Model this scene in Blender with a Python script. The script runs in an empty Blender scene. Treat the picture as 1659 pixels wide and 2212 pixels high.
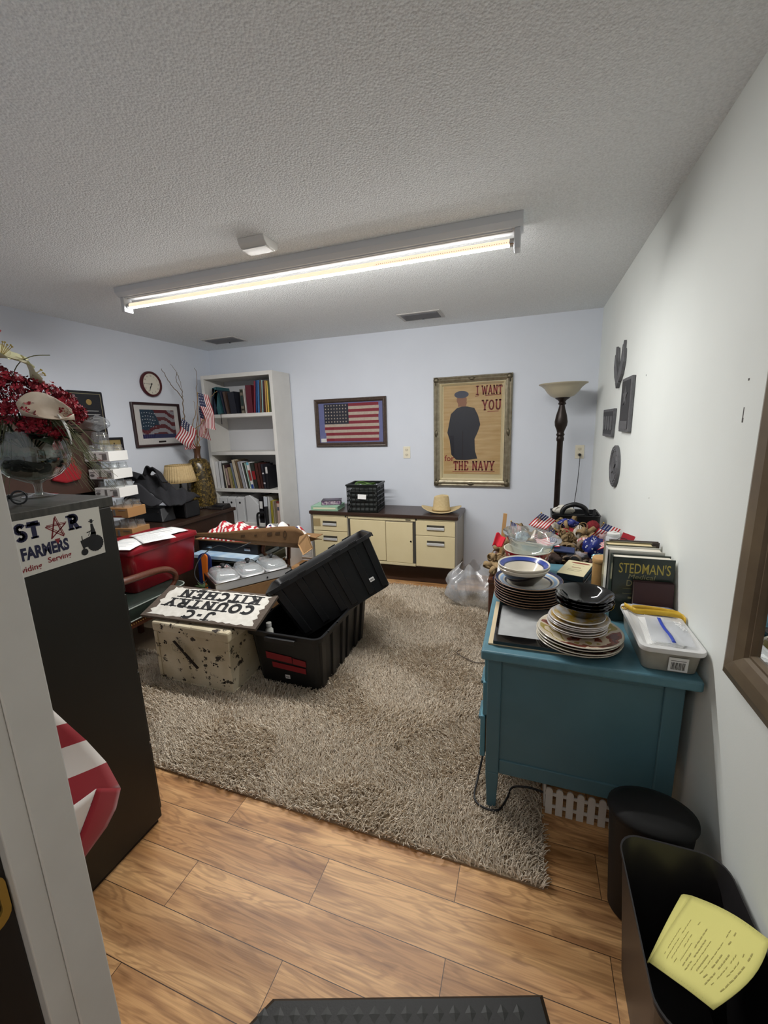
import bpy, bmesh, math, random
import numpy as np
from mathutils import Matrix, Vector, Euler
random.seed(7)
rng = np.random.default_rng(11)
SC = bpy.context.scene
COL = SC.collection
PI = math.pi

# ------------------------------------------------------------------ camera, world, exposure
cam_data = bpy.data.cameras.new('camera')
cam = bpy.data.objects.new('camera', cam_data)
COL.objects.link(cam)
cam_data.sensor_fit = 'VERTICAL'
cam_data.sensor_height = 36.0
cam_data.lens = 889.98 / 2212.0 * 36.0
cam_data.clip_start = 0.02
R0 = (0.94438124, 0.32754862, -0.029257)
R1 = (0.0393388, -0.20085111, -0.97883159)
R2 = (-0.32649124, 0.92323926, -0.20256539)
CAMZ = 1.523
cam.matrix_world = Matrix(((R0[0], -R1[0], -R2[0], 0.0), (R0[1], -R1[1], -R2[1], 0.0), (R0[2], -R1[2], -R2[2], CAMZ), (0, 0, 0, 1)))
SC.camera = cam
SC.cycles.max_bounces = 14; SC.cycles.diffuse_bounces = 9; SC.cycles.transparent_max_bounces = 24
SC.view_settings.view_transform = 'Standard'
SC.view_settings.look = 'None'
SC.view_settings.gamma = 1.0
SC.view_settings.use_curve_mapping = False
SC.view_settings.exposure = 1.93
world = bpy.data.worlds.new('world')
SC.world = world
world.use_nodes = True
world.node_tree.nodes['Background'].inputs['Color'].default_value = (0.9, 0.95, 1.0, 1)
world.node_tree.nodes['Background'].inputs['Strength'].default_value = 0.05
TUBE_POWER = 92.0     # emission of the fluorescent replacement tube
HALL_FILL_POWER = 1.6      # weak fill light added in the hallway, unseen behind the camera
hl = bpy.data.lights.new('hallway_fill_light', 'AREA')
hl.shape = 'RECTANGLE'; hl.size = 0.9; hl.size_y = 0.4; hl.energy = HALL_FILL_POWER; hl.color = (1.0, 0.93, 0.84)
hlo = bpy.data.objects.new('hallway_fill_light', hl)
COL.objects.link(hlo); hlo.location = (-0.2, -0.75, 2.40)

# ------------------------------------------------------------------ helpers
def lin(h):
    h = h.lstrip('#')
    o = []
    for i in (0, 2, 4):
        c = int(h[i:i + 2], 16) / 255.0
        o.append(c / 12.92 if c <= 0.04045 else ((c + 0.055) / 1.055) ** 2.4)
    return (o[0], o[1], o[2], 1.0)

MATS = {}
def mat(name, col, rough=0.5, metal=0.0, col2=None, nscale=30.0, namt=0.5, bump=0.0, bscale=None, spec=0.5,
        trans=0.0, alpha=1.0, emit=0.0, coat=0.0, sheen=0.0, stretch=None, ior=1.45):
    if name in MATS: return MATS[name]
    m = bpy.data.materials.new(name); m.use_nodes = True
    nt = m.node_tree; b = nt.nodes['Principled BSDF']
    c = lin(col) if isinstance(col, str) else col
    b.inputs['Base Color'].default_value = c
    b.inputs['Roughness'].default_value = rough
    b.inputs['Metallic'].default_value = metal
    b.inputs['Specular IOR Level'].default_value = spec
    b.inputs['Transmission Weight'].default_value = trans
    b.inputs['Alpha'].default_value = alpha
    b.inputs['Coat Weight'].default_value = coat
    b.inputs['Sheen Weight'].default_value = sheen
    b.inputs['IOR'].default_value = ior
    if emit:
        b.inputs['Emission Color'].default_value = c
        b.inputs['Emission Strength'].default_value = emit
    if col2 or bump:
        tc = nt.nodes.new('ShaderNodeTexCoord'); src = tc.outputs['Object']
        if stretch:
            mp = nt.nodes.new('ShaderNodeMapping'); mp.inputs['Scale'].default_value = stretch
            nt.links.new(src, mp.inputs['Vector']); src = mp.outputs['Vector']
        if col2:
            n = nt.nodes.new('ShaderNodeTexNoise'); n.inputs['Scale'].default_value = nscale; n.inputs['Detail'].default_value = 5
            nt.links.new(src, n.inputs['Vector'])
            r = nt.nodes.new('ShaderNodeValToRGB')
            r.color_ramp.elements[0].position = 0.5 - 0.25 * (1 - namt) - 0.1; r.color_ramp.elements[1].position = 0.5 + 0.25 * (1 - namt) + 0.1
            r.color_ramp.elements[0].color = c; r.color_ramp.elements[1].color = lin(col2) if isinstance(col2, str) else col2
            nt.links.new(n.outputs['Fac'], r.inputs['Fac']); nt.links.new(r.outputs['Color'], b.inputs['Base Color'])
        if bump:
            n2 = nt.nodes.new('ShaderNodeTexNoise'); n2.inputs['Scale'].default_value = bscale or nscale; n2.inputs['Detail'].default_value = 3
            nt.links.new(src, n2.inputs['Vector'])
            bp = nt.nodes.new('ShaderNodeBump'); bp.inputs['Strength'].default_value = bump; bp.inputs['Distance'].default_value = 0.004
            nt.links.new(n2.outputs['Fac'], bp.inputs['Height']); nt.links.new(bp.outputs['Normal'], b.inputs['Normal'])
    MATS[name] = m
    return m

def clear_mat(name, tint='#ffffff', rough=.04, haze=0.0, hazecol='#ffffff', gloss=1.0, ior=1.45):
    if name in MATS: return MATS[name]
    m = bpy.data.materials.new(name); m.use_nodes = True; nt = m.node_tree; N = nt.nodes; L = nt.links
    for n in list(N): N.remove(n)
    out = N.new('ShaderNodeOutputMaterial'); tr = N.new('ShaderNodeBsdfTransparent'); tr.inputs['Color'].default_value = lin(tint)
    gl = N.new('ShaderNodeBsdfGlossy'); gl.inputs['Roughness'].default_value = rough
    df = N.new('ShaderNodeBsdfDiffuse'); df.inputs['Color'].default_value = lin(hazecol)
    f = N.new('ShaderNodeLayerWeight'); f.inputs['Blend'].default_value = .5     # facing term, the same from both sides of a pane
    q = N.new('ShaderNodeMath'); q.operation = 'POWER'; q.inputs[1].default_value = 3.6; L.new(f.outputs['Facing'], q.inputs[0])
    r0 = ((ior - 1) / (ior + 1)) ** 2
    k = N.new('ShaderNodeMath'); k.operation = 'MULTIPLY_ADD'; k.inputs[1].default_value = .75 * gloss; k.inputs[2].default_value = r0 * gloss; L.new(q.outputs[0], k.inputs[0])
    a = N.new('ShaderNodeMixShader'); a.inputs[0].default_value = haze; L.new(tr.outputs[0], a.inputs[1]); L.new(df.outputs[0], a.inputs[2])
    b = N.new('ShaderNodeMixShader'); L.new(k.outputs[0], b.inputs[0]); L.new(a.outputs[0], b.inputs[1]); L.new(gl.outputs[0], b.inputs[2]); L.new(b.outputs[0], out.inputs[0])
    MATS[name] = m
    return m

PM = {}            # things whose parts are written in world coordinates: inverse matrix
def thing(name, label, cat, loc=(0, 0, 0), rotz=0.0, group=None, local=False, rot=None):
    o = bpy.data.objects.new(name, None); COL.objects.link(o)
    o.empty_display_size = 0.05
    o.location = loc
    o.rotation_euler = rot if rot else (0, 0, rotz)
    o['label'] = label; o['category'] = cat
    if group: o['group'] = group
    if not local: PM[o] = (Matrix.Translation(loc) @ Euler(o.rotation_euler).to_matrix().to_4x4()).inverted()
    return o

def tag(o, label, cat, group=None):
    o['label'] = label; o['category'] = cat
    if group: o['group'] = group
    return o

def copy_tree(o, parent=None):
    c = o.copy(); COL.objects.link(c)
    if parent: c.parent = parent
    for ch in o.children: copy_tree(ch, c)
    return c

class MB:
    def __init__(s): s.bm = bmesh.new(); s.mi = 0
    def m(s, i): s.mi = i; return s
    def face(s, vs, M=None):
        try:
            f = s.bm.faces.new(vs); f.material_index = s.mi; return f
        except ValueError: return None
    def pts(s, ps, M=None):
        return [s.bm.verts.new((M @ Vector(p)) if M else p) for p in ps]
    def poly(s, ps, M=None): s.face(s.pts(ps, M)); return s
    def box(s, x0, x1, y0, y1, z0, z1, M=None):
        v = s.pts([(x0, y0, z0), (x1, y0, z0), (x1, y1, z0), (x0, y1, z0), (x0, y0, z1), (x1, y0, z1), (x1, y1, z1), (x0, y1, z1)], M)
        for q in ((3, 2, 1, 0), (4, 5, 6, 7), (0, 1, 5, 4), (1, 2, 6, 5), (2, 3, 7, 6), (3, 0, 4, 7)): s.face([v[i] for i in q])
        return s
    def hexa(s, p):   # eight corners, bottom four then top four
        v = s.pts(p)
        for q in ((3, 2, 1, 0), (4, 5, 6, 7), (0, 1, 5, 4), (1, 2, 6, 5), (2, 3, 7, 6), (3, 0, 4, 7)): s.face([v[i] for i in q])
        return s
    def ring(s, c, u, w, r, n, r2=None):
        r2 = r2 or r
        return [s.bm.verts.new(c + u * (math.cos(2 * PI * i / n) * r) + w * (math.sin(2 * PI * i / n) * r2)) for i in range(n)]
    def loft(s, rings, closed=True, caps=(True, True)):
        n = len(rings[0])
        for a, b in zip(rings, rings[1:]):
            for i in range(n if closed else n - 1):
                j = (i + 1) % n
                s.face([a[i], a[j], b[j], b[i]])
        if caps[0]: s.face(list(reversed(rings[0])))
        if caps[1]: s.face(rings[-1])
        return s
    def cyl(s, p0, p1, r0, r1=None, n=16, caps=(True, True)):
        p0 = Vector(p0); p1 = Vector(p1); d = (p1 - p0).normalized()
        u = d.orthogonal().normalized(); w = d.cross(u)
        r1 = r0 if r1 is None else r1
        return s.loft([s.ring(p0, u, w, r0, n), s.ring(p1, u, w, r1, n)], True, caps)
    def tube(s, ps, r, n=8, radii=None, flat=1.0, closed=False):
        ps = [Vector(p) for p in ps]; rings = []
        d0 = (ps[1] - ps[0]).normalized(); u = d0.orthogonal().normalized()
        N = len(ps)
        for i, p in enumerate(ps):
            if closed: d = (ps[(i + 1) % N] - ps[i - 1]).normalized()
            else: d = (ps[min(i + 1, N - 1)] - ps[max(i - 1, 0)]).normalized()
            u = (u - d * u.dot(d))
            u = u.normalized() if u.length > 1e-6 else d.orthogonal().normalized()
            w = d.cross(u)
            rr = radii[i] if radii else r
            rings.append(s.ring(p, u, w, rr, n, rr * flat))
        if closed: rings.append(rings[0]); return s.loft(rings, True, (False, False))
        return s.loft(rings)
    def lathe(s, prof, n=32, c=(0, 0, 0), M=None, mats=None, sx=1.0, sy=1.0):
        c = Vector(c); rings = []
        for (r, z) in prof:
            if r < 1e-5: rings.append([s.bm.verts.new((M @ (c + Vector((0, 0, z)))) if M else c + Vector((0, 0, z)))])
            else:
                rings.append([s.bm.verts.new((M @ p) if M else p) for p in
                    [c + Vector((r * sx * math.cos(2 * PI * i / n), r * sy * math.sin(2 * PI * i / n), z)) for i in range(n)]])
        for k, (a, b) in enumerate(zip(rings, rings[1:])):
            if mats: s.mi = mats[k]
            for i in range(n):
                j = (i + 1) % n
                if len(a) == 1 and len(b) == 1: continue
                if len(a) == 1: s.face([a[0], b[j], b[i]])
                elif len(b) == 1: s.face([a[i], a[j], b[0]])
                else: s.face([a[i], a[j], b[j], b[i]])
        return s
    def prism(s, poly, z0, z1, M=None):
        a = s.pts([(p[0], p[1], z0) for p in poly], M); b = s.pts([(p[0], p[1], z1) for p in poly], M)
        return s.loft([a, b])
    def sheet(s, f, nu, nv, mf=None, closed_u=False):
        g = [[s.bm.verts.new(f(i / nu, j / nv)) for j in range(nv + 1)] for i in range(nu + (0 if closed_u else 1))]
        k = len(g)
        for i in range(nu):
            for j in range(nv):
                if mf: s.mi = mf(i, j)
                s.face([g[i][j], g[(i + 1) % k][j], g[(i + 1) % k][j + 1], g[i][j + 1]])
        return s
    def ball(s, c, r, n=16, sc=(1, 1, 1), M=None):
        k = max(6, n // 2 + 2)
        prof = [(r * math.sin(PI * i / k), -r * math.cos(PI * i / k) * sc[2]) for i in range(k + 1)]
        prof[0] = (0, prof[0][1]); prof[-1] = (0, prof[-1][1])
        return s.lathe(prof, n, c, M, None, sc[0], sc[1])
    def text(s, txt, size, M, align='CENTER', bold=0.0, sx=1.0, shear=0.0):
        cu = bpy.data.curves.new('lettering', 'FONT'); cu.body = txt; cu.size = size; cu.align_x = align; cu.offset = bold * size; cu.shear = shear
        cu.resolution_u = 3
        ob = bpy.data.objects.new('lettering', cu); COL.objects.link(ob)
        bpy.context.view_layer.update()
        me = ob.evaluated_get(bpy.context.evaluated_depsgraph_get()).to_mesh()
        vs = [s.bm.verts.new(M @ Vector((v.co.x * sx, v.co.y, 0))) for v in me.vertices]
        for p in me.polygons: s.face([vs[i] for i in p.vertices])
        bpy.data.objects.remove(ob); bpy.data.curves.remove(cu)
        return s
    def build(s, name, mats, parent=None, smooth=False, bevel=0.0, solid=0.0, sub=0, seg=2, kind=None, weld=False, recalc=True):
        if weld: bmesh.ops.remove_doubles(s.bm, verts=s.bm.verts, dist=1e-5)
        if recalc: bmesh.ops.recalc_face_normals(s.bm, faces=s.bm.faces)
        me = bpy.data.meshes.new(name)
        if parent is not None and parent in PM: s.bm.transform(PM[parent])
        s.bm.to_mesh(me); s.bm.free()
        for m_ in (mats if isinstance(mats, (list, tuple)) else [mats]): me.materials.append(m_)
        if smooth:
            me.polygons.foreach_set('use_smooth', [True] * len(me.polygons))
            try: me.set_sharp_from_angle(angle=math.radians(50 if smooth is True else smooth))
            except Exception: pass
        o = bpy.data.objects.new(name, me); COL.objects.link(o)
        if parent is not None:
            o.parent = parent
            if parent in PM: PM[o] = PM[parent]
        if solid:
            md = o.modifiers.new('thickness', 'SOLIDIFY'); md.thickness = solid; md.offset = 0
        if bevel:
            md = o.modifiers.new('bevel', 'BEVEL'); md.width = bevel; md.segments = seg; md.limit_method = 'ANGLE'; md.angle_limit = math.radians(40)
            md.harden_normals = False
        if sub:
            md = o.modifiers.new('subdivision', 'SUBSURF'); md.levels = sub; md.render_levels = sub
        if kind: o['kind'] = kind
        return o

def struct(name, b, mats, **k): return b.build(name, mats, kind='structure', **k)
def fr(o, x, y):      # matrix with the given origin and x / y axes
    x = Vector(x).normalized(); y = Vector(y); y = (y - x * y.dot(x)).normalized(); z = x.cross(y)
    return Matrix(((x.x, y.x, z.x, o[0]), (x.y, y.y, z.y, o[1]), (x.z, y.z, z.z, o[2]), (0, 0, 0, 1)))
def arc(cx, cy, rx, ry, a0, a1, n=10):
    return [(cx + rx * math.cos(math.radians(a0 + (a1 - a0) * i / n)), cy + ry * math.sin(math.radians(a0 + (a1 - a0) * i / n))) for i in range(n + 1)]
def rrect(x0, x1, y0, y1, r, n=5):
    return (arc(x1 - r, y1 - r, r, r, 0, 90, n) + arc(x0 + r, y1 - r, r, r, 90, 180, n) + arc(x0 + r, y0 + r, r, r, 180, 270, n) + arc(x1 - r, y0 + r, r, r, 270, 360, n))
def spline(ps, n=6):
    ps = [Vector(p) for p in ps]; o = []
    for i in range(len(ps) - 1):
        p0 = ps[max(i - 1, 0)]; p1 = ps[i]; p2 = ps[i + 1]; p3 = ps[min(i + 2, len(ps) - 1)]
        for k in range(n):
            t = k / n
            o.append(0.5 * ((2 * p1) + (p2 - p0) * t + (2 * p0 - 5 * p1 + 4 * p2 - p3) * t * t + (3 * p1 - p0 - 3 * p2 + p3) * t ** 3))
    o.append(ps[-1]); return o

# slab-serif stroke letters, unit height: (width, strokes, serif points)
GL = {
 'I': (.34, [[(.17, 0), (.17, 1)]], [(.17, 0), (.17, 1)]),
 'K': (.74, [[(.16, 0), (.16, 1)], [(.18, .42), (.6, 1)], [(.3, .58), (.62, 0)]], [(.16, 0), (.16, 1), (.6, 1), (.62, 0)]),
 'T': (.66, [[(.33, 0), (.33, 1)], [(.02, .93), (.64, .93)], [(.08, .93), (.08, .72)], [(.58, .93), (.58, .72)]], [(.33, 0)]),
 'C': (.66, [arc(.36, .5, .26, .42, 45, 315, 14), [(.56, .8), (.56, .98)]], []),
 'G': (.68, [arc(.36, .5, .26, .42, 45, 330, 14), [(.56, .8), (.56, .98)], [(.36, .44), (.62, .44)], [(.57, .44), (.57, .1)]], []),
 'H': (.74, [[(.17, 0), (.17, 1)], [(.57, 0), (.57, 1)], [(.17, .5), (.57, .5)]], [(.17, 0), (.17, 1), (.57, 0), (.57, 1)]),
 'E': (.66, [[(.17, 0), (.17, 1)], [(.05, .94), (.58, .94)], [(.05, .06), (.58, .06)], [(.17, .5), (.45, .5)], [(.56, .94), (.56, .72)], [(.56, .06), (.56, .28)]], []),
 'N': (.78, [[(.16, 0), (.16, 1)], [(.62, 0), (.62, 1)], [(.14, .98), (.64, .02)]], [(.16, 0), (.16, 1), (.62, 1)]),
 'O': (.7, [arc(.35, .5, .26, .42, 0, 360, 20)], []),
 'U': (.74, [[(.16, 1), (.16, .35)] + arc(.37, .35, .21, .28, 180, 360, 10) + [(.58, 1)]], [(.16, 1), (.58, 1)]),
 'R': (.72, [[(.17, 0), (.17, 1)], [(.17, .93)] + arc(.36, .73, .2, .2, 90, -90, 8) + [(.17, .53)], [(.36, .52), (.6, .02)]], [(.17, 0), (.12, 1), (.62, 0)]),
 'Y': (.72, [[(.36, 0), (.36, .45)], [(.36, .42), (.1, 1)], [(.36, .42), (.62, 1)]], [(.36, 0), (.1, 1), (.62, 1)]),
 'J': (.56, [[(.4, 1), (.4, .3)] + arc(.24, .3, .16, .24, 0, -170, 8)], [(.4, 1)]),
 '-': (.4, [[(.08, .48), (.32, .48)]], []),
 'W': (1.0, [[(.1, 1), (.3, 0)], [(.3, 0), (.5, .9)], [(.5, .9), (.7, 0)], [(.7, 0), (.9, 1)]], [(.1, 1), (.9, 1)]),
 'A': (.76, [[(.1, 0), (.38, 1)], [(.38, 1), (.66, 0)], [(.22, .34), (.54, .34)]], [(.1, 0), (.66, 0)]),
 'V': (.72, [[(.1, 1), (.36, 0)], [(.36, 0), (.62, 1)]], [(.1, 1), (.62, 1)]),
 'S': (.62, [arc(.31, .72, .2, .22, 30, 270, 10) + arc(.31, .28, .2, .22, 90, -150, 10)], []),
 'M': (.92, [[(.14, 0), (.14, 1)], [(.78, 0), (.78, 1)], [(.14, 1), (.46, .2)], [(.46, .2), (.78, 1)]], [(.14, 0), (.78, 0)]),
 'F': (.62, [[(.17, 0), (.17, 1)], [(.05, .94), (.56, .94)], [(.17, .5), (.42, .5)], [(.54, .94), (.54, .74)]], [(.17, 0)]),
 ' ': (.4, [], []),
}
def slab(b, txt, h, M, t=.2, wx=1.0, sp=.06, serif=.36, center=True):
    W = sum(GL[c][0] + sp for c in txt) - sp
    x = -W * wx / 2 if center else 0.0
    for c in txt:
        w, st, sf = GL[c]
        for pl in st:
            for p, q in zip(pl, pl[1:]):
                p = Vector(((x + p[0] * wx) * h, p[1] * h)); q = Vector(((x + q[0] * wx) * h, q[1] * h))
                d = q - p; L = d.length
                if L < 1e-6: continue
                d /= L; nn = Vector((-d.y, d.x)) * (t * h / 2)
                e = d * (t * h * .12 if len(pl) > 3 else 0)
                b.poly([(*(p - e - nn), 0), (*(q + e - nn), 0), (*(q + e + nn), 0), (*(p - e + nn), 0)], M)
        for (sx_, sy_) in sf:
            yy = sy_ if sy_ < .5 else sy_ - .13
            X = x + sx_ * wx
            b.poly([((X - serif * wx / 2) * h, yy * h, 0), ((X + serif * wx / 2) * h, yy * h, 0), ((X + serif * wx / 2) * h, (yy + .13) * h, 0), ((X - serif * wx / 2) * h, (yy + .13) * h, 0)], M)
        x += (w + sp) * wx
    return b

# ------------------------------------------------------------------ shared materials
blackp = mat('black plastic', '#17181a', .45, col2='#1f2023', nscale=40)
darkwood = mat('dark wood', '#2a1d17', .35, col2='#38271e', nscale=14, stretch=(1, 8, 8), coat=.2)
redwood = mat('reddish brown wood', '#4a2a1c', .3, col2='#63392a', nscale=18, stretch=(1, 6, 6), coat=.3)
white = mat('white paper', '#e8e8e6', .7)
chrome = mat('chrome', '#c9c9c9', .18, 1.0)
steel = mat('brushed steel', '#dededf', .36, .4, col2='#cfcfd0', nscale=60, stretch=(1, 12, 12))
brass = mat('brass', '#c2a050', .38, .75)
blackpaint = mat('black paint', '#0d0d0e', .4)
glass = clear_mat('clear glass', '#e6ece8', .03, .0, gloss=1.7, ior=1.6)
clearplastic = clear_mat('clear plastic film', '#f2f4f5', .12, .08)
clear_mat('picture glazing', '#f8f8f8', .02, 0.0, gloss=.55)
flagred = mat('flag red cloth', '#9c1f2c', .8, sheen=.2)
flagwhite = mat('flag white cloth', '#e2dcd6', .85, sheen=.2)
flagblue = mat('flag blue cloth', '#20264c', .8, sheen=.2)
cardb = mat('brown cardboard', '#93704b', .85, col2='#866440', nscale=25)
burlap = mat('burlap', '#85704f', .95, col2='#6b583c', nscale=160, bump=.6, bscale=350)
creamwhite = mat('cream ceramic', '#e6dfcf', .2)
# ------------------------------------------------------------------ the room
XL, XR, YB, YF, HC = -3.554, 0.5395, 4.104, 0.33, 2.44
wallpaint = mat('wall paint', '#d6dbe4', .75, col2='#d2d7e0', nscale=3, bump=.04, bscale=220)
rightpaint_lit = mat('wall paint lit copy', '#e6eae6', .6, col2='#e2e6e2', nscale=3, bump=.04, bscale=220)  # lighter copy of the wall paint, this wall's brighter lighting put into its colour
whitepaint = mat('white gloss paint', '#d9d8d4', .4, col2='#d2d1cd', nscale=12)
darkjamb = mat('dark stained jamb', '#1b1613', .5)

def floor_material():
    m = bpy.data.materials.new('wood plank floor'); m.use_nodes = True; nt = m.node_tree; N = nt.nodes; L = nt.links
    b = N['Principled BSDF']; b.inputs['Roughness'].default_value = .38; b.inputs['Specular IOR Level'].default_value = .35
    tc = N.new('ShaderNodeTexCoord')
    mp = N.new('ShaderNodeMapping'); mp.inputs['Location'].default_value = (.172 + 9.03 + .4515, -.9065 + 1.525 * 2 + .1525, 0); L.new(tc.outputs['Object'], mp.inputs['Vector'])
    br = N.new('ShaderNodeTexBrick'); br.inputs['Scale'].default_value = 1; br.inputs['Brick Width'].default_value = .903; br.inputs['Row Height'].default_value = .1525
    br.inputs['Mortar Size'].default_value = .0011; br.inputs['Mortar Smooth'].default_value = .1; br.offset = .5
    br.inputs['Color1'].default_value = (0, 0, 0, 1); br.inputs['Color2'].default_value = (1, 1, 1, 1); br.inputs['Mortar'].default_value = (.5, .5, .5, 1)
    L.new(mp.outputs['Vector'], br.inputs['Vector'])
    # each plank gets its own slice of the grain
    sx = N.new('ShaderNodeSeparateColor'); L.new(br.outputs['Color'], sx.inputs['Color'])
    mul = N.new('ShaderNodeMath'); mul.operation = 'MULTIPLY'; mul.inputs[1].default_value = 17.3; L.new(sx.outputs[0], mul.inputs[0])
    cmb = N.new('ShaderNodeCombineXYZ'); L.new(mul.outputs[0], cmb.inputs['Z']); L.new(mul.outputs[0], cmb.inputs['X'])
    add = N.new('ShaderNodeVectorMath'); add.operation = 'ADD'; L.new(tc.outputs['Object'], add.inputs[0]); L.new(cmb.outputs[0], add.inputs[1])
    mg = N.new('ShaderNodeMapping'); mg.inputs['Scale'].default_value = (1.1, 7.5, 1); L.new(add.outputs[0], mg.inputs['Vector'])
    n0 = N.new('ShaderNodeTexNoise'); n0.inputs['Scale'].default_value = 2.2; n0.inputs['Detail'].default_value = 3; n0.inputs['Distortion'].default_value = .6; L.new(mg.outputs[0], n0.inputs['Vector'])
    w = N.new('ShaderNodeMath'); w.operation = 'MULTIPLY'; w.inputs[1].default_value = 46; L.new(n0.outputs['Fac'], w.inputs[0])
    sn = N.new('ShaderNodeMath'); sn.operation = 'SINE'; L.new(w.outputs[0], sn.inputs[0])
    mr = N.new('ShaderNodeMapRange'); mr.inputs['From Min'].default_value = -1; mr.inputs['From Max'].default_value = 1; L.new(sn.outputs[0], mr.inputs['Value'])
    mf = N.new('ShaderNodeMapping'); mf.inputs['Scale'].default_value = (5, 150, 1); L.new(add.outputs[0], mf.inputs['Vector'])
    n1 = N.new('ShaderNodeTexNoise'); n1.inputs['Scale'].default_value = 1.3; n1.inputs['Detail'].default_value = 4; L.new(mf.outputs[0], n1.inputs['Vector'])
    n2 = N.new('ShaderNodeTexNoise'); n2.inputs['Scale'].default_value = 1.6; n2.inputs['Detail'].default_value = 2; L.new(mg.outputs[0], n2.inputs['Vector'])
    r1 = N.new('ShaderNodeValToRGB'); e = r1.color_ramp.elements
    e[0].position = .38; e[0].color = lin('#b88756'); e[1].position = .62; e[1].color = lin('#e2b27b'); L.new(n2.outputs['Fac'], r1.inputs['Fac'])
    x1 = N.new('ShaderNodeMix'); x1.data_type = 'RGBA'; x1.blend_type = 'MULTIPLY'; x1.inputs[0].default_value = .40
    r2 = N.new('ShaderNodeValToRGB'); r2.color_ramp.elements[0].color = (.35, .27, .22, 1); r2.color_ramp.elements[0].position = 0; r2.color_ramp.elements[1].position = .55; r2.color_ramp.elements[1].color = (1, 1, 1, 1)
    L.new(mr.outputs[0], r2.inputs['Fac']); L.new(r1.outputs['Color'], x1.inputs[6]); L.new(r2.outputs['Color'], x1.inputs[7])
    x2 = N.new('ShaderNodeMix'); x2.data_type = 'RGBA'; x2.blend_type = 'MULTIPLY'; x2.inputs[0].default_value = .5
    r3 = N.new('ShaderNodeValToRGB'); r3.color_ramp.elements[0].position = .3; r3.color_ramp.elements[0].color = (.5, .42, .36, 1); r3.color_ramp.elements[1].position = .6; r3.color_ramp.elements[1].color = (1, 1, 1, 1)
    L.new(n1.outputs['Fac'], r3.inputs['Fac']); L.new(x1.outputs[2], x2.inputs[6]); L.new(r3.outputs['Color'], x2.inputs[7])
    n4 = N.new('ShaderNodeTexNoise'); n4.inputs['Scale'].default_value = 3.0; n4.inputs['Detail'].default_value = 2; L.new(mg.outputs[0], n4.inputs['Vector'])
    r4 = N.new('ShaderNodeValToRGB'); r4.color_ramp.elements[0].position = .30; r4.color_ramp.elements[0].color = (.50, .42, .40, 1); r4.color_ramp.elements[1].position = .46; r4.color_ramp.elements[1].color = (1, 1, 1, 1); L.new(n4.outputs['Fac'], r4.inputs['Fac'])
    x4 = N.new('ShaderNodeMix'); x4.data_type = 'RGBA'; x4.blend_type = 'MULTIPLY'; x4.inputs[0].default_value = .8; L.new(x2.outputs[2], x4.inputs[6]); L.new(r4.outputs['Color'], x4.inputs[7]); x2 = x4
    hv = N.new('ShaderNodeHueSaturation'); vr = N.new('ShaderNodeMapRange'); vr.inputs['To Min'].default_value = .9; vr.inputs['To Max'].default_value = 1.12
    L.new(sx.outputs[0], vr.inputs['Value']); L.new(vr.outputs[0], hv.inputs['Value']); L.new(x2.outputs[2], hv.inputs['Color'])
    x3 = N.new('ShaderNodeMix'); x3.data_type = 'RGBA'; L.new(br.outputs['Fac'], x3.inputs[0]); L.new(hv.outputs['Color'], x3.inputs[6]); x3.inputs[7].default_value = lin('#3a2415')
    L.new(x3.outputs[2], b.inputs['Base Color'])
    bp = N.new('ShaderNodeBump'); bp.inputs['Strength'].default_value = .12; bp.inputs['Distance'].default_value = .002; L.new(n1.outputs['Fac'], bp.inputs['Height']); L.new(bp.outputs[0], b.inputs['Normal'])
    return m

def ceiling_material():
    m = bpy.data.materials.new('popcorn ceiling'); m.use_nodes = True; nt = m.node_tree; N = nt.nodes; L = nt.links
    b = N['Principled BSDF']; b.inputs['Roughness'].default_value = .95; b.inputs['Specular IOR Level'].default_value = .1
    tc = N.new('ShaderNodeTexCoord')
    a = N.new('ShaderNodeTexNoise'); a.inputs['Scale'].default_value = 105; a.inputs['Detail'].default_value = 4; a.inputs['Roughness'].default_value = .65; L.new(tc.outputs['Object'], a.inputs['Vector'])
    v = N.new('ShaderNodeTexVoronoi'); v.inputs['Scale'].default_value = 130; L.new(tc.outputs['Object'], v.inputs['Vector'])
    s = N.new('ShaderNodeMath'); s.operation = 'SUBTRACT'; L.new(a.outputs['Fac'], s.inputs[0]); L.new(v.outputs['Distance'], s.inputs[1])
    bp = N.new('ShaderNodeBump'); bp.inputs['Strength'].default_value = .85; bp.inputs['Distance'].default_value = .004; L.new(s.outputs[0], bp.inputs['Height']); L.new(bp.outputs[0], b.inputs['Normal'])
    r = N.new('ShaderNodeValToRGB'); r.color_ramp.elements[0].position = .25; r.color_ramp.elements[0].color = lin('#d9dcdd'); r.color_ramp.elements[1].position = .6; r.color_ramp.elements[1].color = lin('#eff2f3'); L.new(a.outputs['Fac'], r.inputs['Fac'])
    L.new(r.outputs['Color'], b.inputs['Base Color'])
    return m

struct('floor', MB().box(XL - .1, XR + .1, -1.7, YB + .1, -.08, 0), floor_material())
struct('ceiling', MB().box(XL - .1, XR + .1, -1.7, YB + .1, HC, HC + .08), ceiling_material())
struct('wall_back', MB().box(XL - .1, XR + .1, YB, YB + .1, 0, HC), wallpaint)
struct('wall_left', MB().box(XL - .1, XL, .21, YB, 0, HC), wallpaint)
b = MB().box(XR, XR + .1, -1.7, YB, 0, HC)
wr_ = struct('wall_right', b, rightpaint_lit)
b = MB(); b.box(XL, -.66, .21, YF, 0, HC); b.box(-.66, .28, .21, YF, 2.09, HC); b.box(.28, XR, .21, YF, 0, HC)
struct('wall_front', b, wallpaint)
b = MB(); b.box(-1.0, -.9, -1.7, .21, 0, HC); b.box(-.9, XR, -1.7, -1.6, 0, HC)
struct('wall_hallway', b, wallpaint)
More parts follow.
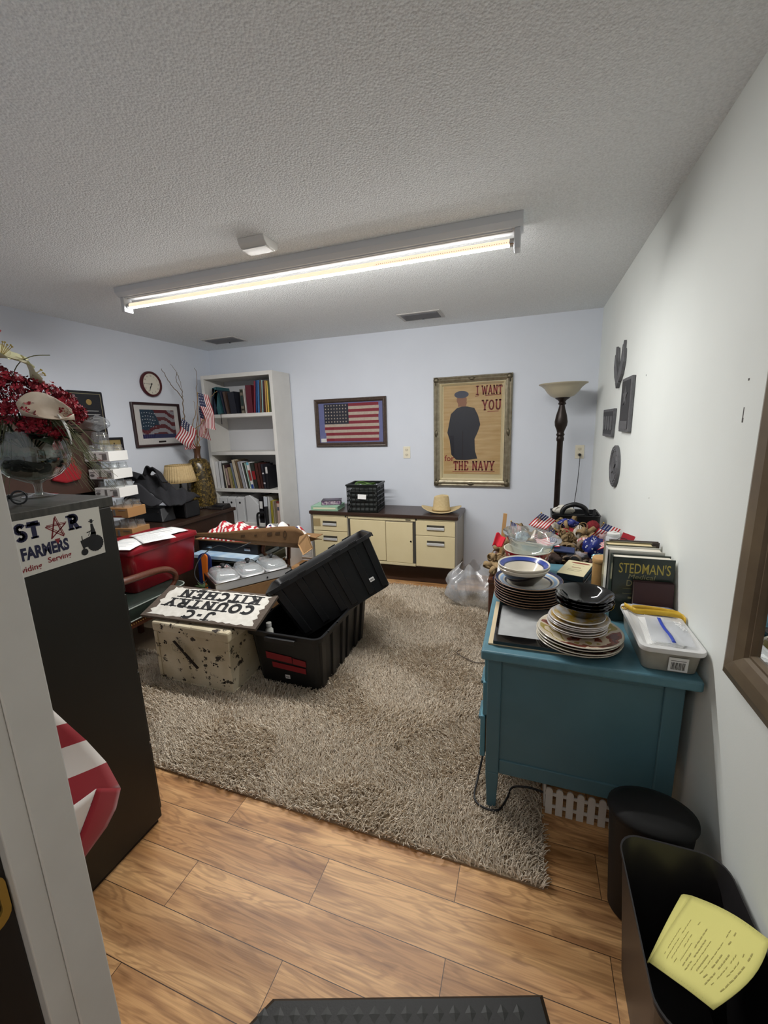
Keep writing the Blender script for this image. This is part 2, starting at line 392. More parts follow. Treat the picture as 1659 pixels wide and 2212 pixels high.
# white painted casing of the doorway, seen edge-on at the left of the picture
b = MB(); b.box(-.66, -.622, .2773, .3295, 0, 2.09); b.box(-.66, -.625, .246, .2773, 0, 2.09); b.box(-.66, .28, .246, .336, 2.055, 2.09)
b.box(.245, .28, .246, .336, 0, 2.055)
struct('trim_1', b, whitepaint, bevel=.002)
b = MB(); b.box(-.70, -.64, .09, .246, 0, 2.09)
t2 = struct('trim_2', b, darkjamb, bevel=.002)
b = MB()     # brass strike plate with a curved lip
for pl in (rrect(.172, .2425, .885, .965, .02, 4),):
    inner = rrect(.182, .2335, .900, .950, .012, 4)
    n = len(pl)
    o1 = b.pts([(-.636, y, z) for y, z in pl]); i1 = b.pts([(-.636, y, z) for y, z in inner])
    o2 = b.pts([(-.640, y, z) for y, z in pl]); i2 = b.pts([(-.640, y, z) for y, z in inner])
    for i in range(n):
        j = (i + 1) % n
        b.face([o1[i], o1[j], i1[j], i1[i]]); b.face([o1[i], o2[i], o2[j], o1[j]]); b.face([i1[i], i1[j], i2[j], i2[i]])
b.build('strike_plate', brass, t2)
# scuffs and nail holes on the right wall
b = MB()
for y, z, w, h in ((1.390, 1.531, .004, .03), (1.389, 1.512, .007, .012), (2.472, 1.737, .006, .008), (1.386, 1.617, .007, .006), (2.2, 1.16, .003, .006)):
    b.box(XR - .0006, XR, y - w / 2, y + w / 2, z - h / 2, z + h / 2)
b.build('wall_scuff', mat('dark scuff', '#55524e', .9), wr_)

# low louvred return-air register beside the bookshelf
t = thing('wall_register', 'low white louvred air register on the back wall between bookshelf and credenza', 'register', (-2.42, YB, .11))
MB().box(-2.5, -2.34, 4.088, YB - .001, .03, .19).build('frame', whitepaint, t, bevel=.003)
b = MB()
for i in range(8): b.box(-2.485, -2.355, 4.078, 4.088, .042 + i * .0175, .053 + i * .0175)
b.build('louvers', mat('white louver', '#dadad8', .5), t)

# ------------------------------------------------------------------ ceiling fixtures
def tube_light():
    t = thing('strip_light', 'long white fluorescent strip light with one lit tube on the ceiling', 'ceiling light', (-1.3, 2.2, HC))
    fx = mat('white fixture enamel', '#cfd2d6', .35)
    b = MB()
    prof = [(2.140, HC - .001), (2.143, 2.408), (2.165, 2.388), (2.252, 2.388), (2.272, 2.408), (2.275, HC - .001)]
    b.loft([b.pts([(x, y, z) for y, z in prof]) for x in (-2.535, -.064)])
    b.build('housing', fx, t, smooth=30)
    b = MB()
    for y in (2.178, 2.196): b.box(-2.50, -.11, y, y + .006, 2.382, 2.389)
    b.build('reflector_ridge', fx, t)
    for x in (-2.512, -.088):
        b = MB(); b.box(x - .014, x + .014, 2.168, 2.232, 2.30, 2.388); b.build('lamp_socket', fx, t, bevel=.004)
    # the tube: a glowing polycarbonate front and a paler diode board along its back
    e1 = mat('glowing tube', (1.0, .985, .96, 1), .3, emit=TUBE_POWER)
    e2 = mat('tube back strip', (1.0, .80, .58, 1), .4, emit=.24)
    e3 = mat('tube rear lens', (1.0, .985, .96, 1), .3, emit=TUBE_POWER * .11)
    b = MB(); n = 40; r = .0165; cy, cz = 2.2, 2.338
    rings = []
    for x in (-2.478, -.122):
        rings.append([b.bm.verts.new((x, cy + r * math.cos(2 * PI * i / n), cz + r * math.sin(2 * PI * i / n))) for i in range(n)])
    for i in range(n):
        j = (i + 1) % n; a = 360 * (i + .5) / n
        b.m(0 if 232 < a < 312 else (1 if 25 < a <= 214 else 2)); b.face([rings[0][i], rings[0][j], rings[1][j], rings[1][i]])
    b.build('lamp_tube', [e1, e2, e3], t, smooth=60)
    for x0, x1 in ((-2.498, -2.478), (-.122, -.102)):
        MB().cyl((x0, cy, cz), (x1, cy, cz), .0175, n=20).build('tube_end_cap', chrome, t, smooth=True)
    b = MB()
    for i in range(60): b.box(-.122 - i * .011 - .0035, -.122 - i * .011, cy - .0171, cy - .0166, cz - .004, cz - .001)
    b.build('diode_row', mat('tan diode board', '#b89a70', .5), t)
tube_light()

t = thing('ceiling_sensor', 'small white curved sensor box on the ceiling in front of the light', 'sensor', (-1.31, 1.94, HC))
b = MB(); prof = [(1.885, HC), (1.893, 2.418), (1.912, 2.402), (1.94, 2.398), (1.99, 2.40), (2.008, 2.41), (2.008, HC)]
b.loft([b.pts([(x, y, z) for y, z in prof]) for x in (-1.385, -1.235)])
b.build('cover', whitepaint, t, bevel=.003)
MB().box(-1.375, -1.245, 1.91, 1.985, 2.3965, 2.3995).build('lens_strip', mat('sensor lens', '#f0f0ee', .2), t)

def vent(x0, x1, y0, y1, label):
    t = thing('ceiling_vent', label, 'vent', ((x0 + x1) / 2, (y0 + y1) / 2, HC), group=None)
    w = .028
    b = MB(); z0, z1 = HC - .008, HC
    b.box(x0, x1, y0, y0 + w, z0, z1); b.box(x0, x1, y1 - w, y1, z0, z1); b.box(x0, x0 + w, y0 + w, y1 - w, z0, z1); b.box(x1 - w, x1, y0 + w, y1 - w, z0, z1)
    b.build('frame', mat('vent enamel', '#b9b7b3', .5), t, bevel=.002)
    b = MB(); n = 9
    for i in range(n):
        y = y0 + w + (y1 - y0 - 2 * w) * (i + .5) / n
        b.hexa([(x0 + w, y - .008, HC - .002), (x1 - w, y - .008, HC - .002), (x1 - w, y - .006, HC - .002), (x0 + w, y - .006, HC - .002),
                (x0 + w, y + .002, HC - .012), (x1 - w, y + .002, HC - .012), (x1 - w, y + .004, HC - .012), (x0 + w, y + .004, HC - .012)])
    b.build('louvers', mat('vent louver', '#75777c', .5), t)
    MB().box(x0 + w, x1 - w, y0 + w, y1 - w, HC - .0015, HC - .0005).build('duct', mat('dark duct', '#3d4048', .8), t)
    MB().box((x0 + x1) / 2 - .008, (x0 + x1) / 2 + .008, y1 - w - .012, y1 - w + .002, HC - .018, HC - .006).build('lever', chrome, t)
vent(-1.095, -.728, 3.545, 3.79, 'grey ceiling vent nearer the middle of the room, above the credenza')
vent(-3.19, -2.79, 3.59, 3.83, 'grey ceiling vent in the left corner, above the bookshelf')

# ------------------------------------------------------------------ things on the back wall
def outlet(x, z, label):
    t = thing('wall_outlet', label, 'outlet', (x, YB, z))
    MB().box(x - .037, x + .037, YB - .006, YB - .0005, z - .06, z + .06).build('cover_plate', mat('ivory plastic', '#e4ddc8', .4), t, bevel=.003)
    for dz in (-.025, .025):
        b = MB(); M = fr((x, YB - .0065, z + dz), (1, 0, 0), (0, 0, 1))
        b.prism(rrect(-.017, .017, -.014, .014, .012, 4), -.001, .001, M); b.build('receptacle', mat('ivory receptacle', '#d8cfb8', .4), t)
        b = MB()
        for dx in (-.007, .007): b.box(x + dx - .0015, x + dx + .0015, YB - .0085, YB - .0075, z + dz - .005, z + dz + .006)
        b.cyl((x, YB - .0085, z + dz - .009), (x, YB - .0075, z + dz - .009), .002, n=8)
        b.build('slots', blackpaint, t)
outlet(-1.183, 1.259, 'ivory wall outlet between the framed flag and the tan poster')
outlet(.43, 1.251, 'ivory wall outlet with a black plug beside the floor lamp')

def frame_mesh(b, x0, x1, z0, z1, w, prof, y):     # mitred frame on the back wall; prof = (inset 0..w, depth)
    rings = []
    for (u, d) in prof:
        rings.append([b.bm.verts.new(p) for p in ((x0 + u, y - d, z0 + u), (x1 - u, y - d, z0 + u), (x1 - u, y - d, z1 - u), (x0 + u, y - d, z1 - u))])
    b.loft(rings, True, (False, False)); return b

def star(b, cx, cz, r, place):
    ps = []
    for k in range(10):
        a = PI / 2 + k * PI / 5; rr = r if k % 2 == 0 else r * .42
        ps.append(place(cx + rr * math.cos(a), cz + rr * math.sin(a)))
    c = b.pts([place(cx, cz)])[0]; v = b.pts(ps)
    for k in range(10): b.face([c, v[k], v[(k + 1) % 10]])

t = thing('framed_flag', 'dark framed striped flag with many stars on blue matting on back wall', 'framed flag', (-1.8, YB, 1.58))
x0, x1, z0, z1 = -2.207, -1.389, 1.327, 1.828
frame_mesh(MB(), x0, x1, z0, z1, .045, [(0, .001), (0, .022), (.008, .03), (.02, .026), (.028, .03), (.042, .014), (.045, .004)], YB).build('frame', mat('dark bronze frame', '#3b302b', .35, col2='#54463d', nscale=60), t)
MB().box(x0 + .04, x1 - .04, YB - .007, YB - .003, z0 + .04, z1 - .04).build('mat_board', mat('periwinkle mat board', '#757aa8', .9), t)
b = MB(); fx0, fx1, fz0, fz1 = -2.098, -1.475, 1.385, 1.775; hh = (fz1 - fz0) / 13; y = YB - .009
for i in range(13):
    b.m(i % 2); a0 = fz1 - (i + 1) * hh; xs = fx0 + (.285 if i < 7 else 0) + (.012 if i > 9 else 0)
    b.box(xs, fx1 + .004 * math.sin(i), y, YB - .0071, a0, a0 + hh)
b.m(2); b.box(fx0, fx0 + .285, y, YB - .0071, fz1 - 7 * hh, fz1)
b.m(1)
for r_ in range(6):
    for c_ in range(8): star(b, fx0 + .02 + c_ * .0335, fz1 - .018 - r_ * .0335, .0105, lambda X, Z: (X, y - .0006, Z))
b.build('flag', [mat('faded flag red', '#8e3440', .9), mat('faded flag cream', '#cdbfb0', .9, col2='#bdae9d', nscale=50), mat('faded flag navy', '#33343f', .9)], t, recalc=False)
MB().box(-2.15, -2.085, YB - .0092, YB - .007, 1.375, 1.415).build('caption_card', white, t)
MB().box(x0 + .043, x1 - .043, YB - .0125, YB - .0115, z0 + .043, z1 - .043).build('glazing', mat('picture glazing', '#ffffff', .03, alpha=.06, spec=.5), t)

t = thing('framed_poster', 'tall tan recruiting poster with dark figure in a silver gilt frame', 'poster', (-.53, YB, 1.44))
x0, x1, z0, z1 = -.896, -.162, .922, 1.970
gilt = mat('aged silver gilt', '#aaa18b', .34, .7, col2='#857c69', nscale=25)
frame_mesh(MB(), x0, x1, z0, z1, .09, [(0, .002), (0, .028), (.012, .04), (.022, .034), (.036, .044), (.046, .036), (.058, .03), (.062, .034)], YB).build('frame', gilt, t)
frame_mesh(MB(), x0 + .062, x1 - .062, z0 + .062, z1 - .062, .03, [(0, .034), (.004, .036), (.018, .016), (.018, .006)], YB).build('inner_lip', mat('bright gilt lip', '#e6dcbb', .3, .5), t)
for X in (x0 + .028, x1 - .028):
    for Z in (z0 + .028, z1 - .028):
        b = MB(); b.ball((X, YB - .034, Z), .028, 10, (1, .5, 1))
        for s_ in (-1, 1): b.ball((X + (.03 if X < -.5 else -.03), YB - .032, Z + s_ * .004), .018, 8, (1.5, .5, .7)); b.ball((X, YB - .032, Z + (.03 if Z < 1.4 else -.03)), .018, 8, (.7, .5, 1.5))
        b.build('corner_ornament', mat('dark gilt ornament', '#5d5544', .4, .6), t, smooth=True)
for X, Z in (((x0 + x1) / 2, z0 + .028), ((x0 + x1) / 2, z1 - .028), (x0 + .028, 1.44), (x1 - .028, 1.44)):
    b = MB(); b.ball((X, YB - .036, Z), .022, 8, (1.6, .5, .8) if abs(Z - 1.44) > .3 else (.8, .5, 1.6))
    b.build('edge_ornament', mat('dark gilt ornament', '#5d5544', .4, .6), t, smooth=True)
px0, px1, pz0, pz1 = x0 + .08, x1 - .08, z0 + .08, z1 - .08
def posterpaper():
    m = mat('aged poster paper', '#c8ab7a', .55, col2='#b99763', nscale=7, namt=.3, stretch=(1, 1, 3.5)); nt = m.node_tree
    bs = nt.nodes['Principled BSDF']; tc = nt.nodes.new('ShaderNodeTexCoord'); mp = nt.nodes.new('ShaderNodeMapping'); mp.inputs['Scale'].default_value = (.7, 1, 9)
    n = nt.nodes.new('ShaderNodeTexNoise'); n.inputs['Scale'].default_value = 2.5; n.inputs['Detail'].default_value = 1
    bp = nt.nodes.new('ShaderNodeBump'); bp.inputs['Strength'].default_value = .5; bp.inputs['Distance'].default_value = .02
    nt.links.new(tc.outputs['Object'], mp.inputs['Vector']); nt.links.new(mp.outputs[0], n.inputs['Vector']); nt.links.new(n.outputs['Fac'], bp.inputs['Height']); nt.links.new(bp.outputs[0], bs.inputs['Normal'])
    return m
MB().box(px0, px1, YB - .006, YB - .004, pz0, pz1).build('mat_board', mat('cream poster border', '#cfc29c', .8), t)
MB().box(px0 + .015, px1 - .015, YB - .008, YB - .006, pz0 + .04, pz1 - .005).build('paper', posterpaper(), t)
# a plain standing figure in dark blue, no face or likeness
yF = YB - .0086
def P(u, v): return (px0 + u * (px1 - px0), yF, pz0 + v * (pz1 - pz0))
b = MB()
b.m(0).poly([P(u, v) for u, v in ((.16, .26), (.13, .42), (.09, .50), (.12, .60), (.15, .70), (.25, .76), (.33, .775), (.42, .775), (.54, .755), (.60, .68), (.64, .58), (.60, .50), (.55, .43), (.56, .30), (.60, .215), (.40, .20), (.24, .205))])
b.m(1).poly([(p[0], p[1] - .0004, p[2]) for p in (P(.27, .775), P(.40, .775), P(.42, .82), P(.27, .82))])
b.m(1).poly([(p[0], p[1] - .0005, p[2]) for p in [P(.33 + .085 * math.cos(a), .845 + .055 * math.sin(a)) for a in [k * PI / 8 for k in range(16)]]])
b.m(2).poly([(p[0], p[1] - .0008, p[2]) for p in [P(.325 + .12 * math.cos(a), .90 + .038 * math.sin(a)) for a in [k * PI / 8 for k in range(16)]]])
b.build('figure', [mat('poster navy ink', '#20212a', .5), mat('poster skin ink', '#94684f', .6), mat('poster slate ink', '#4a4d5c', .6)], t, recalc=False)
b = MB(); k = (pz1 - pz0)
slab(b, 'I', .095 * k, fr(P(.585, .887), (1, 0, 0), (0, 0, 1)), .14, 1.0); slab(b, 'WANT', .095 * k, fr(P(.815, .887), (1, 0, 0), (0, 0, 1)), .13, .66, serif=.26)
slab(b, 'YOU', .11 * k, fr(P(.815, .725), (1, 0, 0), (0, 0, 1)), .14, .80, serif=.28)
slab(b, 'THE NAVY', .105 * k, fr(P(.54, .085), (1, 0, 0), (0, 0, 1)), .14, .72, serif=.28)
b.text('for', .09 * k, fr(P(.125, .19), (1, 0, 0), (0, 0, 1)), bold=.012)
for u0, u1, v in ((.55, .61, .872), (.71, .96, .875), (.75, .93, .708), (.18, .89, .07)): b.poly([P(u0, v), P(u1, v + .004), P(u1, v + .011), P(u0, v + .007)])
b.build('lettering', mat('poster red ink', '#8f3a34', .6), t, recalc=False)
MB().box(px0, px1, YB - .0125, YB - .0115, pz0, pz1).build('glazing', mat('picture glazing', '#ffffff', .03, alpha=.06, spec=.5), t)

# plug and cord of the lamp
t = thing('power_cord', 'thin black power cord hanging from the outlet beside the floor lamp', 'cord', (.43, YB - .02, 1.226))
MB().cyl((.43, YB - .0086, 1.226), (.43, YB - .04, 1.226), .012, n=10).build('plug', blackp, t)
MB().tube(spline([(.43, YB - .04, 1.226), (.43, YB - .055, 1.20), (.425, YB - .045, 1.0), (.41, YB - .05, .8), (.39, YB - .06, .5), (.36, YB - .1, .03), (.3, 3.85, .012)], 8), .0032, 6).build('wire', blackp, t, smooth=True)

# ------------------------------------------------------------------ right wall plaques
pewter = mat('pewter plaque', '#5a5a5c', .5, .3, col2='#6c6c6f', nscale=40)
pewterd = mat('dark pewter field', '#39393c', .55, .2)
def RW(y, z, d=0.0): return (XR - .001 - d, y, z)
MR = fr((XR - .001, 0, 0), (0, -1, 0), (0, 0, 1))      # local x runs toward the door, y up, z into the room
t = thing('wall_emblem', 'grey winged emblem with upright feathers, uppermost on the right wall', 'plaque', (XR, 3.12, 1.86))
b = MB()
c = -3.135
for s_ in (-1, 1):
    b.prism([(c + s_ * u, v) for u, v in ((.0, 1.79), (.03, 1.83), (.09, 1.90), (.12, 2.0), (.115, 1.90), (.14, 1.95), (.15, 1.87), (.11, 1.80), (.06, 1.765), (.02, 1.76))], 0, .018, MR)
    b.prism([(c + s_ * u, v) for u, v in ((.01, 1.83), (.045, 1.88), (.065, 1.985), (.055, 1.90), (.03, 1.85))], 0, .014, MR)
b.build('wings', pewter, t, bevel=.003)
b = MB(); b.prism([(c - .03, 1.775), (c, 1.80), (c + .03, 1.775), (c + .035, 1.755), (c, 1.722), (c - .035, 1.755)], 0, .022, MR); b.build('crest', pewter, t, bevel=.003)
def plaque(name, label, y0, y1, z0, z1, taper=0.0):
    t = thing(name, label, 'plaque', (XR, (y0 + y1) / 2, (z0 + z1) / 2))
    q = [(-y1 + taper, z0), (-y0 - taper, z0), (-y0, z1), (-y1, z1)]
    b = MB(); b.prism(q, 0, .02, MR); b.build('board', pewter, t, bevel=.004)
    q2 = [(-y1 + taper + .018, z0 + .018), (-y0 - taper - .018, z0 + .018), (-y0 - .018, z1 - .018), (-y1 + .018, z1 - .018)]
    b = MB(); b.prism(q2, .0195, .0215, MR); b.build('field', pewterd, t)
    return t
t = plaque('wall_plaque', 'tall grey rectangular plaque with a raised star on the right wall', 2.685, 2.94, 1.452, 1.762)
b = MB(); star(b, -2.812, 1.655, .06, lambda X, Z: MR @ Vector((X, Z, .0225)))
b.build('star', pewter, t, solid=.004)
b = MB(); b.prism(rrect(-2.92, -2.705, 1.468, 1.515, .006), .021, .024, MR); b.build('name_band', pewter, t)
t = plaque('wall_plaque', 'small grey plaque with narrowing sides nearest the corner', 3.15, 3.56, 1.408, 1.598, .03)
b = MB()
for k in range(4): b.prism(rrect(-3.50 + k * .09, -3.44 + k * .09, 1.455, 1.55, .01), .021, .025, MR)
b.build('relief', pewter, t)
t = thing('wall_medallion', 'round grey medallion with ringed relief, lowest on the right wall', 'plaque', (XR, 3.02, 1.228))
MM = MR @ Matrix.Translation((-3.025, 1.228, 0))
b = MB(); b.lathe([(0, 0), (.134, 0), (.134, .014), (.126, .02), (.116, .016), (.104, .016), (.10, .02), (.094, .014), (0, .014)], 40, (0, 0, 0), MM); b.build('disc', pewter, t, smooth=40)
b = MB()
for k in range(16):
    a = 2 * PI * k / 16; b.ball((.110 * math.cos(a), .110 * math.sin(a), .016), .006, 6, M=MM)
b.prism([(.06 * math.cos(PI / 2 + i * 2 * PI / 5 + o) * (1 if o == 0 else .45), .06 * math.sin(PI / 2 + i * 2 * PI / 5 + o) * (1 if o == 0 else .45)) for i in range(5) for o in (0, PI / 5)], .013, .02, MM)
b.build('relief', pewter, t)

# mirror in a wide brown frame, cut by the right edge of the picture
t = thing('wall_mirror', 'mirror in a wide rounded brown frame on right wall nearest the camera', 'mirror', (XR, .85, 1.4))
y0, y1, z0, z1 = .42, 1.243, .846, 2.02
b = MB(); rings = []
for u, d in ((0, .001), (0, .014), (.012, .026), (.04, .036), (.075, .034), (.098, .024), (.104, .016), (.112, .018), (.118, .006)):
    rings.append([b.bm.verts.new(RW(y, z, d)) for y, z in ((y0 + u, z0 + u), (y1 - u, z0 + u), (y1 - u, z1 - u), (y0 + u, z1 - u))])
b.loft(rings, True, (False, False)); b.build('frame', mat('brown mirror frame', '#5f5140', .35, .1, col2='#776852', nscale=9, stretch=(1, 1, 1)), t)
b = MB(); b.poly([RW(y, z, .008) for y, z in ((y0 + .115, z0 + .115), (y1 - .115, z0 + .115), (y1 - .115, z1 - .115), (y0 + .115, z1 - .115))])
b.build('mirror_glass', mat('mirror silver', '#e6ebec', .01, 1.0), t)
# ------------------------------------------------------------------ rug
def rug():
    x0, x1, y0, y1 = -2.93, .105, 1.185, 3.60
    t = thing('shag_rug', 'large beige shag rug covering most of the wood floor', 'rug', ((x0 + x1) / 2, (y0 + y1) / 2, 0))
    MB().box(x0, x1, y0, y1, .0005, .008).build('backing', mat('rug backing', '#8d7c66', .95), t)
    N = 150000
    X = rng.uniform(x0, x1, N); Y = rng.uniform(y0, y1, N)
    # leave out pile that nothing could ever see, beneath the heaped chairs and boxes
    keep = ~((X < -1.75) & (Y > 1.95) & (Y < 3.5)); X = X[keep]; Y = Y[keep]; N = len(X)
    fx = np.sin(X * 9 + 2.1 * np.sin(Y * 5)) + np.sin(Y * 11 + 1.7 * np.sin(X * 7)); fy = np.cos(X * 8 + 1.5 * np.sin(Y * 6)) + np.cos(Y * 10 + X * 3)
    a = np.arctan2(fy, fx) + rng.normal(0, 1.0, N); lean = rng.uniform(.5, 1.35, N); Ln = rng.uniform(.024, .040, N)
    dx = np.cos(a); dy = np.sin(a)
    z0 = .006
    h1 = Ln * .5; 
    p0 = np.stack([X, Y, np.full(N, z0)], 1)
    p1 = p0 + np.stack([dx * h1 * np.sin(lean * .45), dy * h1 * np.sin(lean * .45), h1 * np.cos(lean * .45)], 1)
    p2 = p1 + np.stack([dx * h1 * np.sin(lean), dy * h1 * np.sin(lean), h1 * np.cos(lean)], 1)
    r = rng.uniform(.0017, .0027, N)
    ang = rng.uniform(0, 2 * PI, N)
    V = np.zeros((N, 3, 3, 3))
    for k in range(3):
        th = ang + 2 * PI * k / 3
        off = np.stack([np.cos(th), np.sin(th), np.zeros(N)], 1)
        V[:, 0, k] = p0 + off * r[:, None]; V[:, 1, k] = p1 + off * (r * 1.05)[:, None]; V[:, 2, k] = p2 + off * (r * .75)[:, None]
    V = V.reshape(-1, 3)
    loc = np.array([(x0 + x1) / 2, (y0 + y1) / 2, 0]); V = V - loc
    base = np.array([[0, 1, 4, 3], [1, 2, 5, 4], [2, 0, 3, 5], [3, 4, 7, 6], [4, 5, 8, 7], [5, 3, 6, 8]])
    F = (base[None] + (np.arange(N) * 9)[:, None, None]).reshape(-1)
    me = bpy.data.meshes.new('pile'); nf = N * 6
    me.vertices.add(len(V)); me.vertices.foreach_set('co', V.astype(np.float32).ravel())
    me.loops.add(len(F)); me.loops.foreach_set('vertex_index', F.astype(np.int32))
    me.polygons.add(nf); me.polygons.foreach_set('loop_start', np.arange(nf, dtype=np.int32) * 4)
    try: me.polygons.foreach_set('loop_total', np.full(nf, 4, dtype=np.int32))
    except Exception: pass
    me.polygons.foreach_set('use_smooth', np.ones(nf, dtype=bool))
    me.update(calc_edges=True); me.validate()
    me.materials.append(mat('shag yarn', '#dccdb8', .9, col2='#efe4d2', nscale=30, namt=.4, spec=.1))
    o = bpy.data.objects.new('pile', me); COL.objects.link(o); o.parent = t; o['kind'] = 'stuff'
rug()

# ------------------------------------------------------------------ black filing cabinet
t = thing('filing_cabinet', 'tall black metal filing cabinet beside the doorway, side panel facing the room', 'filing cabinet', (-1.57, .67, 0))
fc = mat('black cabinet enamel', '#1c1a16', .42, col2='#211f1a', nscale=6)
MB().box(-1.80, -1.335, .342, .992, .02, 1.285).build('body', fc, t, bevel=.003)
MB().box(-1.80, -1.335, .342, 1.004, 1.285, 1.32).build('top', mat('mottled cabinet top', '#4a4841', .4, col2='#2b2a26', nscale=12, stretch=(1, 5, 1)), t, bevel=.003)  # top paler than the body, with stretched mottling
MB().box(-1.79, -1.345, .35, .98, 0, .022).build('plinth', blackpaint, t)
for k in range(4):
    z = .04 + k * .31
    d = MB().box(-1.785, -1.35, .992, 1.008, z, z + .30).build('drawer', fc, t, bevel=.003)
    MB().box(-1.60, -1.54, 1.008, 1.03, z + .19, z + .205).build('handle', chrome, d, bevel=.003)
# magnetic sign on its side
t = thing('magnetic_sign', 'white star and tractor magnetic sign stuck on black filing cabinet side', 'sign', (-1.334, .82, 1.215))
MF = fr((-1.3335, 0, 0), (0, 1, 0), (0, 0, 1))   # x = depth, y = up, z toward the room
MB().prism([(.675, 1.135), (.946, 1.137), (.949, 1.293), (.675, 1.298)], 0, .0012, MF).build('panel', mat('sign vinyl', '#c9c7bd', .45), t)
ML = fr((-1.3319, 0, 0), (0, 1, 0), (0, 0, 1))
navy = mat('sign navy vinyl', '#191a3a', .5)
b = MB()
def at(y, z, rot=0): return ML @ Matrix.Translation((y, z, 0)) @ Matrix.Rotation(rot, 4, 'Z')
slab(b, 'ST', .047, at(.735, 1.238), .27, 1.02, serif=.42); slab(b, 'R', .047, at(.862, 1.237), .27, 1.0, serif=.4)
b.text('FARMERS', .048, at(.772, 1.183), bold=.045, sx=.66)
b.build('name_lettering', navy, t, recalc=False)
b = MB()
def stroke(b, ps, w, M):
    for p, q in zip(ps, ps[1:]):
        p = Vector(p); q = Vector(q); d = (q - p).normalized(); n_ = Vector((-d.y, d.x)) * w / 2
        b.poly([(*(p - n_), 0), (*(q - n_), 0), (*(q + n_), 0), (*(p + n_), 0)], M)
sp = [(.81 + .03 * math.cos(PI / 2 + k * 4 * PI / 5), 1.252 + .034 * math.sin(PI / 2 + k * 4 * PI / 5)) for k in range(6)]
stroke(b, sp, .0028, ML); stroke(b, [(x + .003, y + .004) for x, y in sp], .0018, ML)
b.poly([(.80, 1.222, .0002), (.816, 1.222, .0002), (.808, 1.205, .0002)], ML)
b.build('star_outline', mat('sign red vinyl', '#7e2127', .5), t, recalc=False); b = MB()
b.text('viding', .023, at(.727, 1.149), bold=.02); b.text('Serving', .023, at(.805, 1.157), bold=.02)
b.build('red_lettering', mat('sign red vinyl', '#7e2127', .5), t, recalc=False)
b = MB()
def disc(cx, cy, r, n=18, teeth=0): b.poly([(cx + (r + (teeth * r * .06 if k % 2 else 0)) * math.cos(2 * PI * k / n), cy + (r + (teeth * r * .06 if k % 2 else 0)) * math.sin(2 * PI * k / n), .0003) for k in range(n)], ML)
disc(.918, 1.178, .026, 40, 1); disc(.880, 1.158, .011)
b.poly([(x, y, 0) for x, y in ((.872, 1.196), (.905, 1.204), (.91, 1.215), (.925, 1.215), (.925, 1.17), (.885, 1.172), (.878, 1.165))], ML)
b.poly([(x, y, 0) for x, y in ((.908, 1.208), (.926, 1.208), (.922, 1.228), (.919, 1.243), (.912, 1.243), (.911, 1.228))], ML)
disc(.916, 1.249, .0045, 12)
stroke(b, [(.907, 1.2515), (.925, 1.2515)], .0022, ML); stroke(b, [(.912, 1.255), (.920, 1.255)], .005, ML)
stroke(b, [(.879, 1.197), (.879, 1.211)], .0025, ML); stroke(b, [(.896, 1.217), (.912, 1.221)], .003, ML); stroke(b, [(.9, 1.206), (.905, 1.217)], .002, ML)
b.build('tractor_silhouette', mat('sign black vinyl', '#111114', .5), t, recalc=False)

# ------------------------------------------------------------------ credenza against the back wall
t = thing('credenza', 'steel office credenza with cream drawer fronts and dark brown top', 'credenza', (-1.34, 3.87, 0))
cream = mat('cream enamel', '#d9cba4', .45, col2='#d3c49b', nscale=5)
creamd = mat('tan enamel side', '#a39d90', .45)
brownlam = mat('dark brown laminate', '#36261f', .3, col2='#3c2b23', nscale=9)
cx0, cx1, cy0, cy1 = -2.095, -.59, 3.655, 4.075
MB().box(cx0 - .01, cx1 + .01, cy0 - .012, cy1 + .012, .672, .705).build('top', brownlam, t, bevel=.004)
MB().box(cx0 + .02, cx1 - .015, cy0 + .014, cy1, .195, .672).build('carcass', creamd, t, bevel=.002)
def cfront(name, x0, x1, z0, z1, par=t): return MB().box(x0, x1, cy0, cy0 + .016, z0, z1).build(name, cream, par, bevel=.003)
def pull(par, xc, z, w=.155):
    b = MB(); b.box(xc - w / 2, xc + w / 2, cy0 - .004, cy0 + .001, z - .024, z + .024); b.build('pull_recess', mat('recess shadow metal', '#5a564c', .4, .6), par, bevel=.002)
    b = MB(); b.hexa([(xc - w / 2, cy0 - .014, z - .02), (xc + w / 2, cy0 - .014, z - .02), (xc + w / 2, cy0 - .003, z - .024), (xc - w / 2, cy0 - .003, z - .024),
                      (xc - w / 2, cy0 - .012, z + .004), (xc + w / 2, cy0 - .012, z + .004), (xc + w / 2, cy0 - .003, z + .002), (xc - w / 2, cy0 - .003, z + .002)]); b.build('handle', mat('satin chrome pull', '#dcdcda', .38, .45), par, bevel=.002)
d = cfront('drawer', -2.068, -1.69, .502, .648); pull(d, -1.88, .58)
MB().box(-2.065, -1.985, cy0 - .0015, cy0 - .0003, .545, .625).build('tape_patch', mat('yellowed tape', '#a08d66', .6), d)
d = cfront('drawer', -2.068, -1.69, .21, .495); pull(d, -1.88, .425)
d = cfront('sliding_door', -1.655, -1.285, .232, .632)
d = cfront('sliding_door', -1.28, -1.012, .225, .625)
b = MB(); b.cyl((-1.03, cy0 - .003, .445), (-1.03, cy0 + .004, .445), .009, n=14); b.build('lock', chrome, d)
d = cfront('drawer', -.98, -.604, .512, .65); pull(d, -.79, .59, .165)
d = cfront('drawer', -.98, -.604, .205, .507); pull(d, -.79, .44, .165)
for q in ((-1.675, -.985, cy0 + .002, cy0 + .014, .64, .668), (-2.07, -1.68, cy0 + .002, cy0 + .014, .652, .668), (-.98, -.6, cy0 + .002, cy0 + .014, .654, .668), (-1.675, -.985, cy0 - .004, cy0 + .014, .198, .222)):
    MB().box(*q).build('rail', mat('cream rail', '#cfc39f', .45), t, bevel=.002)
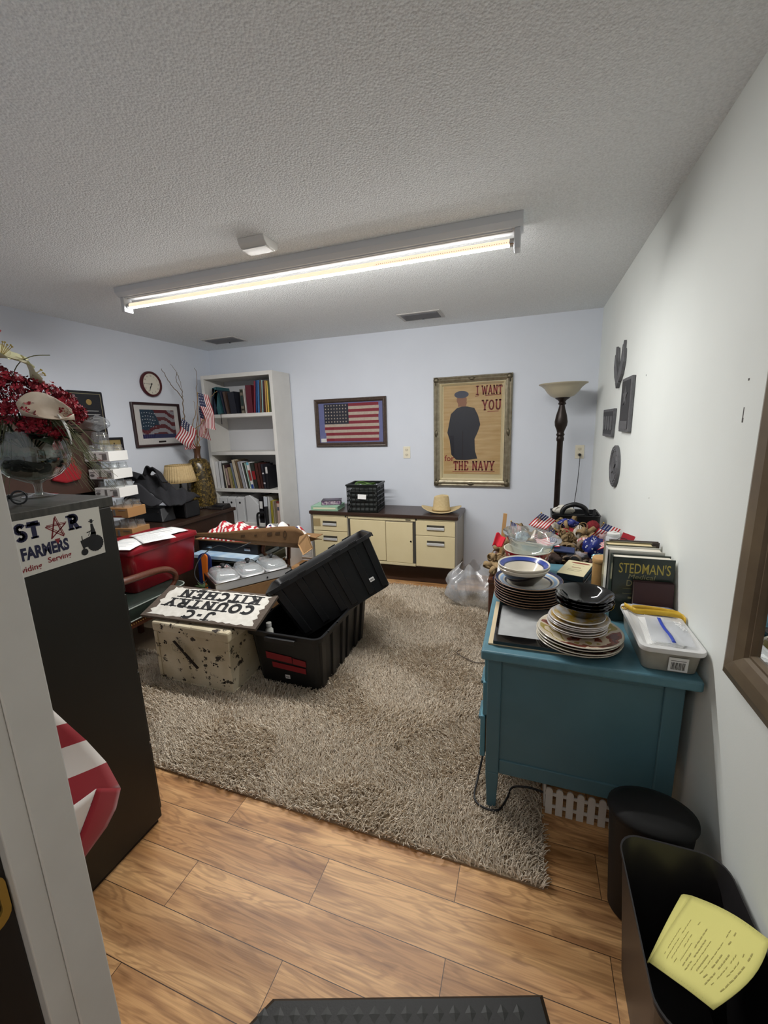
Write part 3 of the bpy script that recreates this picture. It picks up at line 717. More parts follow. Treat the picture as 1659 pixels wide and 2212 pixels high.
for a_, c_ in ((-1.68, -1.655), (-1.01, -.982)): MB().box(a_, c_, cy0 + .008, cy0 + .013, .225, .64).build('door_gap', mat('dark gap', '#3d3a35', .8), t)
for x in (-1.70, -.975):
    b = MB(); b.cyl((x, cy0 - .004, .66), (x, cy0 + .002, .66), .008, n=12); b.build('lock', chrome, t)
MB().box(-1.08, -1.03, cy0 - .001, cy0 + .004, .65, .657).build('name_badge', blackpaint, t)
MB().box(cx0 + .03, cx1 - .03, 3.765, 3.775, .004, .2).build('modesty_panel', brownlam, t)
for x in (cx0, cx1 - .022):
    for y in (cy0, cy1 - .028): MB().box(x, x + .022, y, y + .028, 0, .672).build('leg', mat('satin chrome leg', '#a8a49c', .35, .6), t, bevel=.002)
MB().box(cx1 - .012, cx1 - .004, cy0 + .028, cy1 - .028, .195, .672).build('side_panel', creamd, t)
MB().box(cx0, cx0 + .014, cy0 + .028, cy1 - .028, .195, .672).build('side_panel', brownlam, t)

# ------------------------------------------------------------------ white bookshelf
t = thing('bookshelf', 'tall white open bookshelf in the left back corner', 'bookshelf', (-2.93, 3.92, 0))
shw = mat('white shelf paint', '#d8d6d1', .5, col2='#d0cec9', nscale=6)
bx0, bx1, by0, by1, bz = -3.395, -2.49, 3.76, 4.09, 2.118
SHZ = (.508, .893, 1.302, 1.706)
for a in (bx0, bx1 - .038): MB().box(a, a + .038, by0, by1, 0, bz).build('side_panel', shw, t, bevel=.002)
MB().box(bx0 + .038, bx1 - .038, by0, by1, bz - .04, bz).build('top_board', shw, t, bevel=.002)
for z in SHZ: MB().box(bx0 + .038, bx1 - .038, by0 + .002, by1 - .01, z - .036, z).build('shelf', shw, t, bevel=.002)
MB().box(bx0 + .038, bx1 - .038, by0 + .005, by1 - .01, .07, .1).build('shelf', shw, t)
MB().box(bx0 + .038, bx1 - .038, by0 + .02, by0 + .04, 0, .07).build('kick_board', shw, t)
MB().box(bx0 + .038, bx1 - .038, by1 - .008, by1, .1, bz - .04).build('back_panel', mat('bookshelf back', '#c9cacd', .6), t)

# ------------------------------------------------------------------ dark desk and hutch on the left wall
t = thing('dark_desk', 'dark brown wooden desk along the left wall below the framed flag print', 'desk', (-3.2, 2.98, 0))
MB().box(XL + .004, -2.865, 2.50, 3.47, .718, .75).build('top', darkwood, t, bevel=.003)
MB().box(XL + .01, -2.885, 2.52, 2.545, 0, .718).build('side_panel', darkwood, t); MB().box(XL + .01, -2.885, 3.43, 3.455, 0, .718).build('side_panel', darkwood, t)
MB().box(-2.905, -2.885, 2.545, 3.43, .1, .718).build('front_panel', darkwood, t)
t = thing('dark_hutch', 'dark brown bookcase hutch against left wall behind the flower bowl', 'hutch', (-3.42, 1.9, 0))
MB().box(XL + .004, XL + .02, 1.45, 2.41, 0, 1.67).build('back_panel', darkwood, t)
for y in (1.45, 2.385): MB().box(XL + .02, -3.27, y, y + .025, 0, 1.67).build('side_panel', darkwood, t, bevel=.002)
for z in (.05, .75, 1.0, 1.645): MB().box(XL + .02, -3.272, 1.475, 2.385, z, z + .025).build('shelf', darkwood, t, bevel=.002)
MB().box(-3.285, -3.268, 1.475, 2.385, 1.085, 1.645).build('door', mat('hutch door wood', '#3a2720', .35, col2='#412c24', nscale=10), t, bevel=.003)
MB().box(-3.4, -2.885, 1.5, 2.485, .70, .728).build('desk_top', darkwood, t, bevel=.003)
for y in (1.52, 2.45): MB().box(-3.38, -2.90, y, y + .022, 0, .70).build('desk_side', darkwood, t)

# ------------------------------------------------------------------ floor lamp
t = thing('floor_lamp', 'dark bronze torchiere floor lamp with pale glass bowl in back right corner', 'floor lamp', (.243, 3.80, 0))
bronze = mat('dark bronze', '#231b17', .38, .4, col2='#2f2520', nscale=30)
b = MB(); b.lathe([(0, 0), (.15, 0), (.15, .012), (.12, .025), (.06, .035), (.03, .06), (.024, .09)], 32, (.243, 3.8, 0)); b.build('base', bronze, t, smooth=True)
b = MB(); b.lathe([(.024, .085), (.024, .75), (.024, 1.36), (.029, 1.365), (.031, 1.385), (.026, 1.40)], 20, (.243, 3.8, 0)); b.build('pole', bronze, t, smooth=True)
b = MB(); b.lathe([(.026, 1.40), (.034, 1.415), (.027, 1.43), (.032, 1.45), (.048, 1.49), (.051, 1.52), (.043, 1.57), (.026, 1.63), (.021, 1.655), (.033, 1.665), (.024, 1.68), (.034, 1.695), (.05, 1.705), (.06, 1.716), (.055, 1.722), (0, 1.722)], 28, (.243, 3.8, 0)); b.build('turned_stem', bronze, t, smooth=True)
b = MB(); b.lathe([(.056, 1.714), (.09, 1.728), (.12, 1.758), (.142, 1.79), (.168, 1.812), (.186, 1.820), (.188, 1.826), (.166, 1.82), (.138, 1.80), (.115, 1.765), (.085, 1.736), (.05, 1.724)], 44, (.243, 3.8, 0)); b.build('glass_shade', mat('frosted glass shade', '#b5ad96', .35, spec=.5), t, smooth=60)

# ------------------------------------------------------------------ blue desk on the right
t = thing('blue_desk', 'teal blue painted wooden desk on right wall loaded with plates and books', 'desk', (.2, 1.9, 0))
teal = mat('teal chalk paint', '#507480', .45, col2='#4b6e79', nscale=7, bump=.05, bscale=60)
tealtop = mat('paler teal top', '#567f8c', .42, col2='#4b7482', nscale=30)  # slightly paler, finer mottled teal for the whole desk top
b = MB(); b.box(-.132, .529, 1.356, 2.40, .704, .74); b.build('top', tealtop, t, bevel=.008, seg=3)
def post(x0, x1, y0, y1, name='leg'):
    b = MB(); s_ = .009
    b.hexa([(x0 + s_, y0 + s_, 0), (x1 - s_, y0 + s_, 0), (x1 - s_, y1 - s_, 0), (x0 + s_, y1 - s_, 0), (x0, y0, .19), (x1, y0, .19), (x1, y1, .19), (x0, y1, .19)])
    b.box(x0, x1, y0, y1, .19, .704); return b.build(name, teal, t, bevel=.004)
for y0, y1 in ((1.418, 1.466), (2.31, 2.358)):
    post(-.113, -.063, y0, y1); post(.448, .505, y0, y1)
for y in (1.423, 2.338):
    MB().box(-.063, .448, y, y + .016, .188, .25).build('end_rail', teal, t, bevel=.004); MB().box(-.063, .448, y, y + .016, .655, .704).build('end_rail', teal, t, bevel=.004)
    MB().box(-.063, .448, y + .006, y + .016, .25, .655).build('end_panel', teal, t)
for k, (z0, z1, out) in enumerate(((.545, .695, .003), (.395, .54, .008), (.205, .39, .016))):
    d = MB().box(-.125 - out, -.105 - out, 1.472, 1.80, z0, z1).build('drawer', mat('teal drawer front', '#5a8e9e', .4), t, bevel=.004)
    MB().box(-.105 - out, .2, 1.485, 1.79, z0 + .015, z1 - .02).build('drawer_box', mat('raw drawer wood', '#8f744f', .7), d)
    MB().box(-.143 - out, -.125 - out, 1.58, 1.69, (z0 + z1) / 2 - .008, (z0 + z1) / 2 + .008).build('handle', teal, d, bevel=.004)
MB().box(-.06, .5, 1.80, 1.815, .2, .704).build('pedestal_side', teal, t); MB().box(.47, .485, 1.466, 2.31, .3, .704).build('back_panel', teal, t)
MB().box(-.105, -.09, 1.815, 2.31, .62, .70).build('apron', teal, t)

# ------------------------------------------------------------------ bins, fence, mat
t = thing('lidded_bin', 'black waste bin with a domed dark lid, behind the open waste bin', 'trash can', (.385, 1.185, 0))
b = MB(); b.lathe([(0, .003), (.088, .003), (.092, .01), (.112, .36), (.112, .37), (0, .37)], 36, (.388, 1.212, 0), None, None, 1.0, .72); b.build('body', mat('matte black bin', '#131314', .6), t, smooth=40)
b = MB(); b.lathe([(.115, .362), (.119, .372), (.117, .384), (.09, .395), (.05, .402), (0, .404)], 36, (.388, 1.212, 0), None, None, 1.0, .72); b.build('lid', mat('black bin lid', '#0b0b0c', .7), t, smooth=60)
t = thing('wastebasket', 'open black plastic waste bin with rounded rim at lower right, holding yellow paper', 'trash can', (.40, .92, 0))
binp = mat('charcoal bin plastic', '#2a2829', .38)
b = MB(); cxb, cyb = .403, .905; rings = []
for (s_, z) in ((.80, .004), (.97, .36), (1.0, .37), (1.015, .378), (1.01, .386), (.985, .386), (.97, .376), (.95, .36), (.78, .012)):
    rings.append(b.pts([(cxb + x * s_, cyb + y * s_, z) for x, y in rrect(-.125, .125, -.205, .205, .055, 6)]))
b.loft(rings); b.build('body', binp, t, smooth=50)
t = thing('legal_paper', 'sheet of yellow legal paper with handwriting hanging over the open waste bin', 'paper', (.44, .9, .33))
A = Vector((.441, 1.04, .318)); B = Vector((.537, .915, .408)); C_ = Vector((.388, .768, .378)); D_ = Vector((.297, .838, .34))
def yl(u, v, e=0):
    p = (D_ * (1 - v) + A * v) * (1 - u) + (C_ * (1 - v) + B * v) * u
    p = p + (B - A) * (.10 * math.sin(PI * v) * u * u) + Vector((0, 0, 1)) * (.012 * math.sin(PI * u) * v - .012 * max(0, u - .6) ** 1.3 + .008 * math.sin(PI * v)) + Vector((0, 0, e))
    return p
yel = mat('yellow legal pad', '#eee78c', .75)
MB().sheet(lambda u, v: yl(u, v), 16, 10).build('page', yel, t, smooth=True, solid=.0015)
MB().sheet(lambda u, v: yl(0, v) + Vector((-.018 * math.sin(u * 2.6), .012 * math.sin(u * 2.6), -.03 * u * 1.3)) * (.15 + .85 * v) , 6, 8).build('folded_top', yel, t, smooth=True, solid=.001)
b = MB(); rr = random.Random(3)
def ink(u0, v0, v1, w):
    n = 10
    for k in range(n):
        a = v0 + (v1 - v0) * k / n; c = v0 + (v1 - v0) * (k + .8) / n; du = rr.uniform(-.004, .004)
        if rr.random() < .2: continue
        b.face(b.pts([yl(u0 + du, a, .0016), yl(u0 - du, c, .0016), yl(u0 - du + w, c, .0016), yl(u0 + du + w, a, .0016)]))
for k in range(15):
    u = .12 + k * .055; L_ = rr.uniform(.3, .75); ink(u, .10 + rr.uniform(0, .1), min(.92, .1 + L_), .006 if rr.random() < .6 else .011)
b.build('handwriting', mat('faint pencil', '#b5aa68', .9), t)
b = MB()
for k in range(22): b.face(b.pts([yl(.05 + k * .045, .02, .0013), yl(.05 + k * .045, .98, .0013), yl(.052 + k * .045, .98, .0013), yl(.052 + k * .045, .02, .0013)]))
b.build('ruled_lines', mat('ruled line', '#b9b872', .9), t)

t = thing('picket_planter', 'small white picket fence border on floor under the blue desk', 'picket fence', (.2, 1.5, 0))
pk = mat('white picket plastic', '#d6d2ca', .6)
b = MB()
def picket(x, y, ax):
    w = .0125; h = .125
    poly = [(-w, .005), (w, .005), (w, h - .012), (w * .6, h - .003), (0, h), (-w * .6, h - .003), (-w, h - .012)]
    b.prism(poly, -.003, .003, fr((x, y, 0), ax, (0, 0, 1)))
for k in range(9): picket(.128 + k * .0375, 1.482, (1, 0, 0))
for k in range(1, 5): picket(.113, 1.482 + k * .0375, (0, 1, 0))
b.build('pickets', pk, t)
b = MB()
for z in (.03, .085): b.box(.113, .44, 1.4855, 1.490, z, z + .013); b.box(.1165, .121, 1.485, 1.65, z, z + .013)
b.build('rails', pk, t)
t = thing('electric_cord', 'black electric cord running from blue desk leg to the picket fence', 'cord', (0, 1.47, .01))
MB().tube(spline([(-.135, 1.60, .12), (-.15, 1.53, .05), (-.155, 1.44, .034), (-.12, 1.404, .034), (-.06, 1.405, .036), (-.03, 1.47, .034), (-.01, 1.53, .036), (.05, 1.535, .05), (.107, 1.52, .06)], 8), .0042, 8).build('wire', blackp, t, smooth=True)
t = thing('thin_wire', 'thin dark wire lying on rug left of the blue desk', 'cord', (-.3, 2.48, .03))
MB().tube(spline([(-.38, 2.56, .034), (-.40, 2.50, .036), (-.33, 2.45, .036), (-.27, 2.42, .036), (-.21, 2.44, .034)], 8), .0028, 6).build('wire', mat('brown wire', '#4a4038', .6), t, smooth=True)

t = thing('floor_mat', 'black rubber floor mat with diamond pattern at the bottom edge', 'mat', (-.262, .5585, 0), rotz=math.radians(18.8), local=True)
rub = mat('black rubber', '#1d1d1c', .55, bump=.1, bscale=200)
b = MB()
poly = [(-.335, -.20), (.449, -.20), (.449, .218), (-.285, .218), (-.335, .17)]
outer = b.pts([(x, y, .001) for x, y in poly]); top = b.pts([(x * .972 + .0007, y * .95, .014) for x, y in poly])
b.loft([outer, top]); b.build('base', rub, t)
b = MB()
for i in range(18):
    for j in range(9):
        x = -.30 + i * .042 + (.021 if j % 2 else 0); y = .178 - j * .042
        if x > .41: continue
        v = b.pts([(x - .015, y, .0142), (x, y - .017, .0142), (x + .015, y, .0142), (x, y + .017, .0142), (x, y, .0165)])
        for a, c in ((0, 1), (1, 2), (2, 3), (3, 0)): b.face([v[a], v[c], v[4]])
b.build('diamond_tread', mat('worn rubber tread', '#2a2b29', .5), t)
# ------------------------------------------------------------------ distressed cream metal chest
def distressed():
    m = bpy.data.materials.new('chipped cream paint'); m.use_nodes = True; nt = m.node_tree; N = nt.nodes; L = nt.links; b = N['Principled BSDF']; b.inputs['Roughness'].default_value = .6
    tc = N.new('ShaderNodeTexCoord')
    n = N.new('ShaderNodeTexNoise'); n.inputs['Scale'].default_value = 16; n.inputs['Detail'].default_value = 7; n.inputs['Roughness'].default_value = .68; L.new(tc.outputs['Object'], n.inputs['Vector'])
    r = N.new('ShaderNodeValToRGB'); e = r.color_ramp.elements; e[0].position = .395; e[0].color = (0, 0, 0, 1); e[1].position = .42; e[1].color = (1, 1, 1, 1); L.new(n.outputs['Fac'], r.inputs['Fac'])
    g = N.new('ShaderNodeNewGeometry'); r2 = N.new('ShaderNodeValToRGB'); r2.color_ramp.elements[0].position = .52; r2.color_ramp.elements[0].color = (1, 1, 1, 1); r2.color_ramp.elements[1].position = .56; r2.color_ramp.elements[1].color = (0, 0, 0, 1)
    L.new(g.outputs['Pointiness'], r2.inputs['Fac'])
    n2 = N.new('ShaderNodeTexNoise'); n2.inputs['Scale'].default_value = 5; n2.inputs['Detail'].default_value = 4; L.new(tc.outputs['Object'], n2.inputs['Vector'])
    c = N.new('ShaderNodeValToRGB'); c.color_ramp.elements[0].position = .35; c.color_ramp.elements[0].color = lin('#b3a587'); c.color_ramp.elements[1].position = .6; c.color_ramp.elements[1].color = lin('#cfc4aa'); L.new(n2.outputs['Fac'], c.inputs['Fac'])
    x = N.new('ShaderNodeMix'); x.data_type = 'RGBA'; L.new(r.outputs['Color'], x.inputs[0]); x.inputs[6].default_value = lin('#2a211a'); L.new(c.outputs['Color'], x.inputs[7]); L.new(x.outputs[2], b.inputs['Base Color'])
    return m
dis = distressed(); rust = mat('dark rust', '#241a14', .8)
t = thing('metal_chest', 'distressed cream metal chest with chipped paint standing on the rug', 'chest', (-1.84, 1.9, 0))
kx0, kx1, ky0, ky1 = -2.128, -1.562, 1.712, 2.10
MB().box(kx0 + .012, kx1 - .012, ky0 + .01, ky1 - .01, .008, .36).build('body', dis, t, bevel=.006)
b = MB(); b.box(kx0, kx1, ky0, ky1, .345, .41); b.build('lid', dis, t, bevel=.012)
b = MB()
for q in ((kx0 + .006, kx0 + .031, ky0 + .004, ky0 + .012, .032, .345), (kx1 - .031, kx1 - .006, ky0 + .004, ky0 + .012, .032, .345), (kx0 + .006, kx1 - .006, ky0 + .004, ky0 + .012, .008, .032), (kx1 - .014, kx1 - .005, ky0 + .013, ky1 - .01, .008, .032)):
    MB().box(*q).build('edge_strip', dis, t, bevel=.002)
b = MB()
b.tube([(-1.965, ky0 - .004, .30), (-1.985, ky0 - .006, .285), (-1.975, ky0 - .008, .245), (-1.945, ky0 - .008, .235), (-1.905, ky0 - .008, .235), (-1.885, ky0 - .008, .248), (-1.885, ky0 - .004, .29)], .004, 6)
b.tube([(-1.97, ky0 - .002, .275), (-1.955, ky0 - .002, .25), (-1.91, ky0 - .002, .25), (-1.90, ky0 - .002, .27)], .0025, 6)
b.build('bail_handle', dis, t, smooth=True)
b = MB(); b.hexa([(-1.963, ky0 - .014, .308), (-1.95, ky0 - .014, .314), (-1.95, ky0 - .006, .314), (-1.963, ky0 - .006, .308), (-1.803, ky0 - .014, .152), (-1.79, ky0 - .014, .16), (-1.79, ky0 - .006, .16), (-1.803, ky0 - .006, .152)])
b.build('hasp_bar', rust, t, bevel=.001)
b = MB(); rr = random.Random(9)
for (cx, cz, s_, n_) in ((-1.69, .19, .02, 7), (-1.63, .085, .025, 12), (-1.92, .215, .018, 10), (-2.05, .28, .014, 6), (-1.73, .27, .012, 5), (-2.08, .345, .01, 3), (-1.9, .385, .012, 4)):
    for _ in range(n_):
        x = cx + rr.gauss(0, s_); z = cz + rr.gauss(0, s_ * .7); r_ = rr.uniform(.003, .009)
        yy = ky0 - .0006 if z > .345 else ky0 + .0094
        b.poly([(x + r_ * rr.uniform(.6, 1.2) * math.cos(k * PI / 4), yy, z + r_ * rr.uniform(.4, 1) * math.sin(k * PI / 4)) for k in range(8)])
b.build('paint_chips', rust, t, recalc=False)

# ------------------------------------------------------------------ painted sign lying on the chest
t = thing('wooden_sign', 'white painted wooden sign with black country kitchen lettering lying on cream chest', 'sign', (-1.81, 1.86, .44))
o_ = Vector((-2.222, 1.728, .418)); ex = Vector((.812, .040, .0)); ey = Vector((-.026, .262, .092))
MS = fr(o_, ex, ey); Ws, Hs = ex.length, ey.length
MB().box(0, Ws, 0, Hs, -.001, .017, MS).build('board', mat('weathered brown board', '#5f544a', .8, col2='#453a31', nscale=20, stretch=(2, 14, 14)), t, bevel=.002)
b = MB(); rr = random.Random(5); ps = []
n_ = 30
for k in range(n_): ps.append((.03 + (Ws - .06) * k / n_, .018 + rr.uniform(-.006, .006)))
for k in range(12): ps.append((Ws - .045 + rr.uniform(-.018, .018), .018 + (Hs - .036) * k / 12))
for k in range(n_): ps.append((Ws - .03 - (Ws - .06) * k / n_, Hs - .016 + rr.uniform(-.005, .005)))
for k in range(12): ps.append((.045 + rr.uniform(-.018, .018), Hs - .018 - (Hs - .036) * k / 12))
c_ = b.pts([(Ws / 2, Hs / 2, .0175)], MS)[0]; v = b.pts([(x, y, .0175) for x, y in ps], MS)
for k in range(len(v)): b.face([c_, v[k], v[(k + 1) % len(v)]])
b.build('white_field', mat('chalky white paint', '#d6d3cb', .8, col2='#c4c0b6', nscale=30), t, recalc=False)
b = MB()
def signline(txt, yc, h, wx, xc=.5):     # letters stand upside down for the camera
    slab(b, txt, h, MS @ Matrix.Translation((Ws * xc, yc + h / 2, .0182)) @ Matrix.Rotation(PI, 4, 'Z'), .31, wx, serif=.48)
signline('J-C', .050, .066, 1.95, .485); signline('COUNTRY', .133, .072, 1.66, .50); signline('KITCHEN', .216, .072, 1.66, .535)
b.build('lettering', mat('sign black letters', '#202122', .7), t, recalc=False)

# ------------------------------------------------------------------ two black storage totes
totem = mat('black tote plastic', '#0c0d0f', .42, col2='#0f1012', nscale=20)
def tote(t, rim_handle=True):
    rl, rw, bl, bw, h = .76, .50, .64, .40, .37
    def sec(z, grow=0.0):
        k = z / h; l = bl + (rl - .05 - bl) * k + grow; w = bw + (rw - .05 - bw) * k + grow
        return [(x, y, z) for x, y in rrect(-l / 2, l / 2, -w / 2, w / 2, .035, 4)]
    b = MB()
    rings = [b.pts(sec(z)) for z in (0, .012, .12, .24, .345)] + [b.pts([(x, y, .345) for x, y in rrect(-rl / 2, rl / 2, -rw / 2, rw / 2, .05, 4)]),
             b.pts([(x, y, h) for x, y in rrect(-rl / 2, rl / 2, -rw / 2, rw / 2, .05, 4)]), b.pts([(x, y, h) for x, y in rrect(-rl / 2 + .016, rl / 2 - .016, -rw / 2 + .016, rw / 2 - .016, .04, 4)]),
             b.pts(sec(.345, -.012)), b.pts(sec(.2, -.010)), b.pts(sec(.01, -.010))]
    b.loft(rings); b.build('body', totem, t, smooth=35)
    # stiffening ribs along the long sides
    b = MB()
    def rib(u0, u1, s_):
        y0 = s_ * (bw / 2 + .002); y1 = s_ * ((rw - .05) / 2 + .002)
        k = (rl - .05) / bl
        b.hexa([(u0, y0 - s_ * .006, .01), (u1, y0 - s_ * .006, .01), (u1 - .004, y0 + s_ * .009, .02), (u0 + .004, y0 + s_ * .009, .02),
                (u0 * k, y1 - s_ * .006, .344), (u1 * k, y1 - s_ * .006, .344), (u1 * k - .004, y1 + s_ * .009, .344), (u0 * k + .004, y1 + s_ * .009, .344)])
    for s_ in (-1, 1):
        b = MB()
        for u in (-.30, -.17, -.04, .04, .17, .27): rib(u, u + .05, s_)
        b.build('side_ribs', totem, t, bevel=.002)
    for s_ in (-1, 1):
        b = MB(); b.box(s_ * rl / 2 - .012, s_ * rl / 2 + .018, -.10, .10, .345, .352); b.box(s_ * rl / 2 + (.010 if s_ > 0 else -.018), s_ * rl / 2 + (.018 if s_ > 0 else -.010), -.10, .10, .325, .352)
        b.build('handle', totem, t, bevel=.002)
        for u in (-.24, -.12, .12, .24): MB().box(u - .03, u + .03, s_ * rw / 2 - .006, s_ * rw / 2 + .006, h - .004, h + .008).build('rim_tab', totem, t, bevel=.002)
    return rl, rw, bl, bw, h
sticker = mat('barcode sticker', '#dcdcda', .6)
def label_sticker(t, M):
    s_ = MB().box(-.016, .016, -.013, .013, 0, .0008, M).build('price_sticker', sticker, t)
    b = MB()
    for k in range(9): b.box(-.011 + k * .0025, -.0098 + k * .0025, -.006, .004, .0008, .0012, M)
    b.build('barcode', blackpaint, s_)
t = thing('storage_tote', 'black plastic storage tote standing upright on rug with red tape on its end', 'storage tote', (-1.30, 2.215, .006), rotz=PI / 2, local=True, group=None)
rl, rw, bl, bw, h = tote(t)
sl = math.atan2((rl - .05 - bl) / 2, h)
ME = Matrix.Translation((-bl / 2 - .003, 0, 0)) @ fr((0, 0, 0), (0, -1, 0), (-math.sin(sl), 0, math.cos(sl)))      # end facing the camera
b = MB()
for x0, x1, y0, y1, dy in ((-.135, .04, .185, .23, -.012), (.045, .13, .172, .212, -.008), (-.10, .125, .128, .165, -.012)):
    v = [(x0, y0, .0012), (x1, y0 + dy, .0012), (x1, y1 + dy, .0012), (x0, y1, .0012)]
    b.poly(v, ME)
b.build('red_tape', mat('red tape', '#82151f', .5), t, solid=.001, recalc=False)
label_sticker(t, ME @ Matrix.Translation((-.005, .075, .001)))
# tilted tote lying in the mouth of the first one
Ax = Vector((.558, .399, .326)).normalized(); far = Vector((-.245, .425, -.1015)); Ay = (far - Ax * far.dot(Ax)).normalized(); Az = Ax.cross(Ay)
k_ = 1.035
Rm = Matrix((Ax, Ay, Az)).transposed()
t = thing('storage_tote', 'empty black plastic storage tote tipped at an angle on top of other tote', 'storage tote',
          (-1.1324 * k_ + .01, 2.338 * k_, CAMZ + (.3579 - CAMZ) * k_ + .008), rot=Rm.to_euler(), local=True)
tote(t)
sl2 = math.atan2((rw - .05 - bw) / 2, h)
MSd = Matrix.Translation((.235, -bw / 2 - .012 - .045 * .25, .10)) @ fr((0, 0, 0), (1, 0, 0), (0, -math.sin(sl2), math.cos(sl2)))
label_sticker(t, MSd)
# oddments inside the lower tote
t = thing('plastic_bottle', 'small white capped bottle standing inside the lower black tote', 'bottle', (-1.45, 1.96, .25))
b = MB(); b.lathe([(0, 0), (.022, 0), (.024, .01), (.024, .075), (.014, .09), (.014, .1)], 16, (-1.452, 1.945, .26)); b.build('body', mat('white bottle plastic', '#cfcfc8', .4), t, smooth=True)
b = MB(); b.lathe([(.016, .098), (.016, .12), (0, .12)], 16, (-1.452, 1.945, .26)); b.build('cap', whitepaint, t)
t = thing('crumpled_cloth', 'heap of crumpled black cloth filling the lower tote', 'cloth', (-1.3, 2.1, .02))
MB().sheet(lambda u, v: Vector((-1.475 + .33 * u, 1.93 + .54 * v, .15 + .045 * math.sin(9 * u + 3 * math.sin(5 * v)) * math.sin(7 * v + 1) + .05 * math.sin(PI * u) * math.sin(PI * v) - .06 * (abs(u - .5) * 2) ** 4)), 18, 22).build('cloth', mat('black cloth', '#131315', .9), t, smooth=True, solid=.01)

# ------------------------------------------------------------------ two green armchairs with bent wood arms
green = mat('dark green vinyl', '#232c27', .32, col2='#2a342e', nscale=20); pipe = mat('pale piping', '#9aa39b', .5)
def armchair(label, loc, rz, bh):
    t = thing('armchair', label, 'armchair', loc, rotz=rz, local=True, group='green office armchairs')
    poly = rrect(-.245, .245, -.25, .30, .07, 6)
    b = MB(); rings = []
    for s_, z in ((.96, .35), (1, .36), (1, .425), (.985, .448), (.93, .46), (.5, .468)): rings.append(b.pts([(x * s_, .02 + (y - .02) * s_, z) for x, y in poly]))
    b.loft(rings); b.build('seat', green, t, smooth=60)
    for z in (.446, .362):
        MB().tube([(x * 1.0, y, z) for x, y in poly], .0045, 6, closed=True).build('piping', pipe, t, smooth=True)
    b = MB(); b.loft([b.pts([(x * .97, .02 + (y - .02) * .97, z) for x, y in poly]) for z in (.31, .352)]); b.build('seat_rail', redwood, t)
    b = MB()
    for i in range(26):
        for s_ in (-1, 1): b.ball((s_ * .2405, -.2 + i * .017, .338), .0038, 6)
    b.build('nailheads', brass, t, smooth=True)
    for s_ in (-1, 1):
        pth = spline([(s_ * .25, -.26, .64), (s_ * .268, -.12, .638), (s_ * .275, .02, .632), (s_ * .275, .11, .612), (s_ * .272, .165, .565), (s_ * .268, .165, .51), (s_ * .262, .11, .46), (s_ * .258, .05, .42), (s_ * .255, .035, .33)], 7)
        n = len(pth)
        MB().tube(pth, .018, 10, radii=[.019 if i < n * .6 else .015 for i in range(n)], flat=1.25).build('arm', redwood, t, smooth=True)
        for y0, z1 in ((.235, .32), (-.245, .32)):
            b = MB(); b.hexa([(s_ * .225 - .016, y0 - .016, 0), (s_ * .225 + .016, y0 - .016, 0), (s_ * .225 + .016, y0 + .016, 0), (s_ * .225 - .016, y0 + .016, 0),
                              (s_ * .222 - .023, y0 - .023, z1), (s_ * .222 + .023, y0 - .023, z1), (s_ * .222 + .023, y0 + .023, z1), (s_ * .222 - .023, y0 + .023, z1)]); b.build('leg', redwood, t, bevel=.003)
        MB().tube([(s_ * .235, -.26, .32), (s_ * .24, -.28, .5), (s_ * .235, -.30, bh)], .018, 8).build('back_post', redwood, t, smooth=True)
    b = MB()
    b.sheet(lambda u, v: Vector((-.225 + .45 * u, -.285 - .035 * v - .03 * math.sin(PI * u), .49 + (bh - .50) * v)), 8, 4); b.build('backrest', green, t, smooth=True, solid=.05, sub=1)
    return t
armchair('green vinyl armchair beside black filing cabinet, seat holding the red plastic tub', (-2.575, 1.925, 0), 0, .78)
armchair('green vinyl armchair behind the food warmer, mostly buried under boxes', (-2.36, 2.985, 0), PI, .585)

# ------------------------------------------------------------------ red tub with papers
t = thing('red_tub', 'red translucent plastic storage tub with lid on green armchair seat', 'storage tub', (-2.625, 2.17, .47))
redp = mat('red tub plastic', '#8e1420', .25, col2='#6f0f1b', nscale=6, spec=.5, coat=.2)
rx0, rx1, ry0, ry1 = -2.83, -2.43, 1.875, 2.465
b = MB(); rings = []
for g, z in ((-.03, .470), (-.025, .478), (0, .742)): rings.append(b.pts([(x, y, z) for x, y in rrect(rx0 - g, rx1 + g, ry0 - g, ry1 + g, .04, 5)]))
b.loft(rings); b.build('body', redp, t, smooth=40)
b = MB(); rings = []
for g, z in ((.012, .742), (.014, .752), (.010, .772), (-.02, .786), (-.03, .782)): rings.append(b.pts([(x, y, z) for x, y in rrect(rx0 - g, rx1 + g, ry0 - g, ry1 + g, .045, 5)]))
b.loft(rings); b.build('lid', mat('dark red lid', '#7c1520', .3, coat=.2), t, smooth=40)
def sheet_of_paper(label, c, w, d, rz, bend):
    t = thing('paper_sheet', label, 'paper', c, rotz=rz, local=True)
    MB().sheet(lambda u, v: Vector(((u - .5) * w, (v - .5) * d, bend * math.sin(PI * u) * .5 + bend * .4 * math.sin(2 * PI * v) ** 2)), 8, 8).build('page', white, t, smooth=True, solid=.001)
    b = MB(); 
    for k in range(7): b.box(-w * .4, w * (.1 + .3 * (k % 3) / 3), -d * .38 + k * d * .11, -d * .38 + k * d * .11 + .003, bend + .002, bend + .0025)
    b.build('printed_lines', mat('grey print', '#9aa0a6', .8), t)
sheet_of_paper('white printed paper sheet on the red tub, end nearest the camera', (-2.56, 1.97, .792), .22, .30, .35, .006)
sheet_of_paper('white printed paper sheet on the red tub, far end', (-2.585, 2.26, .794), .24, .32, -.25, .008)
sheet_of_paper('white printed paper sheet lying crosswise in the middle of the red tub', (-2.50, 2.14, .802), .21, .28, 1.1, .004)

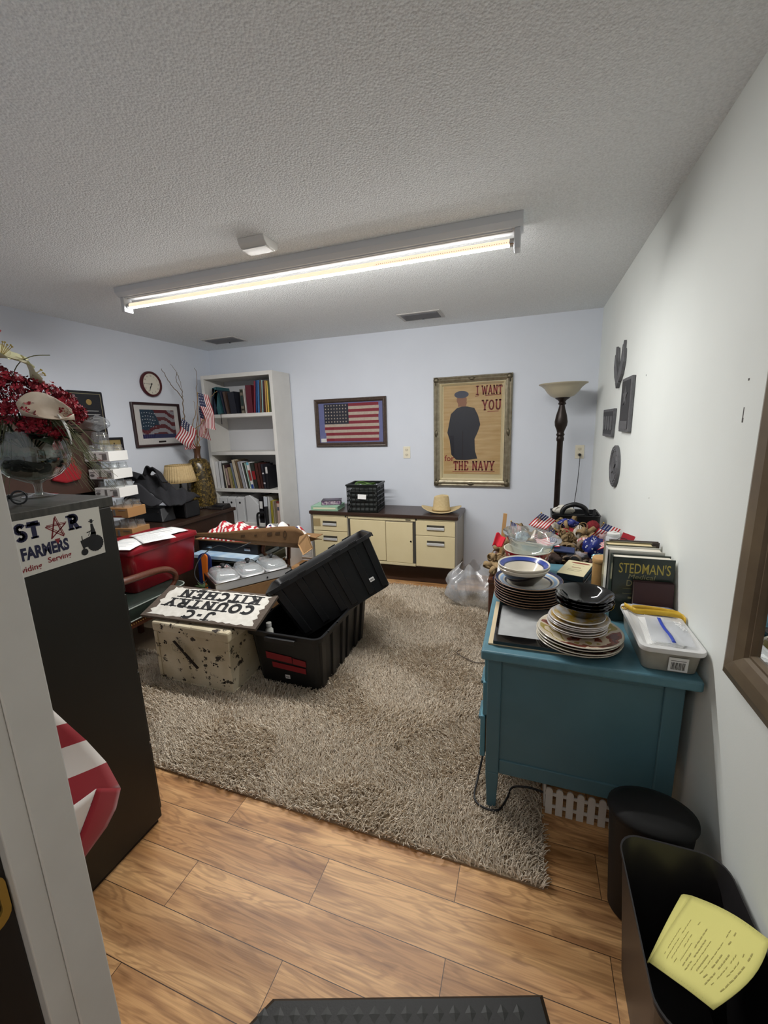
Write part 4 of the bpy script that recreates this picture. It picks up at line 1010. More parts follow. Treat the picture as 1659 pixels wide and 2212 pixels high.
# ------------------------------------------------------------------ food warmer on a carton
t = thing('cardboard_box', 'plain brown cardboard carton supporting the stainless food warmer', 'box', (-1.99, 2.47, 0), rotz=math.atan2(.465, .319), local=True)
MB().box(-.24, .24, -.13, .13, .008, .408).build('carton', cardb, t, bevel=.003)
b = MB(); b.box(-.24, .24, -.001, .001, .4081, .4086); b.box(-.24, .24, -.03, .03, .4082, .4089); b.build('packing_tape', mat('tan packing tape', '#b58f5e', .3), t)
t = thing('food_warmer', 'stainless steel buffet food warmer with three clear lidded pans', 'food warmer', (-2.00, 2.49, .41), rotz=math.atan2(.465, .319), local=True)
L_, W_ = .565, .305
b = MB(); b.box(-L_ / 2, L_ / 2, -W_ / 2, W_ / 2, .004, .062); b.build('base', steel, t, bevel=.006)
b = MB(); b.box(-L_ / 2 - .004, L_ / 2 + .004, -W_ / 2 - .004, W_ / 2 + .004, .062, .070); b.build('top_rim', chrome, t, bevel=.002)
for s_ in (-1, 1):
    b = MB(); x = s_ * (L_ / 2 + .006); b.box(min(x, x - s_ * .014), max(x, x - s_ * .014), -W_ / 2 + .002, W_ / 2 - .002, .002, .066); b.build('end_panel', mat('dark end panel', '#2f2322', .35), t, bevel=.003)
lidc = clear_mat('clear warmer lid', '#f2f5f6', .08, .22, '#e8ebec', gloss=1.8, ior=1.7)
for k in range(3):
    xc = (k - 1) * .184
    b = MB(); r0 = [(x, y, z) for z, g in ((.070, .0), (.074, 0)) for x, y in []]
    rings = [b.pts([(xc + x * s_, y * s_, z) for x, y in rrect(-.086, .086, -.138, .138, .03, 5)]) for s_, z in ((1, .070), (.98, .078), (.93, .079), (.90, .072))]
    b.loft(rings, True, (False, True)); b.build('pan', steel, t, smooth=40)
    b = MB(); rings = [b.pts([(xc + x * s_, y * s_, z) for x, y in rrect(-.083, .083, -.134, .134, .035, 5)]) for s_, z in ((1, .080), (.97, .092), (.90, .108), (.74, .122), (.5, .128), (.0, .130))]
    b.loft(rings[:-1]); l = b.build('lid', lidc, t, smooth=60)
    b = MB(); b.lathe([(.010, .128), (.010, .138), (.017, .143), (.02, .152), (.016, .16), (0, .162)], 16, (xc, 0, 0), None, None, 1.0, 1.25); b.build('knob', blackp, l, smooth=True)
b = MB(); b.cyl((.09, -W_ / 2 - .006, .03), (.09, -W_ / 2, .03), .006, n=10); b.build('indicator', blackp, t)
MB().tube(spline([(-L_ / 2 - .01, .06, .04), (-.34, .02, .035), (-.36, .10, .10), (-.28, .19, .19), (-.15, .22, .24), (-.05, .20, .20), (.02, .24, .19), (.18, .25, .22), (.26, .30, .17), (.3, .36, .1)], 8), .0038, 6).build('power_cord', blackp, t, smooth=True)

# ------------------------------------------------------------------ heap on the second armchair
t = thing('game_board', 'pale blue cloud-printed flat box on the buried green armchair', 'game box', (-2.40, 2.86, .475))
skyb = mat('pale blue cloud print', '#7fa3c6', .5, col2='#c3d3dc', nscale=9)
MB().box(-2.70, -2.09, 2.64, 3.05, .475, .505).build('box_lid', skyb, t, bevel=.002)
t = thing('navy_toy', 'navy blue rounded plastic panel propped beside the red tub', 'toy', (-2.46, 2.52, .32))
b = MB(); b.prism(rrect(-.06, .06, 0, .55, .055, 6), -.008, .008, fr((-2.455, 2.51, .012), (1, .1, 0), (0, .06, 1))); b.build('panel', mat('navy toy plastic', '#1d2a5c', .4), t, bevel=.003)
t = thing('toy_paddle', 'orange plastic paddle standing between red tub and food warmer', 'toy', (-2.39, 2.47, .3))
b = MB(); b.prism([(-.022, 0), (.018, 0)] + arc(0, .19, .028, .03, 0, 180, 8), -.007, .007, fr((-2.395, 2.46, .36), (1, .05, 0), (0, .08, 1))); b.build('blade', mat('orange plastic', '#c2641c', .45), t, bevel=.003)
b = MB(); b.box(-2.405, -2.385, 2.452, 2.466, .12, .365); b.build('handle', mat('orange plastic', '#c2641c', .45), t)
t = thing('artificial_leaves', 'sprig of green artificial leaves on floor beneath the orange paddle', 'leaves', (-2.36, 2.42, .34))
b = MB(); rr = random.Random(21)
for k in range(16):
    a = rr.uniform(0, 2 * PI); L2 = rr.uniform(.06, .11); o = Vector((-2.36, 2.40, .33)); d = Vector((math.cos(a), math.sin(a), rr.uniform(-.1, .6))); s_ = d.cross(Vector((0, 0, 1))).normalized() * .012
    b.face(b.pts([o, o + d * L2 * .5 + s_, o + d * L2, o + d * L2 * .5 - s_]))
b.cyl((-2.36, 2.40, .0), (-2.36, 2.40, .335), .006, n=6)
b.build('foliage', mat('leaf green', '#2c4020', .6), t)
t = thing('dark_case', 'flat dark brown case lying on blue printed box under the cardboard tray', 'case', (-2.4, 2.95, .505))
MB().box(-2.72, -2.10, 2.76, 3.18, .506, .60).build('case', mat('dark case', '#1f1b1b', .5), t, bevel=.006)
b = MB()
for x in (-2.6, -2.2): b.box(x - .03, x + .03, 2.752, 2.76, .535, .56)
b.build('latches', chrome, t)
t = thing('cardboard_tray', 'wide flattened brown cardboard box with raised front flap holding folded flags', 'box', (-2.2, 2.95, .60))
MB().box(-2.74, -1.70, 2.735, 3.16, .602, .608).build('bottom', cardb, t)
Tt = [(-2.74, .667), (-2.42, .692), (-2.13, .735), (-1.86, .774), (-1.70, .786), (-1.63, .757)]; Bb = [(-2.74, .640), (-2.42, .632), (-2.14, .620), (-1.92, .606), (-1.70, .607), (-1.56, .614)]
def lerp_poly(P_, u):
    f = u * (len(P_) - 1); i = min(int(f), len(P_) - 2); f -= i
    return (P_[i][0] + (P_[i + 1][0] - P_[i][0]) * f, P_[i][1] + (P_[i + 1][1] - P_[i][1]) * f)
def flapf(u, v):
    a = lerp_poly(Bb, u); c = lerp_poly(Tt, u); x = a[0] + (c[0] - a[0]) * v; z = a[1] + (c[1] - a[1]) * v
    return Vector((x, 2.725 - .03 * v * u, z))
MB().sheet(flapf, 40, 4).build('front_flap', mat('printed brown cardboard', '#775939', .85, col2='#6c4f31', nscale=20), t, solid=.006, smooth=True)
b = MB()
def ff(u, v, e=.006): p = flapf(u, v); return (p.x, p.y - e, p.z)
for (u, v, w, h_) in ((.34, .45, .03, .14), (.44, .5, .02, .10), (.54, .55, .035, .16), (.60, .6, .05, .12)):
    b.poly([ff(u, v), ff(u + w, v + .03), ff(u + w, v + .03 + h_), ff(u, v + h_)])
rngp = [ff(.70 + .018 * math.cos(k * PI / 6), .62 + .20 * math.sin(k * PI / 6)) for k in range(12)]; rin = [ff(.70 + .011 * math.cos(k * PI / 6), .62 + .12 * math.sin(k * PI / 6)) for k in range(12)]
vo = b.pts(rngp); vi = b.pts(rin)
for k in range(12): b.face([vo[k], vo[(k + 1) % 12], vi[(k + 1) % 12], vi[k]])
b.build('printed_marks', mat('dark box print', '#4a3520', .9), t, recalc=False)
b = MB(); v = b.pts([(-1.655, 2.70, .708), (-1.563, 2.66, .749), (-1.523, 2.66, .633), (-1.592, 2.63, .583), (-1.668, 2.69, .645)]); b.face(v)
b.build('corner_flap', mat('light cardboard inside', '#a9845a', .85), t, solid=.006)
b = MB()
b.sheet(lambda u, v: Vector((-1.70 + .06 * u + .02 * v, 2.74 + .25 * v, .608 + .10 * (1 - v) * math.sin(u * PI / 2))), 6, 4); b.build('side_flap', cardb, t, solid=.006, smooth=True)
def bundle(label, x0, x1, y0, y1, z, hgt, stripes, seed, pal, nm='folded_bunting'):
    t = thing(nm, label, 'bunting', ((x0 + x1) / 2, (y0 + y1) / 2, z)); q = random.Random(seed)
    ph = [q.uniform(0, 6) for _ in range(4)]
    def f(u, v):
        e = (1 - abs(2 * u - 1) ** 4) * (1 - abs(2 * v - 1) ** 4)
        return Vector((x0 + (x1 - x0) * u + .01 * math.sin(9 * v + ph[0]), y0 + (y1 - y0) * v + .012 * math.sin(11 * u + ph[1]), z + hgt * e * (.7 + .3 * math.sin(17 * u + ph[2] + 3 * v) * math.sin(6 * v + ph[3])) + .002))
    b = MB(); b.sheet(f, 44, 14, lambda i, j: stripes(i, j)); b.sheet(lambda u, v: Vector((x0 + (x1 - x0) * u, y0 + (y1 - y0) * v, z + .001)), 2, 2)
    b.build('cloth', pal, t, smooth=True)
    return t
brt = [mat('bright red bunting', '#b3202d', .75), mat('bright white bunting', '#e6e2de', .8), mat('bright navy bunting', '#252f66', .75)]
t = bundle('folded red and white striped bunting with blue star corner in the cardboard tray', -2.70, -2.20, 2.76, 3.05, .608, .135, lambda i, j: (2 if (i < 14 and j > 6 and (i + j) % 4 != 0) else ((i + j // 2) // 2) % 2), 1, brt)
t = bundle('folded white bunting with red and blue shapes in the cardboard tray', -2.19, -1.78, 2.80, 3.08, .608, .14, lambda i, j: 2 if (i % 9 in (0, 1, 2) and j % 6 in (1, 2)) else (0 if (i % 11 in (5, 6) and j % 5 < 3) else 1), 2, brt)
# ------------------------------------------------------------------ left wall: clock, prints, plaques
MLW = fr((XL + .001, 0, 0), (0, 1, 0), (0, 0, 1))      # x = depth, y = up, z into the room
t = thing('wall_clock', 'round wall clock with dark red rim and cream face on left wall', 'clock', (XL, 3.246, 2.0))
Mc = MLW @ Matrix.Translation((3.246, 2.0, 0))
b = MB(); b.lathe([(0, 0), (.118, 0), (.122, .012), (.12, .026), (.112, .034), (.103, .032), (.098, .02)], 44, (0, 0, 0), Mc); b.build('rim', mat('dark red clock rim', '#4a1d20', .3), t, smooth=50)
b = MB(); b.lathe([(.1, .018), (0, .018)], 40, (0, 0, 0), Mc); b.build('face', mat('cream clock face', '#cfcabb', .5), t)
b = MB()
for k in range(12):
    a = PI / 2 - k * PI / 6
    b.text(str(12 if k == 0 else k), .022, Mc @ Matrix.Translation((.08 * math.cos(a), .08 * math.sin(a) - .008, .0186)))
b.build('numerals', blackpaint, t, recalc=False)
b = MB()
def hand(a, L2, w, z):
    d = Vector((math.cos(a), math.sin(a))); n_ = Vector((-d.y, d.x)) * w
    b.prism([tuple(-d * .012 - n_), tuple(d * L2 - n_ * .5), tuple(d * L2 + n_ * .5), tuple(-d * .012 + n_)], z, z + .0008, Mc)
hand(math.radians(-122), .05, .004, .0215); hand(math.radians(-116), .074, .003, .0225); hand(math.radians(180), .085, .0012, .0235)
b.lathe([(.006, .02), (.006, .025), (0, .025)], 12, (0, 0, 0), Mc)
b.build('hands', blackpaint, t, recalc=False)

def frame_left(b, y0, y1, z0, z1, prof):
    rings = []
    for u, d in prof: rings.append([b.bm.verts.new(MLW @ Vector(p)) for p in ((y0 + u, z0 + u, d), (y1 - u, z0 + u, d), (y1 - u, z1 - u, d), (y0 + u, z1 - u, d))])
    b.loft(rings, True, (False, False)); return b
t = thing('framed_print', 'dark framed print of a waving flag in white matting on left wall', 'picture', (XL, 3.27, 1.605))
y0, y1, z0, z1 = 2.985, 3.560, 1.393, 1.822
frame_left(MB(), y0, y1, z0, z1, [(0, 0), (0, .022), (.006, .026), (.02, .024), (.026, .01)]).build('frame', mat('dark burgundy frame', '#2e1b1c', .3), t)
MB().box(y0 + .02, y1 - .02, z0 + .02, z1 - .02, .004, .008, MLW).build('mat_board', mat('white mat board', '#cfccc9', .8), t)
pu0, pu1, pv0, pv1 = 3.075, 3.485, 1.477, 1.755
def wv(u, v): return MLW @ Vector((pu0 + u * (pu1 - pu0), pv0 + v * (pv1 - pv0), .0085))
b = MB(); nu, nv = 40, 28
def flagpic(i, j):
    u = (i + .5) / nu; v = (j + .5) / nv
    if v < .13: return 3
    w = v + .10 * math.sin(u * 7.5 + .6) + .03 * math.sin(u * 15)
    if u < .44 + .08 * math.sin(v * 4) and w > .40: return 2
    return int(w * 7.3) % 2
b.sheet(wv, nu, nv, flagpic)
b.build('picture', [mat('print red', '#5c2228', .6), mat('print grey white', '#8f8e93', .6), mat('print teal navy', '#21384a', .6), mat('print dark blue', '#1b2150', .6)], t, recalc=False)
b = MB(); rr = random.Random(4)
for i in range(6):
    for j in range(5):
        u = .05 + .07 * i + .02 * (j % 2); v = .42 + .115 * j + .02 * math.sin(i)
        if u > .40: continue
        star(b, u, v, .022, lambda X, Z: wv(X, Z) + Vector((.0006, 0, 0)))
b.build('stars', mat('print star white', '#c9cdd0', .6), t, recalc=False)
MB().box(3.25, 3.34, 1.432, 1.450, .0082, .0095, MLW).build('name_plate', mat('dark name plate', '#2b2522', .4, .5), t)
MB().box(y0 + .024, y1 - .024, z0 + .024, z1 - .024, .013, .0135, MLW).build('glazing', mat('picture glazing', '#ffffff', .03, alpha=.06, spec=.5), t)
t = thing('award_plaque', 'black award plaque with gold seal on left wall behind red flowers', 'plaque', (XL, 2.57, 1.70))
MB().prism(rrect(2.42, 2.715, 1.50, 1.89, .01, 3), .001, .02, MLW).build('board', mat('black lacquer plaque', '#15151a', .3), t, bevel=.003)
frame_left(MB(), 2.44, 2.695, 1.52, 1.87, [(0, .0202), (0, .0212), (.004, .0212), (.004, .0202)]).build('border_line', mat('gold line', '#a09777', .4, .5), t)
b = MB(); b.lathe([(.024, 0), (.024, .003), (0, .004)], 20, (0, 0, 0), MLW @ Matrix.Translation((2.585, 1.80, .02)))
b.build('seal', mat('gold seal', '#a88d56', .4, .6), t)
b = MB()
for k, w in enumerate((.16, .18, .15, .12)): b.box(2.58 - w / 2, 2.58 + w / 2, 1.725 - k * .03, 1.730 - k * .03, .0202, .021, MLW)
b.build('engraved_lines', mat('silver engraving', '#a8a8a6', .5), t)
t = thing('award_plaque', 'small dark framed gold certificate on left wall beside glass jars', 'plaque', (XL, 2.74, 1.40))
frame_left(MB(), 2.60, 2.85, 1.30, 1.50, [(0, 0), (0, .018), (.02, .018), (.022, .008)]).build('frame', mat('black lacquer plaque', '#15151a', .3), t)
MB().box(2.615, 2.835, 1.315, 1.485, .004, .009, MLW).build('certificate', mat('brass certificate', '#9c8a5c', .4, .3), t)
b = MB()
for (cy, cz) in ((2.765, 1.445), (2.78, 1.43), (2.755, 1.43)): b.lathe([(.008, .009), (.006, .011), (0, .011)], 8, (0, 0, 0), MLW @ Matrix.Translation((cy, cz, 0)))
for k in range(3): b.box(2.70, 2.82, 1.40 - k * .025, 1.404 - k * .025, .009, .0096, MLW)
b.build('print', mat('dark engraving', '#3b3120', .6), t)

# ------------------------------------------------------------------ goblet of artificial flowers on the filing cabinet
gx, gy, gz = -1.605, .945, 1.32
k_ = Vector((gx, gy, 0)).normalized(); rt = Vector((-k_.y, k_.x, 0)) * -1      # away from camera, and to its right
t = thing('goblet_vase', 'big footed clear glass goblet of dark stones on the black filing cabinet', 'vase', (gx, gy, gz))
b = MB(); b.lathe([(r_ * (1.0 if z_ < .05 else 1.2), z_) for r_, z_ in [(0, .001), (.052, .001), (.052, .004), (.03, .008), (.012, .014), (.0105, .03), (.013, .045), (.03, .055), (.062, .075), (.084, .105), (.092, .14), (.086, .18), (.07, .222), (.0665, .222), (.083, .179), (.0885, .14), (.0805, .107), (.06, .079), (.02, .060), (0, .058)]], 40, (gx, gy, gz)); b.build('goblet', glass, t, smooth=True)
b = MB(); rr = random.Random(2)
for k in range(120):
    a = rr.uniform(0, 2 * PI); r_ = .090 * math.sqrt(rr.random()); zz = .085 + rr.random() * .045 + max(0, r_ - .04) * .35
    if r_ > .062 and zz < .105: r_ = .055
    b.ball((gx + r_ * math.cos(a), gy + r_ * math.sin(a), gz + zz), rr.uniform(.008, .014), 8, (1, .8, .6))
b.build('stones', mat('black stones', '#0f1011', .15), t, smooth=True)
b = MB()
for k in range(46):
    a = rr.uniform(0, 2 * PI); r_ = .092 * math.sqrt(rr.random())
    b.ball((gx + r_ * math.cos(a), gy + r_ * math.sin(a), gz + .142 + rr.random() * .014), rr.uniform(.005, .009), 8, (1, 1, .7))
b.build('glass_beads', clear_mat('clear beads', '#cfe0d4', .05, .12, ior=1.6), t, smooth=True)
# the bouquet
t = thing('artificial_bouquet', 'bouquet of crimson blossoms, white lilies and grass blades in glass goblet', 'flowers', (gx, gy, gz + .2))
def Q(r_, u, z): return Vector((gx, gy, gz)) + rt * r_ + k_ * u + Vector((0, 0, z))
crim = [mat('crimson petal', '#8c1226', .6), mat('deep crimson petal', '#5f0a1c', .65), mat('bright crimson petal', '#a81c30', .55)]
def blossom(b, c, R_, n_, q):
    for _ in range(n_):
        d = Vector((q.gauss(0, 1), q.gauss(0, 1), q.gauss(0, 1) * .9 + .25)).normalized(); o = c + d * R_ * q.uniform(.55, 1.0)
        b.mi = q.choice((0, 0, 1, 2)); u = d.orthogonal().normalized(); w = d.cross(u); a0 = q.uniform(0, 6)
        for k in range(4):
            a = a0 + k * PI / 2; e = u * math.cos(a) + w * math.sin(a); s_ = u * -math.sin(a) + w * math.cos(a); L2 = q.uniform(.009, .014)
            b.face(b.pts([o, o + e * L2 * .6 + s_ * L2 * .4 + d * .002, o + e * L2 + d * .005, o + e * L2 * .6 - s_ * L2 * .4 + d * .002]))
rr = random.Random(12)
for i, (x, u, z, R_) in enumerate(((-.14, .0, .32, .055), (-.10, -.02, .37, .05), (-.055, .0, .40, .05), (-.02, -.03, .36, .055), (.03, .0, .35, .055), (.075, .02, .345, .045), (.115, .0, .315, .04), (.145, .02, .28, .035), (-.07, -.05, .30, .06), (-.01, -.06, .28, .055), (.02, -.05, .24, .045), (-.15, -.03, .26, .05), (.10, -.02, .29, .03))):
    b = MB(); c = Q(x, u, z); blossom(b, c, R_, int(70 + 600 * R_), rr)
    bl = b.build('blossom_cluster', crim, t, recalc=False)
    b = MB(); b.tube([Q(x * .15, u * .2, .17), Q(x * .55, u * .5, .17 + (z - .17) * .5), c], .0022, 5); b.build('stem', mat('dark stem', '#22301c', .7), bl)
lily = mat('cream lily petal', '#ddd8bd', .6, col2='#c9cc9a', nscale=25); callw = mat('ivory calla', '#cdbfae', .5, col2='#b7a48f', nscale=14); callr = mat('red calla', '#a01c22', .5, col2='#851319', nscale=20)
def petal(b, o, d, up, L2, w, curl, cc=.25):
    d = d.normalized(); s_ = d.cross(up).normalized(); up = s_.cross(d)
    b.sheet(lambda u, v: o + d * L2 * u + s_ * (v - .5) * 2 * w * math.sin(PI * (u * .92 + .04)) ** .8 + up * (-curl * u * u + cc * w * (2 * v - 1) ** 2), 8, 4)
def lilyf(c, face, L2, w):
    b = MB(); face = face.normalized(); u_ = face.orthogonal().normalized(); w_ = face.cross(u_)
    for k in range(6):
        a = k * PI / 3; e = u_ * math.cos(a) + w_ * math.sin(a); petal(b, c, e + face * .7, face, L2, w, L2 * .35)
    f = b.build('lily', lily, t, smooth=True)
    b = MB()
    for k in range(5):
        a = k * 2 * PI / 5; e = u_ * math.cos(a) * .25 + w_ * math.sin(a) * .25 + face; b.tube([c, c + e * L2 * .6], .001, 4); b.ball(tuple(c + e * L2 * .6), .003, 6)
    b.build('stamens', mat('ochre stamen', '#9b8a4d', .7), f)
lilyf(Q(-.03, -.01, .455), rt * .5 + Vector((0, 0, .8)) - k_ * .3, .085, .026)
lilyf(Q(-.12, .0, .455), rt * .2 + Vector((0, 0, .6)) - k_ * .4, .09, .026)
lilyf(Q(.035, .01, .40), rt * .8 + Vector((0, 0, .4)), .07, .022)
def calla(c, axis, R_, L2, m_, side):
    axis = axis.normalized(); s_ = side.normalized(); w_ = axis.cross(s_)
    b = MB(); b.sheet(lambda u, v: c + axis * L2 * (u - .35 * max(0, u - .6) ** 1.5 + .22 * u ** 3 * math.cos(2 * PI * v)) + (s_ * math.cos(2 * PI * v) + w_ * math.sin(2 * PI * v)) * (.007 + .3 * R_ * u + R_ * max(0, u - .35) ** 2.2 * 1.6), 14, 24)
    f = b.build('calla', m_, t, smooth=True)
    MB().tube([c + axis * .01, c + axis * L2 * .75], .0035, 6).build('spadix', mat('yellow spadix', '#b79a45', .6), f, smooth=True)
calla(Q(-.098, .0, .40), Vector((0, 0, 1)) + rt * .1, .07, .125, callr, rt)
b = MB(); petal(b, Q(-.005, -.085, .27), rt * 1.0 + Vector((0, 0, .22)), -k_ + Vector((0, 0, .6)), .135, .052, .085, 1.1)
b.build('ivory_petal', callw, t, smooth=True, solid=.0015)
b = MB(); petal(b, Q(.085, -.065, .275), rt * .45 - Vector((0, 0, .8)), rt + Vector((0, 0, .3)) - k_ * .3, .10, .016, .03); b.build('white_petal', mat('white calla', '#c9cac6', .5), t, smooth=True, solid=.0015)
b = MB()
for k in range(26):
    a = rr.uniform(0, 2 * PI); e = rt * math.cos(a) + k_ * math.sin(a) * .8; o = Q(0, 0, .20) + e * .03; L2 = rr.uniform(.08, .15); petal(b, o, e + Vector((0, 0, rr.uniform(-.1, .9))), Vector((0, 0, 1)), L2, rr.uniform(.014, .03), L2 * .3)
b.build('broad_leaves', mat('dark green leaf', '#1c2a18', .5), t, smooth=True)
b = MB()
for (x, u, z) in ((.07, -.04, .205), (.05, -.06, .215), (.085, -.03, .215)): blossom(b, Q(x, u, z), .02, 30, rr)
b.build('low_blossom', crim, t, recalc=False)
b = MB()
for k in range(64):
    a = rr.uniform(-.9, .9) if k < 46 else rr.uniform(2.2, 4.1); e = rt * math.cos(a) + k_ * math.sin(a) * .7 - k_ * .12; R_ = rr.uniform(.12, .27) * (1 if k < 46 else .62); drop = rr.uniform(.02, .20)
    pth = [Q(0, 0, .19) + e * R_ * s_ + Vector((0, 0, .09 * math.sin(PI * min(1, s_ * 1.3)) - drop * s_ ** 2.2)) for s_ in [i / 9 for i in range(10)]]
    for p in pth:
        if p.z < gz + .004: p.z = gz + .004
    b.tube(pth, .0012, 4, radii=[.0021 - .0015 * i / 9 for i in range(10)])
pth = [Q(-.03, 0, .30), Q(.0, .0, .42), Q(.045, 0, .465), Q(.10, 0, .475)]; b.tube(spline(pth, 5), .0015, 5)
b.build('grass_blades', mat('olive grass blade', '#7d7d5b', .6, col2='#4a5033', nscale=14), t, smooth=True)

t = thing('eyeglasses', 'black framed eyeglasses folded on filing cabinet beside the goblet', 'glasses', (-1.49, .80, 1.32))
b = MB(); o = Vector((-1.475, .785, 1.322)); d = Vector((.3, .95, 0)).normalized() * .72; s_ = Vector((-.95, .3, 0))
for c_ in (-.032, .032):
    b.tube([o + d * (c_ + .026 * math.cos(a)) + Vector((0, 0, .022 + .020 * math.sin(a))) for a in [i * PI / 8 for i in range(16)]], .0028, 6, closed=True)
b.tube([o + d * -.008 + Vector((0, 0, .028)), o + Vector((0, 0, .031)), o + d * .008 + Vector((0, 0, .028))], .0025, 6)
b.build('rims', blackp, t, smooth=True)
for c_, a in ((-.058, .9), (.058, -.75)):
    b = MB(); b.tube([o + d * c_ + Vector((0, 0, .03)), o + d * c_ + s_ * .012 + Vector((0, 0, .03)), o + d * (c_ + a * .07) + s_ * .04 + Vector((0, 0, .020)), o + d * (c_ + a * .12) + s_ * .06 + Vector((0, 0, .004))], .003, 6, flat=1.6); b.build('temple', blackp, t, smooth=True)
b = MB()
for c_ in (-.032, .032): b.poly([o + d * (c_ + .024 * math.cos(a)) + Vector((0, 0, .022 + .018 * math.sin(a))) for a in [i * PI / 8 for i in range(16)]])
b.build('lenses', clearplastic, t)

# striped flag gathered between the doorway and the filing cabinet
t = thing('draped_flag', 'red and white striped flag bunched between doorway and black filing cabinet', 'flag', (-1.16, .56, 0))
b = MB()
fxx = -1.15
rows = [((.42, .94), (.611, .825)), ((.42, .855), (.643, .752)), ((.42, .765), (.681, .667)), ((.42, .68), (.723, .555)), ((.42, .585), (.749, .438))]
def fsheet(a, c, d, e, mi, dx=0.0, k=0):      # a-c upper edge, d-e lower edge as (y, z), seen from the room
    b.mi = mi
    b.sheet(lambda u, v: Vector((fxx + dx + .012 * math.sin(PI * u) * math.sin(1.6 * (k + v) + 2 * u) - .02 * u, *[(a[i] * (1 - u) + c[i] * u) * (1 - v) + (d[i] * (1 - u) + e[i] * u) * v for i in (0, 1)])), 10, 5)
for k in range(4): fsheet(rows[k][0], rows[k][1], rows[k + 1][0], rows[k + 1][1], (0, 1, 0, 1)[k], 0.0, k)
fsheet((.42, .583), (.674, .512), (.42, .42), (.612, .425), 0, .015)
oe = [(.749, .437), (.724, .386), (.689, .356), (.66, .345), (.613, .327), (.56, .24)]; ie = [(.674, .514), (.650, .478), (.625, .445), (.60, .41), (.56, .35), (.48, .24)]
def lp(P_, u): f = u * (len(P_) - 1); i = min(int(f), len(P_) - 2); f -= i; return [P_[i][q] * (1 - f) + P_[i + 1][q] * f for q in (0, 1)]
b.mi = 1
b.sheet(lambda u, v: Vector((fxx - .003 - .016 * v + .006 * math.sin(4 * u) * math.sin(PI * v), *[lp(ie, u)[q] * (1 - v) + lp(oe, u)[q] * v for q in (0, 1)])), 20, 5)
b.build('cloth', [flagwhite, flagred], t, smooth=True, solid=.0025, weld=True)
MB().tube([(-1.17, .42, .02), (-1.17, .40, 1.4)], .011, 10).build('pole', mat('pale wood pole', '#a98a5d', .5), t, smooth=True)
b = MB(); b.sheet(lambda u, v: Vector((-1.02, .40 + (.138 - .02 * v) * u + .004 * math.sin(8 * v), .26 - .235 * v - .015 * u + .02 * u * v)), 6, 6, lambda i, j: 0 if j < 5 else 1); b.build('cloth_tail', [flagwhite, flagred], t, smooth=True, solid=.004)

# ------------------------------------------------------------------ canning jars beside the hutch
jarl = [('white carton of glass canning jars, topmost of the stack', -2.985, 2.25, 1.335, 0), ('white carton of glass canning jars, second of the stack', -2.965, 2.25, 1.205, 0), ('white carton of glass canning jars, third of the stack', -2.935, 2.25, 1.07, 0),
        ('brown carton of glass canning jars, just below the white cartons', -2.86, 2.23, .925, 1), ('brown carton of glass canning jars, lowest of the stack', -2.845, 2.23, .79, 1)]
wtray = mat('white printed tray', '#d9d8d4', .6); btray = mat('tan printed tray', '#9c7448', .75)
jarglass = clear_mat('jar glass', '#f6f8f8', .05, .04, gloss=1.8, ior=1.6)
def jsc(x, y, z): return (x * 1.058, y * 1.058, CAMZ + (z - CAMZ) * 1.058)
for lab, x, y, z, kd in jarl:
    x, y, z = jsc(x, y, z)
    if kd and 'lowest' in lab: z = .7285
    t = thing('jar_carton', lab, 'jar carton', (x, y, z), rotz=.12, local=True, group='cartons of canning jars')
    b = MB(); b.box(-.115, .115, -.09, .09, 0, .075); b.build('tray', btray if kd else wtray, t, bevel=.002)
    b = MB()
    b.box(-.02, .0, -.0912, -.0905, .012, .062); b.box(.03, .095, -.0912, -.0905, .055, .06); b.box(-.105, -.06, -.0912, -.0905, .05, .055)
    for k in range(10): b.poly([(-.085 + .022 * math.cos(a), -.0908, .03 + .011 * math.sin(a)) for a in (k * PI / 5, (k + 1) * PI / 5)] + [(-.085, -.0908, .03)])
    b.build('print', mat('grey print on carton', '#6d6a68', .8), t, recalc=False)
    b = MB(); b.box(-.045, .055, -.0914, -.0906, .008, .014); b.build('red_print', mat('red carton print', '#7e2c28', .8), t)
    if kd == 0: MB().box(.055, .095, -.0915, -.0905, .012, .05).build('barcode', mat('grey print on carton', '#6d6a68', .8), t)
    for i in range(3):
        for j in range(2):
            b = MB(); c = (-.076 + i * .076, -.045 + j * .09, .003)
            b.lathe([(0, 0), (.034, 0), (.036, .01), (.036, .085), (.028, .102), (.028, .122)], 16, c); jo = b.build('jar', jarglass, t, smooth=True)
            b = MB(); b.lathe([(.0285, .108), (.0305, .109), (.0305, .112), (.0285, .113)], 16, c); b.build('neck_ring', jarglass, jo, smooth=True)
for i, (x, y, z) in enumerate((jsc(-3.045, 2.24, 1.452), jsc(-2.965, 2.235, 1.452))):
    t = thing('glass_jar', ('loose glass canning jar on top carton of jars, nearer the dark hutch', 'loose glass canning jar on top carton of jars, nearer the gold certificate')[i], 'jar', (x, y, z), local=True, group='loose jars on the cartons')
    b = MB(); b.lathe([(0, 0), (.034, 0), (.036, .01), (.036, .07), (.027, .085), (.027, .10)], 18, (0, 0, 0)); b.build('body', jarglass, t, smooth=True)
t = thing('film_wrapped_jars', 'clear plastic wrapped bundle on top of the jar stack', 'bundle', jsc(-3.01, 2.24, 1.555))
b = MB(); b.sheet(lambda u, v: Vector((-3.185 + (.10 + .012 * math.sin(9 * u + 4 * v)) * math.sin(PI * min(.98, v + .02)) * math.cos(2 * PI * u), 2.37 + .07 * math.sin(PI * min(.98, v + .02)) * math.sin(2 * PI * u), 1.557 + .12 * v + .01 * math.sin(7 * u * 2 + 9 * v))), 26, 12, closed_u=True); b.build('film', clearplastic, t, smooth=70)

